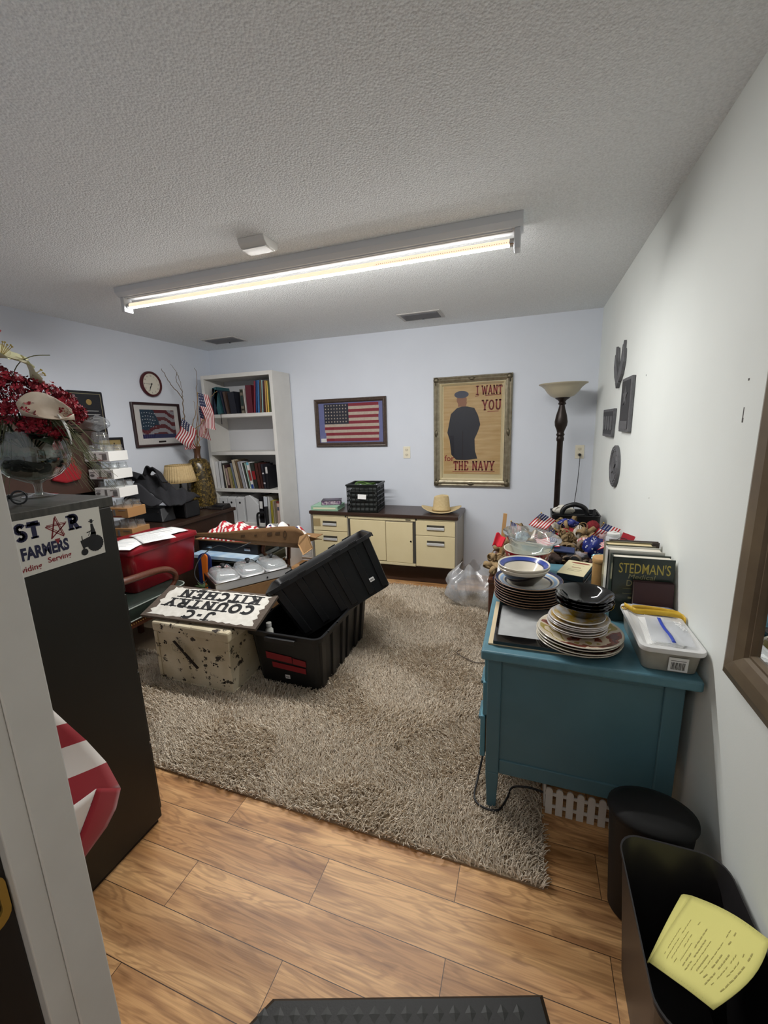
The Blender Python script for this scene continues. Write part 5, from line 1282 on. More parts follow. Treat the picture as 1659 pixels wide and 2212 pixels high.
# red stocking hanging on the hutch door
t = thing('red_stocking', 'red cloth stocking hanging on dark hutch behind the flower goblet', 'stocking', (-3.25, 2.1, 1.35))
b = MB(); pol = [(y_ + .17, 1.18 + (z_ - 1.06) * .74) for y_, z_ in [(1.88, 1.50), (1.98, 1.50), (2.01, 1.30), (2.06, 1.16), (2.04, 1.08), (1.93, 1.06), (1.84, 1.10), (1.88, 1.25)]]
b.prism(pol, 0, .03, fr((-3.265, 0, 0), (0, 1, 0), (0, 0, 1))); b.build('cloth', mat('red felt', '#86121c', .9), t, bevel=.012)
b = MB(); b.prism([(2.04, 1.49), (2.16, 1.49), (2.165, 1.54), (2.035, 1.54)], -.001, .036, fr((-3.265, 0, 0), (0, 1, 0), (0, 0, 1))); b.build('cuff', mat('dark red cuff', '#6a0e16', .9), t, bevel=.008)

# ------------------------------------------------------------------ on the dark desk
coatm = mat('charcoal wool coat', '#26262a', .95, col2='#1d1d20', nscale=90, bump=.2, bscale=400)
t = thing('folded_coat', 'dark charcoal coat heaped on the dark desk with upturned collar', 'coat', (-3.2, 2.88, .88))
MB().sheet(lambda u, v: Vector((-3.50 + .60 * u, 2.74 + .30 * v, .885 + (.07 + .30 * math.sin(PI * min(1, u * .95 + .05)) ** .9 * math.sin(PI * (v * .8 + .1))) * (.62 + .22 * math.sin(5.5 * u + 2.2 * v) + .13 * math.sin(13 * u - 6 * v) + .07 * math.sin(26 * u + 17 * v) + .04 * abs(math.sin(19 * u - 14 * v))) - .02 * u)), 40, 20).build('body', coatm, t, smooth=True, solid=.012)
b = MB()
b.sheet(lambda u, v: Vector((-3.54 + .26 * u, 2.72 + .1 * v, 1.13 + .045 * math.sin(PI * u) * (1 - v) - .03 * v + .05 * math.sin(PI * v))), 14, 8); b.sheet(lambda u, v: Vector((-3.30 + .22 * u, 2.80 + .06 * v, 1.05 + .17 * math.sin(PI * (u * .75 + .2)) * (1 - .3 * v) + .03 * abs(math.sin(7 * u)))), 14, 6)
b.build('collar', coatm, t, smooth=True, solid=.012)
MB().sheet(lambda u, v: Vector((-3.44 + .40 * u, 2.70 - .015 * math.sin(PI * u) + .04 * v, .93 + .14 * math.sin(PI * u * .9 + .2) * v + .04 * math.sin(6 * u))), 18, 8).build('sleeve', mat('dark coat sleeve', '#303034', .9), t, smooth=True, solid=.015)
b = MB()
for x, z in ((-3.345, .945), (-3.27, .935)): b.cyl((x, 2.688, z), (x, 2.678, z), .011, n=12)
b.build('buttons', brass, t, smooth=True)
t = thing('black_case', 'black padded case in front of the heaped coat on the dark desk', 'case', (-3.14, 2.79, .75))
b = MB(); b.hexa([(-3.36, 2.69, .752), (-3.02, 2.69, .752), (-3.0, 2.83, .752), (-3.36, 2.86, .752), (-3.34, 2.72, .868), (-3.06, 2.72, .872), (-3.02, 2.83, .882), (-3.34, 2.85, .875)]); b.build('body', mat('black leatherette', '#141518', .5), t, bevel=.012)
b = MB(); b.cyl((-3.07, 2.706, .845), (-3.07, 2.698, .845), .006, n=10); b.build('snap', chrome, t)
t = thing('black_speaker_box', 'tall black box standing between the padded case and small lamp', 'box', (-2.99, 2.95, .75))
MB().box(-3.10, -2.93, 2.875, 3.05, .752, .90).build('body', mat('black vinyl box', '#17181b', .45), t, bevel=.012)
MB().box(-3.09, -2.94, 2.871, 2.8745, .765, .885).build('front_panel', blackpaint, t, bevel=.003)
t = thing('table_lamp', 'small table lamp with pleated cream shade behind black box on dark desk', 'lamp', (-3.285, 3.2, .75))
b = MB(); b.lathe([(0, 0), (.055, 0), (.055, .012), (.02, .03), (.014, .08), (.024, .12), (.026, .17), (.012, .21), (.016, .235), (.010, .26), (.010, .36)], 22, (-3.285, 3.2, .75)); b.build('base', mat('dark lamp base', '#1f1c1c', .3, .4), t, smooth=True)
b = MB(); n_ = 72
def shade(u, v):
    a = 2 * PI * u; r_ = (.118 + (.152 - .118) * (1 - v)) + .0035 * math.cos(a * 36)
    return Vector((-3.285 + r_ * math.cos(a), 3.2 + r_ * math.sin(a), 1.045 + .165 * v))
b.sheet(shade, 144, 4, closed_u=True); b.build('lamp_shade', mat('pleated cream shade', '#c3ab80', .85, col2='#b39a6e', nscale=60), t, smooth=70, solid=.002)
for v_ in (1.045, 1.21):
    r_ = .152 if v_ < 1.1 else .118
    b = MB(); b.tube([(-3.285 + r_ * 1.01 * math.cos(a), 3.2 + r_ * 1.01 * math.sin(a), v_) for a in [i * 2 * PI / 36 for i in range(36)]], .004, 6, closed=True); b.build('shade_trim', mat('tan trim', '#9f8758', .8), t, smooth=True)
# tall mosaic vase with curly willow and small flags
vx, vy = -3.238, 3.42
t = thing('floor_vase', 'tall brown mosaic vase on dark desk holding twigs and small flags', 'vase', (vx, vy, .75))
def mosaic():
    m = bpy.data.materials.new('olive mosaic glass'); m.use_nodes = True; nt = m.node_tree; N = nt.nodes; L = nt.links; b = N['Principled BSDF']; b.inputs['Roughness'].default_value = .25
    tc = N.new('ShaderNodeTexCoord'); v = N.new('ShaderNodeTexVoronoi'); v.inputs['Scale'].default_value = 42; L.new(tc.outputs['Object'], v.inputs['Vector'])
    e = N.new('ShaderNodeTexVoronoi'); e.feature = 'DISTANCE_TO_EDGE'; e.inputs['Scale'].default_value = 42; L.new(tc.outputs['Object'], e.inputs['Vector'])
    s = N.new('ShaderNodeSeparateColor'); L.new(v.outputs['Color'], s.inputs['Color'])
    r = N.new('ShaderNodeValToRGB'); r.color_ramp.elements[0].color = lin('#2f2713'); r.color_ramp.elements[1].color = lin('#75602e'); L.new(s.outputs[0], r.inputs['Fac'])
    g = N.new('ShaderNodeMath'); g.operation = 'GREATER_THAN'; g.inputs[1].default_value = .05; L.new(e.outputs['Distance'], g.inputs[0])
    x = N.new('ShaderNodeMix'); x.data_type = 'RGBA'; L.new(g.outputs[0], x.inputs[0]); x.inputs[6].default_value = lin('#171208'); L.new(r.outputs['Color'], x.inputs[7]); L.new(x.outputs[2], b.inputs['Base Color'])
    return m
b = MB(); b.lathe([(0, .001), (.143, .001), (.146, .02), (.142, .12), (.130, .28), (.116, .40), (.105, .46), (.085, .495), (.05, .508), (.037, .512)], 40, (vx, vy, .75)); b.build('body', mosaic(), t, smooth=True)
b = MB(); b.lathe([(.037, .511), (.032, .535), (.03, .56), (.036, .60), (.047, .632), (.041, .632), (.031, .60), (.025, .56), (.025, .53)], 28, (vx, vy, .75)); b.build('neck', mat('brown glazed neck', '#4a2f1c', .25), t, smooth=True)
t = thing('willow_twigs', 'curly pale willow twigs rising from the mosaic vase', 'twigs', (vx, vy, 1.4))
tw = mat('curly willow', '#a3855a', .7, col2='#6e5a40', nscale=12); twd = mat('dark twig', '#4a4038', .7)
paths = [([(vx, vy, 1.30), (-3.27, vy, 1.42), (-3.335, vy, 1.62), (-3.35, vy, 1.73), (-3.345, vy, 1.87), (-3.45, vy, 1.985), (-3.50, vy - .02, 2.09), (-3.525, vy - .04, 2.16)], .007, 1),
         ([(-3.345, vy, 1.87), (-3.33, vy, 1.93), (-3.395, vy, 2.05), (-3.375, vy, 2.115), (-3.43, vy, 2.20)], .004, 1), ([(-3.375, vy, 2.115), (-3.34, vy, 2.02), (-3.335, vy, 1.93)], .003, 1),
         ([(vx, vy, 1.30), (-3.21, vy, 1.5), (-3.17, vy, 1.75), (-3.145, vy, 1.92), (-3.126, vy, 2.077), (-3.145, vy, 2.145)], .005, 1),
         ([(vx, vy, 1.30), (-3.19, vy, 1.42), (-3.20, vy - .02, 1.55), (-3.15, vy, 1.60), (-3.103, vy, 1.653), (-3.02, vy, 1.807), (-2.99, vy, 1.86), (-2.905, vy, 1.91)], .006, 0),
         ([(vx, vy, 1.30), (-3.24, vy, 1.5), (-3.25, vy, 1.62), (-3.20, vy, 1.7), (-3.19, vy, 1.83)], .006, 0),
         ([(-3.12, vy, 1.63), (-3.04, vy, 1.66), (-3.03, vy, 1.58), (-3.09, vy, 1.55), (-3.15, vy, 1.45)], .005, 0)]
for ps, r_, dk in paths:
    sp_ = spline(ps, 5); n = len(sp_); rr = random.Random(len(ps) * 7)
    sp_ = [p + Vector((rr.gauss(0, .004), rr.gauss(0, .004), 0)) for p in sp_]
    MB().tube(sp_, r_, 6, radii=[r_ * (1 - .7 * i / n) for i in range(n)]).build('twig', [tw] if not dk else [mat('grey brown twig', '#6d5b48', .7)], t, smooth=True)
def stick_flag(label, base, tip, hang, w, h, group, seed, pal=None, dirv=None, sc=1.0):
    t = thing('stick_flag', label, 'flag', base, group=group); q = random.Random(seed)
    base = Vector(base); tip = Vector(tip)
    MB().tube([base, tip], .0022, 6).build('stick', mat('flag stick', '#8b6a42', .6), t)
    d = Vector(dirv).normalized(); dn = (base - tip).normalized(); hg = Vector(hang).normalized(); nrm = d.cross(hg).normalized()
    ph = q.uniform(0, 6)
    nr, nc = 13, 16
    b = MB(); b.sheet(lambda u, v: tip + d * w * v + hg * h * u + nrm * (.014 * sc * math.sin(7 * v + ph + 2 * u) * (.3 + v)), nr, nc, lambda i, j: 2 if (i < 7 and j < 6) else i % 2)
    f = b.build('cloth', pal or [flagred, flagwhite, flagblue], t, smooth=True, recalc=False)
    b = MB()
    for i in range(3):
        for j in range(4):
            c = tip + d * w * (.04 + .085 * j) + hg * h * (.09 + .16 * i); c2 = c + nrm * (.014 * sc * math.sin(7 * (.04 + .085 * j) + ph + 2 * (.09 + .16 * i)) * (.3 + .04 + .085 * j))
            for e in (-.0012, .0012): star(b, 0, 0, h * .05, lambda X, Z: c2 + d * X + hg * -Z + nrm * e)
    b.build('stars', mat('flag star white', '#d6d3d0', .8), f, recalc=False)
    MB().ball(tuple(tip), .005, 8).build('finial', brass, t, smooth=True)
stick_flag('small striped flag drooping left from mosaic vase', (vx - .005, vy - .005, 1.34), (-3.29, vy - .08, 1.665), (.72, 0, -.55), .22, .20, 'small flags in the mosaic vase', 1, None, (-.45, -.02, -.8))
stick_flag('small striped flag standing tallest in mosaic vase', (vx + .005, vy - .01, 1.34), (-3.085, vy - .06, 1.90), (.78, -.1, -.15), .34, .15, 'small flags in the mosaic vase', 2, None, (.2, -.05, -1.0))
stick_flag('small dark striped flag tucked behind the others in mosaic vase', (vx, vy + .01, 1.34), (-3.17, vy + .03, 1.78), (.5, 0, -.2), .30, .12, 'small flags in the mosaic vase', 3, None, (-.08, .0, -1.0))
stick_flag('small striped flag hanging lowest over neck of mosaic vase', (vx - .012, vy - .012, 1.33), (-3.33, vy - .06, 1.50), (.8, 0, .1), .15, .12, 'small flags in the mosaic vase', 4, None, (.1, 0, -1.0))
t = thing('desk_phone', 'flat black desk phone on dark desk at foot of the mosaic vase', 'phone', (-2.98, 3.36, .75))
b = MB(); b.hexa([(-3.07, 3.28, .752), (-2.89, 3.30, .752), (-2.90, 3.45, .752), (-3.08, 3.44, .752), (-3.06, 3.29, .768), (-2.90, 3.31, .768), (-2.91, 3.44, .795), (-3.07, 3.43, .795)]); b.build('body', mat('black phone plastic', '#1a1716', .35), t, bevel=.005)
b = MB()
for k in range(4): b.box(-3.04 + k * .03, -3.02 + k * .03, 3.33, 3.42, .776, .788)
b.build('keys', blackp, t)
t = thing('curtain_figurine', 'dark beaded garland lying around the foot of the mosaic vase', 'garland', (-3.1, 3.3, .75))
t['category'] = 'garland'; t.name = 'beaded_garland'
b = MB()
for k in range(22): b.ball((vx + .165 * math.cos(-2.7 + k * .12), vy + .155 * math.sin(-2.7 + k * .12), .764), .011 + .003 * (k % 3), 8)
b.build('beads', mat('dark garland bead', '#2a241f', .2), t, smooth=True)
# ------------------------------------------------------------------ books on the white bookshelf
pages = mat('book pages', '#cfc6b2', .85, col2='#bfb59f', nscale=120, stretch=(1, .05, 1))
def book(label, x, z, w, h, d, col, lean=0.0, y=3.79, group=None, kind='book', mark=None, paper=True):
    t = thing(kind, label, 'binder' if kind == 'binder' else 'book', (x, y, z), rot=(0, lean, 0), local=True, group=group)
    c = mat('cover ' + col, col, .5)
    g = .0025
    b = MB(); b.box(0, g, 0, d, 0, h); b.box(w - g, w, 0, d, 0, h); b.box(0, w, 0, g, 0, h); b.build('cover', c, t)
    if paper: MB().box(g, w - g, g, d - .004, .004, h - .006).build('pages', pages, t)
    if mark:
        for (m_, z0, z1) in mark: MB().box(w * .12, w * .88, -.0006, -.0001, z0 * h, z1 * h).build('spine_band', mat('spine ' + m_, m_, .5), t)
    return t
z1 = SHZ[3] + .001
book('dark book with a pale portrait on its front, leftmost on the top shelf', -3.335, z1, .028, .285, .2, '#1b2030', .20)
book('thick navy book next to portrait book on the top shelf', -3.300, z1, .04, .27, .2, '#1e2a3a', .20)
book('wide teal book leaning left on top shelf', -3.235, z1, .058, .285, .21, '#2f5a60', -.16)
book('slim navy book between teal and brown books on the top shelf', -3.150, z1, .022, .245, .2, '#252b3d', -.16)
book('brown leather book leaning left on the top shelf', -3.118, z1, .036, .235, .2, '#4b3b33', -.14)
book('wide black zip-up book at the middle of top shelf', -3.065, z1, .085, .225, .18, '#1d1f29', -.10, paper=False)
book('upright old book with dark green label and tan spine on the top shelf', -2.925, z1, .042, .25, .17, '#6f685a', 0, mark=[('#22281f', .86, .97), ('#243330', .3, .74), ('#2b241e', .12, .2)])
book('thin white book left of the wide maroon book on the top shelf', -2.872, z1, .014, .255, .19, '#cfcac6', -.05)
book('wide maroon book on the top shelf', -2.850, z1, .075, .285, .2, '#5a1f2b', 0)
book('rosy red slim book leaning right of the maroon book on top shelf', -2.770, z1, .024, .325, .2, '#7a2a38', .10)
book('dark blue book near right end of the top shelf', -2.744, z1, .022, .33, .2, '#1f3a6a', .09)
book('bright blue book near right end of top shelf', -2.720, z1, .026, .33, .2, '#3b6797', .08)
book('brown spined book right of the blue books on the top shelf', -2.690, z1, .022, .325, .2, '#6a5142', .07)
book('pale aqua thin book on the top shelf', -2.664, z1, .016, .325, .2, '#9cc0bd', .06)
book('dark maroon thin book right of the pale aqua one on top shelf', -2.646, z1, .02, .32, .2, '#4a2a30', .05)
book('tan book near right end of top shelf', -2.622, z1, .022, .32, .2, '#b08a55', .04)
book('yellow book near right end of the top shelf', -2.597, z1, .022, .315, .2, '#c9ab55', .03)
book('olive green book at the right end of the top shelf', -2.571, z1, .024, .31, .2, '#4b5238', 0)
MB_ = thing('ribbon_bookmark', 'black ribbon bookmark hanging over front edge of the top shelf', 'bookmark', (-3.15, 3.758, 1.7))
MB().box(-3.175, -3.168, 3.7575, 3.7595, 1.60, 1.71).build('ribbon', blackpaint, MB_)
z1 = SHZ[1] + .001
L3 = [('white binder at left end of the middle book row', .05, .30, '#cfcfcf', -.02), ('second white binder from the left in middle book row', .045, .30, '#c6c7c8', -.02), ('dark grey book beside the white binders in the middle book row', .02, .28, '#393734', -.06), ('cream slim book in the middle book row', .02, .26, '#c4baa6', -.09),
      ('dark maroon book with pale lettering in middle book row', .036, .262, '#3a1f22', -.10), ('short tan patterned book in the middle book row', .036, .235, '#9a8763', -.12), ('narrow lime green book in the middle book row', .014, .23, '#9a9b55', -.14), ('slate blue paperback in the middle book row', .03, .285, '#6d7480', -.15),
      ('tall cream paperback in middle book row', .042, .32, '#b9ad96', -.16), ('tall brown paperback in the middle book row', .03, .31, '#6d5a45', -.17), ('grey and white paperback in middle book row', .036, .30, '#9a9aa0', -.18), ('white slim paperback in the middle book row', .02, .295, '#d0d0d2', -.18), ('dark olive slim paperback in the middle book row', .018, .29, '#3d4038', -.18),
      ('pale mint book in the middle book row', .018, .285, '#a9c2b5', -.17), ('white book with red lettering and blue foot in the middle book row', .036, .29, '#d8d8d6', -.16), ('dark green book with a red square label in middle book row', .05, .285, '#2c302b', -.13), ('thick brown leather book in middle book row', .036, .28, '#4a2722', -.11), ('second brown leather book in the middle book row', .03, .28, '#40211e', -.10),
      ('black and white striped book in the middle book row', .03, .27, '#2a2830', -.09), ('black book with a white top label at right end of the middle book row', .034, .25, '#1c1b20', -.02)]
x = -3.352
for i, (lab, w, h, col, ln) in enumerate(L3):
    mk = None
    if i == 4: mk = [('#a38d86', .12, .85)]
    if i == 14: mk = [('#8a2f2c', .3, .7), ('#22408a', .0, .16), ('#6bb0c4', .9, 1.0)]
    if i == 15: mk = [('#8a1e22', .35, .68)]
    if i == 18: mk = [('#b7b3b5', .6, .66), ('#b7b3b5', .2, .26)]
    if i == 19: mk = [('#c2bfbd', .68, .96)]
    if i == 16: mk = [('#5b332d', .7, .74), ('#5b332d', .3, .34)]
    book(lab, x, z1, w, h, .19, col, ln, kind='binder' if i < 2 else 'book', mark=mk); x += (w + .0025) * (1.0) + .0010
z1 = SHZ[0] + .001
filew = mat('white file box', '#cbcccd', .6)
for k, lab in enumerate(('white magazine file at left end of the lowest visible shelf', 'white magazine file second from left on the lowest visible shelf', 'white magazine file with sloping side, third on the lowest visible shelf')):
    x0 = -3.345 + k * .115
    t = thing('magazine_file', lab, 'file box', (x0, 3.79, z1), local=True, group='white magazine files')
    b = MB(); b.prism([(0, 0), (0, .27), (.10, .30), (.24, .17), (.24, 0)], 0, .1, fr((.10, 0, 0), (0, 1, 0), (0, 0, 1)) @ Matrix.Translation((0, 0, -.1)) @ Matrix.Identity(4)); b.build('body', filew, t, bevel=.002)
    b = MB(); b.cyl((.05, -.002, .22), (.05, .001, .22), .012, n=12); b.build('finger_hole', blackpaint, t)
t = thing('magazine_file', 'white magazine file turned sideways beside the black binder on lowest visible shelf', 'file box', (-2.98, 3.79, z1))
MB().prism([(-2.985, z1), (-2.985, z1 + .30), (-2.93, z1 + .31), (-2.82, z1 + .20), (-2.82, z1)], -3.99, -3.79, Matrix(((1, 0, 0, 0), (0, 0, -1, 0), (0, 1, 0, 0), (0, 0, 0, 1)))).build('body', filew, t, bevel=.002)
book('black binder with a white spine label on the lowest visible shelf', -2.815, z1, .05, .30, .24, '#17161a', .03, kind='binder', mark=[('#d5d5d3', .55, .82)])
book('white binder right of the black binder on lowest visible shelf', -2.755, z1, .05, .30, .24, '#c4c9cf', .03, kind='binder')
book('second white binder right of the black binder on the lowest visible shelf', -2.700, z1, .03, .295, .24, '#b9b9b7', .02, kind='binder')
book('yellow magazine on lowest visible shelf', -2.665, z1, .012, .255, .2, '#b9a93a', .03)
book('second yellow magazine on the lowest visible shelf, nearer the can', -2.648, z1, .012, .255, .2, '#c3b54e', .02)
book('tan book next to yellow magazines on the lowest visible shelf', -2.632, z1, .026, .25, .2, '#8f8471', .0)
t = thing('storage_can', 'pale pink cylindrical can at the right end of lowest visible shelf', 'can', (-2.570, 3.83, z1))
b = MB(); b.lathe([(0, 0), (.032, 0), (.032, .235), (.028, .24), (0, .24)], 20, (-2.570, 3.825, z1)); b.build('body', mat('pink can', '#b79f92', .4), t, smooth=40)
b = MB(); b.lathe([(.033, .228), (.034, .236), (.033, .246), (0, .246)], 20, (-2.570, 3.825, z1)); b.build('lid', mat('red can lid', '#7d3b33', .4), t, smooth=40)
b = MB(); b.box(-2.58, -2.558, 3.7915, 3.7925, z1 + .15, z1 + .19); b.build('label', mat('can label', '#4d5260', .5), t)
t = thing('black_pump', 'black angled pipe handle standing in front of binders on lowest visible shelf', 'pump', (-2.72, 3.72, z1))
MB().tube(spline([(-2.81, 3.745, z1 - .02), (-2.81, 3.74, z1 + .08), (-2.79, 3.735, z1 + .12), (-2.73, 3.735, z1 + .13), (-2.69, 3.735, z1 + .135)], 5), .012, 10).build('handle', blackp, t, smooth=True)
MB().cyl((-2.683, 3.735, z1 - .04), (-2.683, 3.735, z1 + .20), .021, n=16).build('barrel', blackp, t, smooth=True)

# ------------------------------------------------------------------ on the credenza
def flatbook(name, label, cat, c, w, d, h, rz, col, edge, extra=None):
    t = thing(name, label, cat, c, rotz=rz, local=True)
    b = MB(); b.box(-w / 2, w / 2, -d / 2, d / 2, 0, .004); b.box(-w / 2, w / 2, -d / 2, d / 2, h - .004, h); b.box(-w / 2, -w / 2 + .004, -d / 2, d / 2, 0, h); b.build('cover', mat('cover ' + col, col, .5), t)
    MB().box(-w / 2 + .004, w / 2 - .004, -d / 2 + .003, d / 2 - .003, .004, h - .004).build('pages', edge, t)
    return t
t = flatbook('boxed_book', 'mint green boxed book lying flat on left end of the credenza', 'book', (-1.96, 3.80, .706), .29, .24, .042, .12, '#9cc3a8', mat('mint box side', '#8fb59b', .6))
MB().box(-.12, .12, -.1208, -.1203, .012, .03).build('title_strip', mat('cream strip', '#d5d6b8', .6), t)
t = flatbook('floral_bible', 'dark zippered book with purple floral edges on the mint green book', 'book', (-1.93, 3.83, .749), .20, .15, .045, .35, '#3a3140', mat('floral page edge', '#b6a7ad', .7, col2='#5d3d63', nscale=60, namt=.9))
b = MB(); b.lathe([(.06, .0452), (.058, .047), (0, .047)], 24, (0, 0, 0), Matrix.Scale(1.3, 4, (1, 0, 0))); b.build('medallion', mat('grey purple medallion', '#5a5260', .5), t)
# milk crate
t = thing('plastic_crate', 'black plastic lattice crate of papers on the credenza', 'crate', (-1.53, 3.80, .706), rotz=.10, local=True)
crm = mat('black crate plastic', '#101413', .4)
W2, D2, H2 = .155, .145, .275
b = MB()
def wallgrid(axis, s_):
    hw = W2 if axis == 'x' else D2; off = s_ * (D2 if axis == 'x' else W2)
    def bar(u0, u1, z0, z1):
        if axis == 'x': b.box(u0, u1, min(off, off - s_ * .008), max(off, off - s_ * .008), z0, z1)
        else: b.box(min(off, off - s_ * .008), max(off, off - s_ * .008), u0, u1, z0, z1)
    for z0, z1 in ((0, .022), (.065, .073), (.11, .118), (.155, .167), (.2, .208), (H2 - .03, H2 - .012)): bar(-hw, hw, z0, z1)
    for k in range(8):
        u = -hw + 2 * hw * k / 7; wd = .012 if k in (0, 7) else .006; bar(max(-hw, u - wd / 2), min(hw, u + wd / 2), 0, H2 - .012)
    b.box(*((-hw - .006, hw + .006, off - .008, off + .008) if axis == 'x' else (off - .008, off + .008, -hw - .006, hw + .006)), H2 - .014, H2)
for a_ in 'xy':
    for s_ in (-1, 1): wallgrid(a_, s_)
b.box(-W2, W2, -D2, D2, 0, .006); b.build('lattice', crm, t)
MB().box(-.05, .035, -D2 - .0085, -D2 - .0075, .135, .18, Matrix.Rotation(.06, 4, 'Y')).build('paper_label', white, t)
t = thing('file_folders', 'bundle of white papers standing inside the black crate', 'papers', (-1.53, 3.80, .715), rotz=.10)
t = t
PM.pop(t, None)
for k in range(7): MB().box(-.13, .13, -.125 + k * .038, -.119 + k * .038, .004, .20 + .012 * (k % 3)).build('folder', mat('folder grey', '#6f726f', .7) if k % 2 else mat('folder dark grey', '#3f4241', .7), t)
t = thing('green_cable', 'coiled green garden cord lying on top of the black crate', 'cord', (-1.53, 3.80, .97), rotz=.1, local=True)
for k in range(4): MB().tube([((.085 + .006 * k) * math.cos(a), (.045 + .008 * k) * math.sin(a) - .01, -.02 + .008 * k + .01 * math.sin(2 * a + k)) for a in [i * 2 * PI / 24 for i in range(24)]], .0055, 6, closed=True).build('coil', mat('green cord', '#3b5a24', .5, col2='#54752f', nscale=30), t, smooth=True)
# cowboy hat
t = thing('cowboy_hat', 'cream straw cowboy hat resting on the right end of the credenza', 'hat', (-.775, 3.85, .706), rotz=.15, local=True)
straw = mat('straw felt', '#cdb98f', .85, col2='#c0aa7e', nscale=60, bump=.2, bscale=300)
b = MB()
def brim(u, v):
    a = 2 * PI * u; r_ = .082 + .088 * v; sx = 1.0 + .12 * v; sy = .86 - .05 * v
    lift = .052 * v ** 1.7 * (abs(math.cos(a)) ** 2) * 1.0 + .010 * v - .006 * v * abs(math.sin(a))
    return Vector((r_ * sx * math.cos(a), r_ * sy * math.sin(a), .008 + lift * .8))
b.sheet(brim, 56, 8, closed_u=True); b.build('brim', straw, t, smooth=True, solid=.004)
b = MB()
def crown(u, v):
    a = 2 * PI * u
    r_ = .084 * (1 - .20 * v) if v < .8 else .0705 * (1 - (v - .8) / .2)
    z = .012 + .148 * min(1, v / .8)
    k = max(0, (v - .55) / .45)
    z -= k * (.034 * math.exp(-((r_ * math.sin(a)) / .022) ** 2)) ; z -= .018 * max(0, math.cos(a) * -1) * min(1, v / .8) * .6
    pinch = 1 - .16 * max(0, (v - .3)) * max(0, math.cos(a)) ** 2 * 1.2
    return Vector((r_ * 1.0 * math.cos(a), r_ * .84 * math.sin(a) * pinch, z))
b.sheet(crown, 48, 14, closed_u=True); b.build('crown', straw, t, smooth=True, weld=True)
MB().tube([(.084 * 1.0 * math.cos(a), .084 * .84 * math.sin(a), .020) for a in [i * 2 * PI / 40 for i in range(40)]], .006, 6, closed=True, flat=1.0).build('hat_band', mat('tan hat band', '#9b8356', .8), t, smooth=True)

# clear plastic bag slumped on the floor
t = thing('plastic_bag', 'crumpled clear plastic bag slumped on floor between credenza and table', 'plastic bag', (-.36, 3.45, 0))
def bagf(u, v):
    a = 2 * PI * u; q = math.sin(5 * a + 3 * v) * .16 + math.sin(9 * a - 5 * v) * .09 + math.sin(17 * a + 11 * v) * .05
    r_ = (.05 + .15 * math.sin(PI * min(1, v * .8 + .16)) ** .9) * (1 + q)
    return Vector((-.385 + r_ * math.cos(a) * 1.15 - .04 * v, 3.40 + r_ * math.sin(a), .012 + .33 * v + .035 * math.sin(4 * a + 2) * v))
b = MB(); b.sheet(bagf, 70, 22, closed_u=True); b.build('film', clear_mat('milky plastic film', '#eceef0', .16, .26, '#e6e7ea', gloss=1.3), t, smooth=45)
b = MB()
b.sheet(lambda u, v: Vector((-.43 - .15 * u, 3.37 + .03 * math.sin(8 * u) + .10 * (v - .5), .27 + .06 * u * math.sin(6 * v) - .04 * u + .02 * math.sin(14 * v))), 12, 10); b.build('torn_flap', clear_mat('milky plastic film', '#eceef0', .16, .26, '#e6e7ea', gloss=1.3), t, smooth=45)
# ------------------------------------------------------------------ on the blue desk
DZ = .7405
t = thing('cream_board', 'thin cream board under the black picture frame on the blue desk', 'board', (.06, 1.58, DZ))
MB().box(-.112, .22, 1.405, 1.78, DZ, DZ + .006).build('board', mat('cream board', '#c9b896', .7), t, bevel=.001)
t = thing('framed_photo', 'black glossy framed photo lying flat under dinner plates at corner of blue desk', 'picture frame', (.06, 1.58, DZ + .006))
z = DZ + .0065
b = MB(); fx0, fx1, fy0, fy1, w = -.095, .23, 1.402, 1.775, .052
b.box(fx0, fx1, fy0, fy0 + w, z, z + .013); b.box(fx0, fx1, fy1 - w, fy1, z, z + .013); b.box(fx0, fx0 + .012, fy0 + w, fy1 - w, z, z + .013); b.box(fx1 - .012, fx1, fy0 + w, fy1 - w, z, z + .013)
b.build('frame', mat('gloss black frame', '#0b0b0c', .12, coat=.5), t, bevel=.0015)
MB().box(fx0 + .01, fx1 - .01, fy0 + w - .005, fy1 - w + .005, z, z + .009).build('print', mat('silver grey print', '#b9bbbb', .25, col2='#a4a6a7', nscale=12, coat=.5), t)
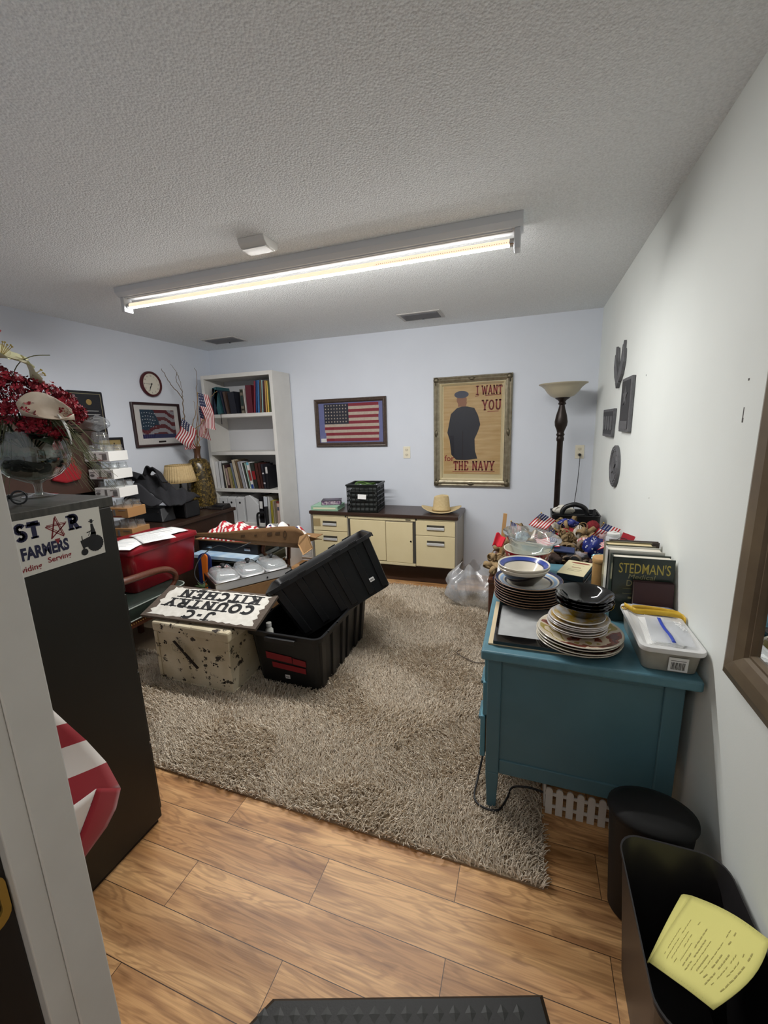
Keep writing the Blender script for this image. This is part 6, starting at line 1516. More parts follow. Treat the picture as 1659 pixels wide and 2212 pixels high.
# stoneware dinner plates, seven plain and the top one showing its bands
brownp = mat('dark brown glaze', '#231712', .18, coat=.4); rimp = mat('tan unglazed rim', '#8a6a50', .4); creamp = mat('cream glaze', '#d2cbbb', .2, coat=.3); bl1 = mat('navy glaze band', '#26304f', .2, coat=.3); bl2 = mat('light blue glaze band', '#8fa9c9', .2, coat=.3)
PX, PY = .019, 1.785
zs = DZ + .0205
dish = None
names = ['lowest of the stack', 'second from the bottom', 'third from the bottom', 'fourth from the bottom', 'fifth from the bottom', 'sixth from the bottom', 'just below the top one']
for k in range(8):
    lab = 'cream dinner plate with blue bands on top of dark brown plate stack' if k == 7 else 'dark brown stoneware dinner plate, ' + names[k]
    if dish is None:
        t = thing('dinner_plate', lab, 'plate', (PX, PY, zs), local=True, group='brown stoneware dinner plates'); dish = t
        b = MB()
        prof = [(0, .003), (.075, .003), (.078, 0), (.084, 0), (.086, .004), (.112, .012), (.134, .021), (.1385, .025)]
        b.lathe(prof, 56, mats=[0] * 7); b.build('underside', brownp, t, smooth=50)
        b = MB(); b.lathe([(.1385, .0245), (.1392, .0265), (.1375, .0275)], 56); b.build('rim', rimp, t, smooth=True)
        b = MB(); b.lathe([(.1375, .0272), (.124, .0225), (.117, .020), (.104, .0165), (.098, .0148), (.090, .0115), (.084, .008), (0, .006)], 56, mats=[1, 0, 2, 0, 1, 0, 0]); b.build('glazed_face', [creamp, bl1, bl2], t, smooth=50)
    else:
        t = copy_tree(dish); t.location = (PX + random.uniform(-.0025, .0025), PY + random.uniform(-.0025, .0025), zs + k * .0112); t['label'] = lab; t.rotation_euler = (0, 0, k)
# pasta bowls
bz = zs + 7 * .0112 + .0095; bowl = None
for k in range(2):
    lab = ('lower cream and brown bowl of the pair on the dinner plates', 'upper cream bowl with a wide blue rim on the dinner plates')[k]
    if bowl is None:
        t = bowl = thing('pasta_bowl', lab, 'bowl', (PX - .022, PY - .01, bz), local=True, group='blue rimmed bowls')
        b = MB(); b.lathe([(0, .003), (.042, .003), (.044, 0), (.05, 0), (.052, .004), (.07, .022), (.088, .045), (.097, .058)], 48); b.build('underside', brownp, t, smooth=50)
        b = MB(); b.lathe([(.097, .058), (.1045, .068), (.106, .073), (.1035, .0755)], 48); b.build('outer_rim', creamp, t, smooth=50)
        b = MB(); b.lathe([(.1035, .0755), (.099, .071), (.083, .060), (.079, .056), (.06, .03), (.045, .012), (0, .007)], 48, mats=[0, 1, 2, 0, 0, 0]); b.build('glazed_face', [creamp, mat('cobalt glaze', '#2b3f8e', .18, coat=.4), bl1], t, smooth=50)
    else:
        t = copy_tree(bowl); t.location = (PX - .021, PY - .011, bz + .0135); t['label'] = lab
# big floral plates
P2X, P2Y = .192, 1.507
def rimflower():
    m = bpy.data.materials.new('painted fruit plate'); m.use_nodes = True; nt = m.node_tree; N = nt.nodes; L = nt.links; b_ = N['Principled BSDF']; b_.inputs['Roughness'].default_value = .25
    tc = N.new('ShaderNodeTexCoord'); n = N.new('ShaderNodeTexNoise'); n.inputs['Scale'].default_value = 16; n.inputs['Detail'].default_value = 1.5; L.new(tc.outputs['Object'], n.inputs['Vector'])
    r = N.new('ShaderNodeValToRGB'); r.color_ramp.interpolation = 'CONSTANT'; e = r.color_ramp.elements; e[0].position = 0; e[0].color = lin('#5d2c20'); e[1].position = .44; e[1].color = lin('#7e3d2c')
    for p_, c_ in ((.50, '#cdbfa8'), (.60, '#a1924f'), (.66, '#d2c6ae')): q = e.new(p_); q.color = lin(c_)
    L.new(n.outputs['Fac'], r.inputs['Fac']); L.new(r.outputs['Color'], b_.inputs['Base Color']); return m
fruit = rimflower(); dish = None
for k in range(4):
    lab = 'large plate with painted brown and cream fruit border, ' + ('lowest of its stack', 'second of its stack', 'third of its stack', 'topmost of its stack')[k]
    if dish is None:
        t = dish = thing('fruit_plate', lab, 'plate', (P2X, P2Y, DZ), local=True, group='fruit patterned plates')
        b = MB(); b.lathe([(0, .003), (.08, .003), (.083, 0), (.088, 0), (.09, .005), (.12, .013), (.138, .021)], 56); b.build('underside', mat('dark plate underside', '#4d4038', .3), t, smooth=50)
        b = MB(); b.lathe([(.138, .0205), (.1405, .0225), (.1385, .0245), (.132, .0225)], 56); b.build('rim', creamp, t, smooth=True)
        b = MB(); b.lathe([(.132, .0225), (.10, .012), (.088, .008), (0, .006)], 56); b.build('painted_face', fruit, t, smooth=50)
    else:
        t = copy_tree(dish); t.location = (P2X + (-.004, .003, 0, .004)[k], P2Y + (.003, -.004, .002, .0)[k], DZ + (k * .0105 if k < 2 else k * .0105)); t.rotation_euler = (0, 0, k * 1.3); t['label'] = lab
b3 = DZ + 3 * .0105 + .010; dish = None
yelf = mat('painted flower plate', '#d6d6d4', .2, col2='#c5a03c', nscale=22, namt=.9, coat=.3)
for k in range(6):
    lab = 'small white plate with painted flowers, ' + ('lowest of six', 'second of six', 'third of six', 'fourth of six', 'fifth of six', 'topmost under the black bowls')[k]
    if dish is None:
        t = dish = thing('dessert_plate', lab, 'plate', (P2X - .003, P2Y + .018, b3), local=True, group='small flowered plates')
        b = MB(); b.lathe([(0, .003), (.055, .003), (.058, 0), (.062, 0), (.064, .004), (.085, .012), (.098, .018), (.1, .0205), (.098, .0225), (.094, .0205)], 48); b.build('underside', mat('white china', '#cfcbc8', .2, coat=.3), t, smooth=50)
        b = MB(); b.lathe([(.094, .0205), (.07, .0105), (.06, .0075), (0, .006)], 48); b.build('painted_face', yelf, t, smooth=50)
    else:
        t = copy_tree(dish); t.location = (P2X - .003 + random.uniform(-.004, .004), P2Y + .018 + random.uniform(-.004, .004), b3 + k * .0088); t.rotation_euler = (0, 0, k * .9); t['label'] = lab
        if k == 5: t.scale = (.88, .88, 1)
b4 = b3 + 5 * .0088 + .009; dish = None
gb = mat('gloss black glaze', '#060607', .08, coat=.6)
for k in range(4):
    lab = 'gloss black bowl, ' + ('lowest of four resting on white plates', 'second of the four stacked', 'third of the four stacked', 'topmost of the four with open inside showing')[k]
    if dish is None:
        t = dish = thing('black_bowl', lab, 'bowl', (P2X + .018, P2Y + .045, b4), local=True, group='gloss black bowls')
        b = MB(); b.lathe([(0, .003), (.04, .003), (.042, 0), (.047, 0), (.05, .004), (.068, .02), (.083, .036), (.092, .044), (.096, .0455), (.0955, .0475), (.090, .046), (.079, .037), (.062, .02), (.045, .0085), (0, .006)], 52); b.build('body', gb, t, smooth=50)
    else:
        t = copy_tree(dish); t.location = (P2X + .018 + (.002, -.002, .001)[k - 1], P2Y + .045 + (-.001, .002, 0)[k - 1], b4 + k * .0118); t['label'] = lab

# clear box with white lid
t = thing('lidded_box', 'clear plastic box with a white lid and barcode on the blue desk', 'storage box', (.445, 1.53, DZ))
def lr(x0, x1, y0, y1, r, z, b): return b.pts([(x, y, z) for x, y in rrect(x0, x1, y0, y1, r, 5)])
ob = mat('frosted clear box', '#a9a59a', .25, col2='#8b877c', nscale=9, spec=.6)
b = MB(); b.loft([lr(.372, .516, 1.395, 1.685, .02, DZ, b), lr(.370, .519, 1.391, 1.688, .02, DZ + .004, b), lr(.362, .526, 1.378, 1.694, .022, .818, b)]); b.build('body', ob, t, smooth=40)
b = MB(); b.loft([lr(.355, .532, 1.366, 1.702, .026, .814, b), lr(.353, .534, 1.364, 1.704, .028, .82, b), lr(.355, .532, 1.366, 1.702, .026, .829, b), lr(.366, .522, 1.378, 1.690, .02, .831, b), lr(.372, .516, 1.39, 1.684, .018, .826, b)]); b.build('lid', mat('white box lid', '#d5d5d4', .35), t, smooth=40)
M_ = fr((.462, 1.3805, .775), (1, -.01, 0), (0, -.1, 1))
s_ = MB().box(-.026, .026, -.024, .024, .0005, .0015, M_).build('barcode_label', sticker, t)
b = MB()
for k in range(13): b.box(-.019 + k * .003, -.019 + k * .003 + (.0018 if k % 3 else .001), -.018, .008, .0015, .002, M_)
b.box(-.02, .02, .013, .0145, .0015, .002, M_); b.build('bars', blackpaint, s_)
t = thing('zip_bag', 'clear zip bag with a blue slider strip lying on white box lid', 'plastic bag', (.45, 1.50, .832))
MZ = fr((.455, 1.49, .8335), (1, -.12, 0), (.10, 1, 0))
MB().sheet(lambda u, v: MZ @ Vector((-.055 + .115 * u, -.10 + .20 * v, .004 + .004 * math.sin(7 * u) * math.sin(6 * v))), 12, 14).build('film', clear_mat('zip bag film', '#eef0f3', .12, .35, '#e6e8ec'), t, smooth=True)
b = MB(); b.sheet(lambda u, v: MZ @ Vector((-.020 + .010 * u + .02 * (1 - v), -.10 + .17 * v, .0095 + .003 * math.sin(7 * v))), 2, 12); b.build('zip_strip', mat('blue zip', '#2b46b4', .4), t, smooth=True, solid=.0015)
MB().text('Ziploc', .026, MZ @ Matrix.Translation((.035, .03, .0095)) @ Matrix.Rotation(-1.3, 4, 'Z')).build('printed_name', mat('white bag print', '#f2f2f2', .6), t, recalc=False)
t = thing('white_card_stack', 'stack of white cards under the zip bag on box lid', 'cards', (.425, 1.5, .827))
for k in range(5): MB().box(-.048 + .003 * k, .045, -.105 + .004 * k, .095 - .004 * (k % 2), .0 + .0012 * k, .0011 + .0012 * k, Matrix.Translation((.432, 1.49, .8265)) @ Matrix.Rotation(.04 * (k - 2), 4, 'Z')).build('card', white, t)
t = thing('picture_cards', 'blue and white printed cards at back of white box lid under yellow ribbon', 'cards', (.45, 1.64, .832))
MB().box(-.062, .062, -.03, .035, 0, .006, Matrix.Translation((.452, 1.645, .8315)) @ Matrix.Rotation(-.12, 4, 'Z')).build('card', mat('colourful card print', '#2f66a8', .35, col2='#d8d2cb', nscale=28, namt=.9), t)
MB().box(-.0, .055, -.02, .028, .0061, .0069, Matrix.Translation((.452, 1.645, .8315)) @ Matrix.Rotation(-.12, 4, 'Z')).build('portrait_patch', mat('card picture patch', '#a8533c', .4, col2='#e0d6c8', nscale=60, namt=.9), t)
t = thing('yellow_lanyard', 'folded yellow ribbon lanyard across the back of the white box lid', 'lanyard', (.45, 1.62, .84))
yb = mat('yellow ribbon', '#c99e1b', .45, col2='#dbb53a', nscale=40)
def ribbon(b, ps, w):
    sp_ = spline(ps, 6)
    for i in range(len(sp_) - 1):
        a, c = sp_[i], sp_[i + 1]
        b.face(b.pts([a, c, c + Vector((0, 0.004, w)), a + Vector((0, 0.004, w))]))
b = MB(); ribbon(b, [(.362, 1.655, .832), (.375, 1.625, .834), (.385, 1.606, .834), (.40, 1.603, .834), (.44, 1.604, .835), (.49, 1.602, .836), (.525, 1.592, .836), (.533, 1.572, .829)], .018)
ribbon(b, [(.385, 1.606, .834), (.378, 1.616, .840), (.392, 1.628, .842), (.45, 1.632, .840), (.515, 1.62, .838), (.53, 1.60, .834)], .014)
b.build('ribbon', yb, t, smooth=True, solid=.0018, weld=True)
b = MB(); b.tube([(.362 + .010 * math.cos(a), 1.648 + .012 * math.sin(a), .8335) for a in [i * PI / 6 for i in range(12)]], .0025, 6, closed=True); b.build('clasp', brass, t, smooth=True)

# dictionaries standing against the wall
def bigbook(name, label, x0, x1, y0, y1, h, col, back='#17241d', pgcol=None, lean=0):
    t = thing(name, label, 'book', (x0, y0, DZ), rot=(lean, 0, 0), local=True)
    w, d = x1 - x0, y1 - y0; c = mat('cover ' + col, col, .3, coat=.3)
    b = MB(); b.box(0, w, 0, .004, 0, h); b.box(0, w, d - .004, d, 0, h); b.box(0, .005, 0, d, 0, h); b.build('cover', c, t, bevel=.001)
    MB().box(.005, w - .006, .004, d - .004, .004, h - .006).build('pages', pgcol or mat('white book pages', '#d8d2c4', .85), t)
    return t
t = bigbook('medical_dictionary', 'thick dark green medical dictionary standing upright facing the camera on blue desk', .326, .533, 1.727, 1.785, .263, '#1c2a23', lean=-.03)
MBk = fr((0, -.0008, 0), (1, 0, 0), (0, 0, 1))
MB().text('STEDMAN\'S', .056, MBk @ Matrix.Translation((.108, .202, 0)), bold=.006, sx=.60).build('title_lettering', mat('gold foil', '#b3a24f', .4, .3), t, recalc=False)
b = MB(); b.text('Medical', .026, MBk @ Matrix.Translation((.10, .180, 0)), sx=1.15, shear=.15); b.text('Dictionary', .034, MBk @ Matrix.Translation((.115, .150, 0)), sx=.9); b.box(.04, .17, .138, .1392, 0, .0003, MBk); b.box(.04, .17, .118, .1192, 0, .0003, MBk); b.box(.06, .072, .098, .106, 0, .0003, MBk)
b.build('subtitle_lettering', mat('dull gold foil', '#8f8a62', .5, .2), t, recalc=False)
t = bigbook('large_book', 'large book with white spine edge standing behind the green dictionary', .318, .515, 1.80, 1.86, .272, '#c9c8c0')
t = bigbook('large_book', 'large cream-paged book, third back of the upright books on blue desk', .322, .50, 1.868, 1.925, .275, '#6d6a52', pgcol=mat('cream book pages', '#cbb98f', .85))
t = bigbook('large_book', 'thin dark book farthest back of the upright books by the wall', .345, .53, 1.932, 1.955, .275, '#3c2e26')
t = thing('maroon_book', 'small maroon hardback leaning on the front of the green dictionary', 'book', (.398, 1.705, DZ), rot=(-.09, 0, 0), local=True)
mc = mat('cover maroon small', '#3c2326', .55)
b = MB(); b.box(0, .132, -.013, -.011, 0, .178); b.box(0, .132, .009, .011, 0, .178); b.box(0, .132, -.013, .011, .174, .178); b.build('cover', mc, t, bevel=.0015)
MB().box(.003, .13, -.011, .009, .002, .174).build('pages', pages, t)
# tape boxes and canister
t = thing('black_box', 'flat black cassette box lowest under the cream topped box', 'box', (.25, 2.17, DZ), rotz=-.32, local=True)
MB().box(-.062, .062, -.115, .115, 0, .03).build('case', mat('black cassette case', '#111113', .3), t, bevel=.003)
t = thing('cream_box', 'cream topped cassette box with red emblem lying on black box', 'box', (.245, 2.17, DZ + .031), rotz=-.32, local=True)
MB().box(-.06, .06, -.115, .115, 0, .028).build('case', mat('black cassette case', '#111113', .3), t, bevel=.002)
MB().box(-.06, .06, -.113, .115, .028, .0292).build('cover_sheet', mat('cream cover sheet', '#d4caa5', .5), t)
b = MB(); b.poly([(.005 + .045 * math.cos(a), .082 + .012 * math.sin(a), .0296) for a in [i * PI / 10 for i in range(20)]]); b.box(-.02, .022, .004, .010, .0293, .0298); b.build('emblem', mat('red brown emblem', '#84422f', .5), t, recalc=False)
b = MB(); b.box(-.025, .03, .045, .047, .0293, .0298); b.box(-.03, .035, -.03, -.028, .0293, .0298); b.box(-.03, .03, -.05, -.048, .0293, .0298); b.build('print', mat('faint grey print', '#8d876f', .7), t)
MB().box(-.0606, -.0599, -.11, .11, .004, .012).build('yellow_edge', mat('yellow stripe', '#c7a92f', .5), t)
t = thing('dark_case', 'flat dark tray beside the cassette boxes on the blue desk', 'tray', (.32, 2.03, DZ), rotz=-.2, local=True)
MB().box(-.05, .05, -.08, .08, 0, .022).build('tray', mat('grey black tray', '#2a2a2c', .35), t, bevel=.004)
t = thing('wooden_canister', 'tan wooden canister with lid standing left of the upright books', 'canister', (.345, 2.06, DZ))
b = MB(); b.lathe([(0, 0), (.042, 0), (.042, .135), (0, .135)], 28, (.345, 2.06, DZ)); b.build('body', mat('tan wood canister', '#a57f4e', .5, col2='#96713f', nscale=30, stretch=(6, 6, 1)), t, smooth=40)
b = MB(); b.lathe([(.043, .135), (.045, .139), (.045, .155), (.042, .159), (0, .16)], 28, (.345, 2.06, DZ)); b.build('lid', mat('tan wood lid', '#b18a58', .5), t, smooth=40)

# star-spangled bowl with clear glass bowl inside
GX, GY = .012, 2.16
DZ0 = DZ; DZ = DZ + .028
t = thing('folded_towel', 'folded pale kitchen towel under the red star bowl', 'towel', (GX, GY, DZ0))
MB().box(GX - .10, GX + .10, GY - .09, GY + .09, DZ0 + .0005, DZ0 + .0275).build('towel', mat('pale towel', '#b9b4a6', .95), t, bevel=.01)
t = thing('star_bowl', 'red rimmed mixing bowl with white stars and striped sides on blue desk', 'bowl', (GX, GY, DZ))
b = MB(); b.lathe([(0, .001), (.07, .001), (.075, .006), (.092, .04), (.104, .075)], 52, (GX, GY, DZ)); b.build('striped_side', creamwhite, t, smooth=50)
b = MB()
for k in range(26):
    a = 2 * PI * k / 26
    b.face(b.pts([(GX + (r_ + .001) * math.cos(a + s_ * .05), GY + (r_ + .001) * math.sin(a + s_ * .05), DZ + z_) for r_, z_, s_ in ((.078, .010, -1), (.078, .010, 1), (.105, .075, 1), (.105, .075, -1))]))
b.build('stripes', mat('navy bowl stripe', '#27305c', .3), t, recalc=False)
b = MB(); b.lathe([(.104, .075), (.111, .10), (.1155, .118), (.1165, .122), (.1135, .122), (.100, .076), (.085, .03), (0, .012)], 52, (GX, GY, DZ), mats=[0, 0, 1, 1, 1, 1, 1]); b.build('red_band', [mat('red glaze', '#98202c', .2, coat=.3), creamwhite], t, smooth=50)
b = MB()
for k in range(18):
    a = 2 * PI * k / 18; e = Vector((math.cos(a), math.sin(a), 0)); s_ = Vector((-math.sin(a), math.cos(a), 0)); o = Vector((GX, GY, DZ)) + e * .112 + Vector((0, 0, .097 + (.008 if k % 2 else 0)))
    star(b, 0, 0, .009, lambda X, Z: o + s_ * X + Vector((0, 0, 1)) * Z + e * .0012 + e * Z * .22)
b.build('stars', creamwhite, t, recalc=False)
t = thing('glass_bowl', 'clear glass bowl tilted inside the red star bowl', 'bowl', (GX, GY, DZ + .05), rot=(.05, .13, 0), local=True)
b = MB(); b.lathe([(0, .01), (.06, .012), (.088, .05), (.112, .105), (.122, .132), (.142, .141), (.143, .146), (.121, .140), (.108, .106), (.084, .052), (.056, .017), (0, .015)], 56); b.build('body', clear_mat('thin clear glass', '#f4f7f7', .04, .07, gloss=2.2, ior=1.6), t, smooth=50)
t = thing('small_package', 'small black and white packaged gadget lying in the glass bowl', 'package', (.03, 2.12, .84), rot=(.6, .1, -.2), local=True)
MB().box(-.042, .042, -.012, .012, -.008, .008).build('body', blackp, t, bevel=.003); MB().box(-.034, .0, -.0125, .0125, .008, .0088).build('label', white, t)
DZ = DZ0
t = thing('striped_napkin', 'blue and white striped cloth napkin at left edge of blue desk', 'napkin', (-.10, 2.24, DZ))
MB().sheet(lambda u, v: Vector((-.135 + .10 * u, 2.16 + .14 * v, DZ + .004 + .02 * math.sin(PI * v) + .008 * math.sin(9 * u))), 14, 6, lambda i, j: (i // 2) % 2).build('cloth', [mat('napkin white', '#d9dbe0', .8), mat('napkin blue', '#32467f', .8)], t, smooth=True, solid=.002)

# ------------------------------------------------------------------ side table under the patriotic pile
t = thing('side_table', 'brown wooden table in back right corner under the patriotic decorations', 'table', (.17, 2.98, 0))
TZ = .60
MB().box(-.205, .52, 2.43, 3.50, TZ - .025, TZ).build('top', redwood, t, bevel=.004)
MB().box(-.19, .505, 2.45, 3.48, TZ - .10, TZ - .025).build('apron', redwood, t)
for x in (-.20, .475):
    for y in (2.435, 3.455): MB().box(x, x + .04, y, y + .04, 0, TZ - .025).build('leg', redwood, t, bevel=.004)
t = thing('navy_cloth', 'navy cloth with pale edge draped over the left edge of the brown table', 'cloth', (-.2, 2.47, .6))
MB().sheet(lambda u, v: Vector((-.215 + .10 * v - .006 * math.sin(9 * u), 2.44 + .16 * u, .545 + .06 * min(1, v * 2) + .004 * math.sin(13 * u))), 10, 6, lambda i, j: 1 if j == 0 else 0).build('cloth', [mat('navy drape', '#1f2440', .85), white], t, smooth=True, solid=.003)
bcol = [burlap, mat('burlap light', '#97805d', .95, col2='#7d6747', nscale=150, bump=.5, bscale=350), mat('burlap grey', '#857565', .95, col2='#6b5d50', nscale=150, bump=.5, bscale=350), mat('burlap mauve', '#7d6259', .95, col2='#67504a', nscale=150, bump=.5, bscale=350)]
def wreath(label, c, R_, r_, tilt, az, mi, seed):
    t = thing('burlap_wreath', label, 'wreath', c, rot=(tilt, 0, az), local=True, group='burlap wreaths'); q = random.Random(seed)
    b = MB(); b.tube([(R_ * math.cos(a), R_ * math.sin(a), 0) for a in [i * 2 * PI / 28 for i in range(28)]], r_ * .55, 8, closed=True); b.build('ring', bcol[mi], t, smooth=True)
    b = MB()
    for k in range(44):
        a = 2 * PI * k / 44 * 2 + q.uniform(-.1, .1); ph = q.uniform(0, 2 * PI); rr_ = R_ + r_ * .6 * math.cos(ph); zz = r_ * .6 * math.sin(ph)
        o = Vector((rr_ * math.cos(a), rr_ * math.sin(a), zz)); d = Vector((math.cos(a + q.uniform(-.8, .8)) * math.cos(ph), math.sin(a + q.uniform(-.8, .8)) * math.cos(ph), math.sin(ph) + .25)).normalized()
        s_ = d.orthogonal().normalized(); s_.rotate(Matrix.Rotation(q.uniform(0, 6), 3, d)); w_ = d.cross(s_); L2 = q.uniform(.036, .060); wd = q.uniform(.018, .028)
        n_ = 10
        pts = [o + d * (L2 * .55 * (1 - math.cos(2 * PI * i / n_))) + s_ * (L2 * .5 * math.sin(2 * PI * i / n_)) for i in range(n_ + 1)]
        for i in range(n_):
            b.face(b.pts([pts[i] - w_ * wd * .5, pts[i + 1] - w_ * wd * .5, pts[i + 1] + w_ * wd * .5, pts[i] + w_ * wd * .5]))
    b.build('ruffles', bcol[mi], t, smooth=True, solid=.004, weld=True)
    return t
wreath('burlap wreath with red ornaments leaning on the black caddy at back of pile', (.27, 2.98, .735), .105, .05, .75, .1, 0, 1)
wreath('tan burlap wreath at the back left of the pile behind the glass bowl', (-.05, 2.86, .69), .10, .05, .35, -.3, 1, 2)
wreath('burlap wreath lying lowest in middle of the pile', (.19, 2.72, .665), .12, .055, .15, 0, 0, 3)
wreath('greyish burlap wreath nearest the dictionaries on the pile', (.32, 2.56, .70), .095, .05, .3, .5, 2, 4)
wreath('mauve burlap wreath half hidden behind the tan wooden canister', (.40, 2.50, .665), .08, .05, .2, .9, 3, 5)
wreath('burlap wreath at left edge of brown table below the red felt', (-.08, 2.56, .655), .10, .05, .1, .9, 1, 6)
wreath('light burlap wreath between glass bowl and cream cassette box', (.10, 2.54, .70), .085, .045, .3, 0, 1, 7)
wreath('burlap wreath against right wall beneath the white jar', (.42, 2.78, .66), .09, .05, .2, .3, 2, 8)
wreath('burlap wreath piled up between navy star-print bag and the caddy', (.30, 2.76, .765), .085, .05, .5, .2, 1, 9)
wreath('burlap wreath piled in middle behind the navy pad', (.17, 2.62, .755), .09, .045, .35, -.2, 0, 10)
wreath('tan burlap wreath propped against glass bowl on the pile', (.00, 2.74, .755), .08, .045, .5, .1, 0, 11)
pal = [mat('bright red bunting', '#b3202d', .75), mat('bright white bunting', '#e6e2de', .8), mat('bright navy bunting', '#252f66', .75)]
grp = 'small flags in the pile'
stick_flag('small striped flag upright at back left of the pile near tan wreath', (0.03, 2.76, 0.75), (0.09, 2.76, 0.955), (1, 0, -.5), .11, .10, grp, 21, pal, (-.55, 0, -.6), .5)
stick_flag('small striped flag lying toward the black caddy in pile middle', (0.06, 2.66, 0.75), (0.17, 2.66, 0.88), (0, 0, -1), .13, .08, grp, 22, pal, (-.9, 0, -.35), .5)
stick_flag('small striped flag flat beside the navy bag in pile middle', (0.08, 2.58, 0.77), (0.18, 2.56, 0.85), (.1, -.8, -.4), .12, .08, grp, 23, pal, (-1, 0, -.1), .5)
stick_flag('small striped flag fanned beside the silver bag on right of pile', (0.36, 2.7, 0.77), (0.44, 2.7, 0.92), (.8, 0, -.3), .11, .10, grp, 24, pal, (-.5, 0, -.7), .5)
stick_flag('small striped flag low at the right wall side of pile', (0.42, 2.62, 0.75), (0.47, 2.6, 0.85), (.2, -.8, -.4), .10, .07, grp, 25, pal, (-1, 0, -.2), .5)
stick_flag('small striped flag at far left of the pile beside the wood stick', (-0.11, 2.68, 0.73), (-0.09, 2.68, 0.91), (.7, 0, -.4), .08, .07, grp, 26, pal, (.1, 0, -1), .5)
t = thing('wood_stick', 'flat wooden paint stick standing up at left back of the pile', 'stick', (-.13, 2.70, .65))
MB().box(-.012, .012, -.002, .002, 0, .29, Matrix.Translation((-.148, 2.70, .665)) @ Matrix.Rotation(.07, 4, 'Y')).build('stick', mat('raw pine', '#b58d5d', .6), t, bevel=.001)
t = thing('red_felt', 'piece of bright red felt at the left end of the pile', 'fabric', (-.16, 2.6, .76))
MB().sheet(lambda u, v: Vector((-.195 + .06 * u + .02 * v, 2.58 + .05 * v + .02 * math.sin(5 * u), .765 + .075 * v * (1 - .4 * u) + .006 * math.sin(9 * u))), 10, 8).build('cloth', mat('bright red felt', '#b5182a', .8), t, smooth=True, solid=.004)
def bagball(name, label, cat, c, r_, sc, m_, film=False, dots=None, seed=0, amp=1.0):
    seed = seed or len(label) * 7
    t = thing(name, label, cat, c, local=True); q = random.Random(seed); ph = [q.uniform(0, 6) for _ in range(4)]
    b = MB()
    def f(u, v):
        a = 2 * PI * u; p_ = PI * (.02 + .96 * v); w = 1 + amp * (.20 * math.sin(4 * a + ph[0]) * math.sin(3 * p_ + ph[1]) + .11 * math.sin(9 * a + 6 * p_ + ph[2]) + .06 * math.sin(17 * a - 11 * p_ + ph[3]))
        return Vector((r_ * sc[0] * w * math.sin(p_) * math.cos(a), r_ * sc[1] * w * math.sin(p_) * math.sin(a), -r_ * sc[2] * math.cos(p_) * w))
    b.sheet(f, 30, 16, closed_u=True); b.build('body', m_, t, smooth=60)
    if dots:
        b = MB()
        for k in range(26):
            d = Vector((q.gauss(0, 1), -abs(q.gauss(0, 1)), q.gauss(0, 1))).normalized(); s_ = d.orthogonal().normalized(); w_ = d.cross(s_); o = Vector((d.x * sc[0], d.y * sc[1], d.z * sc[2])) * r_ * 1.08
            star(b, 0, 0, r_ * .11, lambda X, Z: o + s_ * X + w_ * Z)
        b.build('stars', dots, t, recalc=False)
    if film:
        b = MB(); b.sheet(lambda u, v: f(u, v) * 1.12 + Vector((0, 0, .004)), 24, 12, closed_u=True); b.build('film', clearplastic, t, smooth=45)
    return t
wst = mat('white star print', '#d8d8dc', .6)
bagball('patriotic_ball', 'blue and teal foil ball wrapped in film behind glass bowl', 'ornament', (-.015, 2.66, .80), .042, (1, .9, 1), mat('teal blue foil', '#35506d', .3, .3, col2='#a9c0c4', nscale=40, namt=.9), True)
bagball('ornament_bag', 'white and pink printed party bag just inside the far rim of glass bowl', 'party bag', (-.005, 2.50, .775), .05, (1, .7, .9), mat('pink white bag print', '#d2c5c2', .4, col2='#a3505a', nscale=45, namt=.8), True)
bagball('wrapped_bundle', 'silver white wrapped bundle left of red ornaments near the caddy', 'bundle', (.175, 2.90, .81), .047, (.8, .8, 1.1), mat('milky wrapped film', '#b9b4a8', .3, col2='#8f8574', nscale=30))
bagball('wrapped_bundle', 'glossy white wrapped bundle in front of caddy, right of the red bow', 'bundle', (.325, 2.82, .80), .047, (.8, .8, 1.25), mat('white wrapped film', '#cfcbc2', .2, col2='#a39a8c', nscale=40))
bagball('red_ornament', 'glossy red ornament nestled in the back burlap wreath', 'ornament', (.205, 2.80, .80), .026, (1, 1, 1.1), mat('glossy red ball', '#8d1320', .2), amp=0.1)
bagball('red_bow', 'red fabric bow in the centre of the back burlap wreath', 'bow', (.262, 2.83, .815), .036, (1.25, .7, .9), mat('red satin', '#a31825', .45, col2='#7c0f1b', nscale=30))
bagball('star_bow', 'navy star-print ribbon bow on top of the back burlap wreath', 'bow', (.262, 2.86, .872), .042, (1.3, .7, .6), mat('navy satin', '#1f2a72', .4), False, wst, 3)
bagball('red_yarn_ball', 'fuzzy dark red yarn ball beside right side of the black caddy', 'yarn ball', (.425, 2.99, .825), .042, (1, 1, 1), mat('dark red yarn', '#7a1f26', .95, col2='#5c141a', nscale=90, bump=.6, bscale=120), amp=.3)
bagball('star_bag', 'navy star-print bag bunched on right of the pile behind the tan canister', 'bag', (.375, 2.58, .80), .058, (.9, .7, .95), mat('navy satin', '#232c4c', .4), False, wst, 5)
bagball('teal_foil', 'crumpled teal foil piece below the navy star-print bag', 'foil', (.40, 2.47, .77), .035, (1.2, .7, .6), mat('teal foil', '#3c7182', .25, .5, col2='#9fc6cc', nscale=60, namt=.9))
bagball('pink_tulle', 'pale pink tulle bundle against right wall at back of the pile', 'fabric', (.455, 2.72, .815), .05, (.9, .8, .9), mat('pink tulle', '#b49c9a', .6, col2='#8f6f70', nscale=40))
bagball('grey_scarf', 'grey and white crumpled scarf in front of the navy pad', 'scarf', (.27, 2.50, .765), .045, (1.4, .8, .5), mat('grey white scarf', '#a5a3a6', .8, col2='#6f6a70', nscale=40))
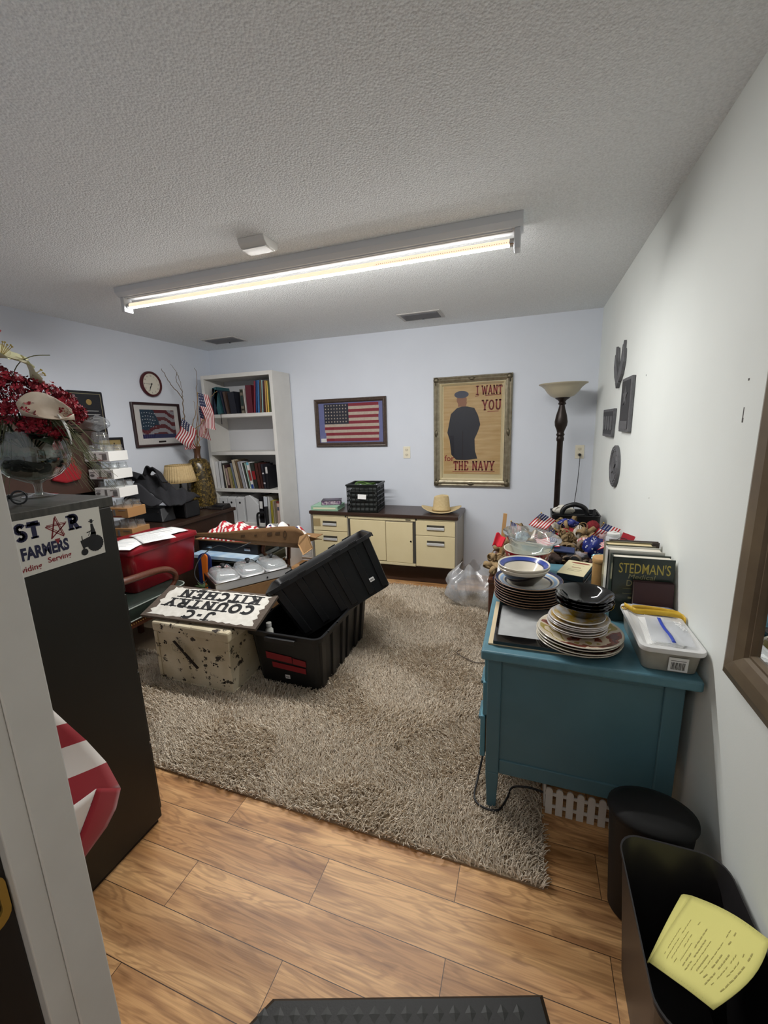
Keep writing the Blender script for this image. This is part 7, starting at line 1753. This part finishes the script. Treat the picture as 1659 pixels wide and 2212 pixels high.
bagball('dark_ribbon_roll', 'dark maroon ribbon bundle between the glass bowl and caddy', 'ribbon', (.135, 2.86, .81), .04, (.9, .8, 1.1), mat('dark maroon ribbon', '#3a1c24', .5, col2='#8c8384', nscale=40, namt=.9))
bagball('brown_cloth', 'dark brown cloth heap beside the cream cassette box', 'cloth', (.14, 2.42, .76), .05, (1.2, .6, .6), mat('dark brown cloth', '#3a2b25', .9))
bagball('striped_bow', 'red and white striped bow on right of the pile', 'bow', (.345, 2.68, .80), .035, (1.2, .7, .7), mat('striped satin', '#b02734', .5, col2='#e0dcd8', nscale=35, namt=.95, stretch=(6, 1, 1)))
t = thing('navy_pad', 'flat navy blue pad lying on the pile in front of burlap', 'pad', (.215, 2.50, .79), rot=(.15, .05, -.1), local=True)
MB().box(-.055, .055, -.035, .035, 0, .012).build('pad', mat('navy pad', '#283357', .6), t, bevel=.003)
t = thing('white_jar', 'white lidded jar wrapped in film against the wall on the pile', 'jar', (.475, 2.58, .80), local=True)
b = MB(); b.lathe([(0, 0), (.036, 0), (.038, .01), (.038, .065), (.03, .075)], 24); b.build('body', mat('milky white jar', '#cfcdcd', .3), t, smooth=40)
b = MB(); b.lathe([(.033, .075), (.033, .09), (.012, .094), (.012, .1), (0, .1)], 24); b.build('lid', whitepaint, t, smooth=40)
b = MB(); b.lathe([(.045, -.005), (.047, .05), (.041, .09)], 20); b.build('film', clearplastic, t, smooth=True)
t = thing('white_carton', 'small white carton beside white jar near the wall', 'carton', (.50, 2.47, .80), rotz=-.2, local=True)
MB().box(-.03, .03, -.03, .03, -.06, .06).build('carton', white, t, bevel=.001)
t = thing('colorful_purse', 'dark coin purse with green blue and orange patches against the wall', 'purse', (.497, 2.34, .88), local=True)
b = MB(); b.lathe([(0, -.04), (.024, -.038), (.036, -.02), (.038, .0), (.032, .022), (.018, .034), (0, .037)], 24, (0, 0, 0), None, None, .95, .6); b.build('body', mat('dark purse fabric', '#201c1e', .6), t, smooth=True)
for (dx, dz, cn, ch) in ((-.01, .008, 'green', '#2f7a48'), (.012, -.004, 'blue', '#2c5f92'), (.022, .010, 'orange', '#a86b2a')):
    b = MB(); b.ball((dx, -.013, dz), .013, 10, (1, .8, 1.1)); b.build('patch', mat('purse patch ' + cn, ch, .5), t, smooth=True)
MB().tube([(-.03, 0, .012), (-.05, .01, .03), (-.03, .02, .04), (.0, .01, .037)], .002, 6).build('strap', blackp, t, smooth=True)
t = thing('red_tag', 'bright red card tag standing behind the coin purse near the wall', 'tag', (.505, 2.375, .915), rot=(-.2, .35, 0), local=True)
MB().box(-.032, .03, -.001, .001, -.03, .022).build('card', mat('bright red card', '#c02a3a', .5), t)
t = thing('book_pile_box', 'dark box supporting coin purse behind the upright books', 'box', (.47, 2.30, DZ), local=True)
t.name = 'dark_box'
MB().box(-.05, .058, -.09, .08, 0, .098).build('box', mat('dark grey box', '#37343a', .6), t, bevel=.002)

# black tool caddy at the back
t = thing('tool_caddy', 'black plastic caddy with an arched handle at back of the pile', 'caddy', (.335, 3.27, TZ))
b = MB(); x0, x1, y0, y1 = .175, .495, 3.15, 3.40
rings = []
for g, z in ((-.012, TZ), (0, TZ + .255), (.004, TZ + .262), (-.006, TZ + .262), (-.016, TZ + .02)): rings.append(b.pts([(x, y, z) for x, y in rrect(x0 - g, x1 + g, y0 - g, y1 + g, .025, 4)]))
b.loft(rings); b.build('tray', mat('black caddy plastic', '#151618', .4), t, smooth=40)
MB().tube(spline([(.25, 3.27, TZ + .24), (.255, 3.27, TZ + .275), (.28, 3.27, TZ + .305), (.335, 3.27, TZ + .322), (.39, 3.27, TZ + .305), (.415, 3.27, TZ + .275), (.42, 3.27, TZ + .24)], 6), .017, 12).build('handle', mat('black caddy plastic', '#151618', .4), t, smooth=True)
MB().box(.19, .48, 3.262, 3.278, TZ + .02, TZ + .25).build('divider', mat('black caddy plastic', '#151618', .4), t)
for x in (.458,):
    b = MB(); b.lathe([(.012, 0), (.012, .02), (.008, .035), (.008, .05), (0, .052)], 12, (x, 3.2, TZ + .255)); b.build('peg', blackp, t, smooth=True)
t = thing('white_towel', 'white cloth stuffed in the left side of black caddy', 'towel', (.26, 3.32, .87))
MB().ball((.265, 3.335, .862), .07, 20, (1.15, .5, .45)).sheet(lambda u, v: Vector((.20 + .13 * u, 3.31 + .05 * v, .86 + .035 * math.sin(PI * u) + .012 * math.sin(11 * u + 5 * v))), 12, 6).build('cloth', mat('white terry', '#c9c5ba', .95), t, smooth=True)
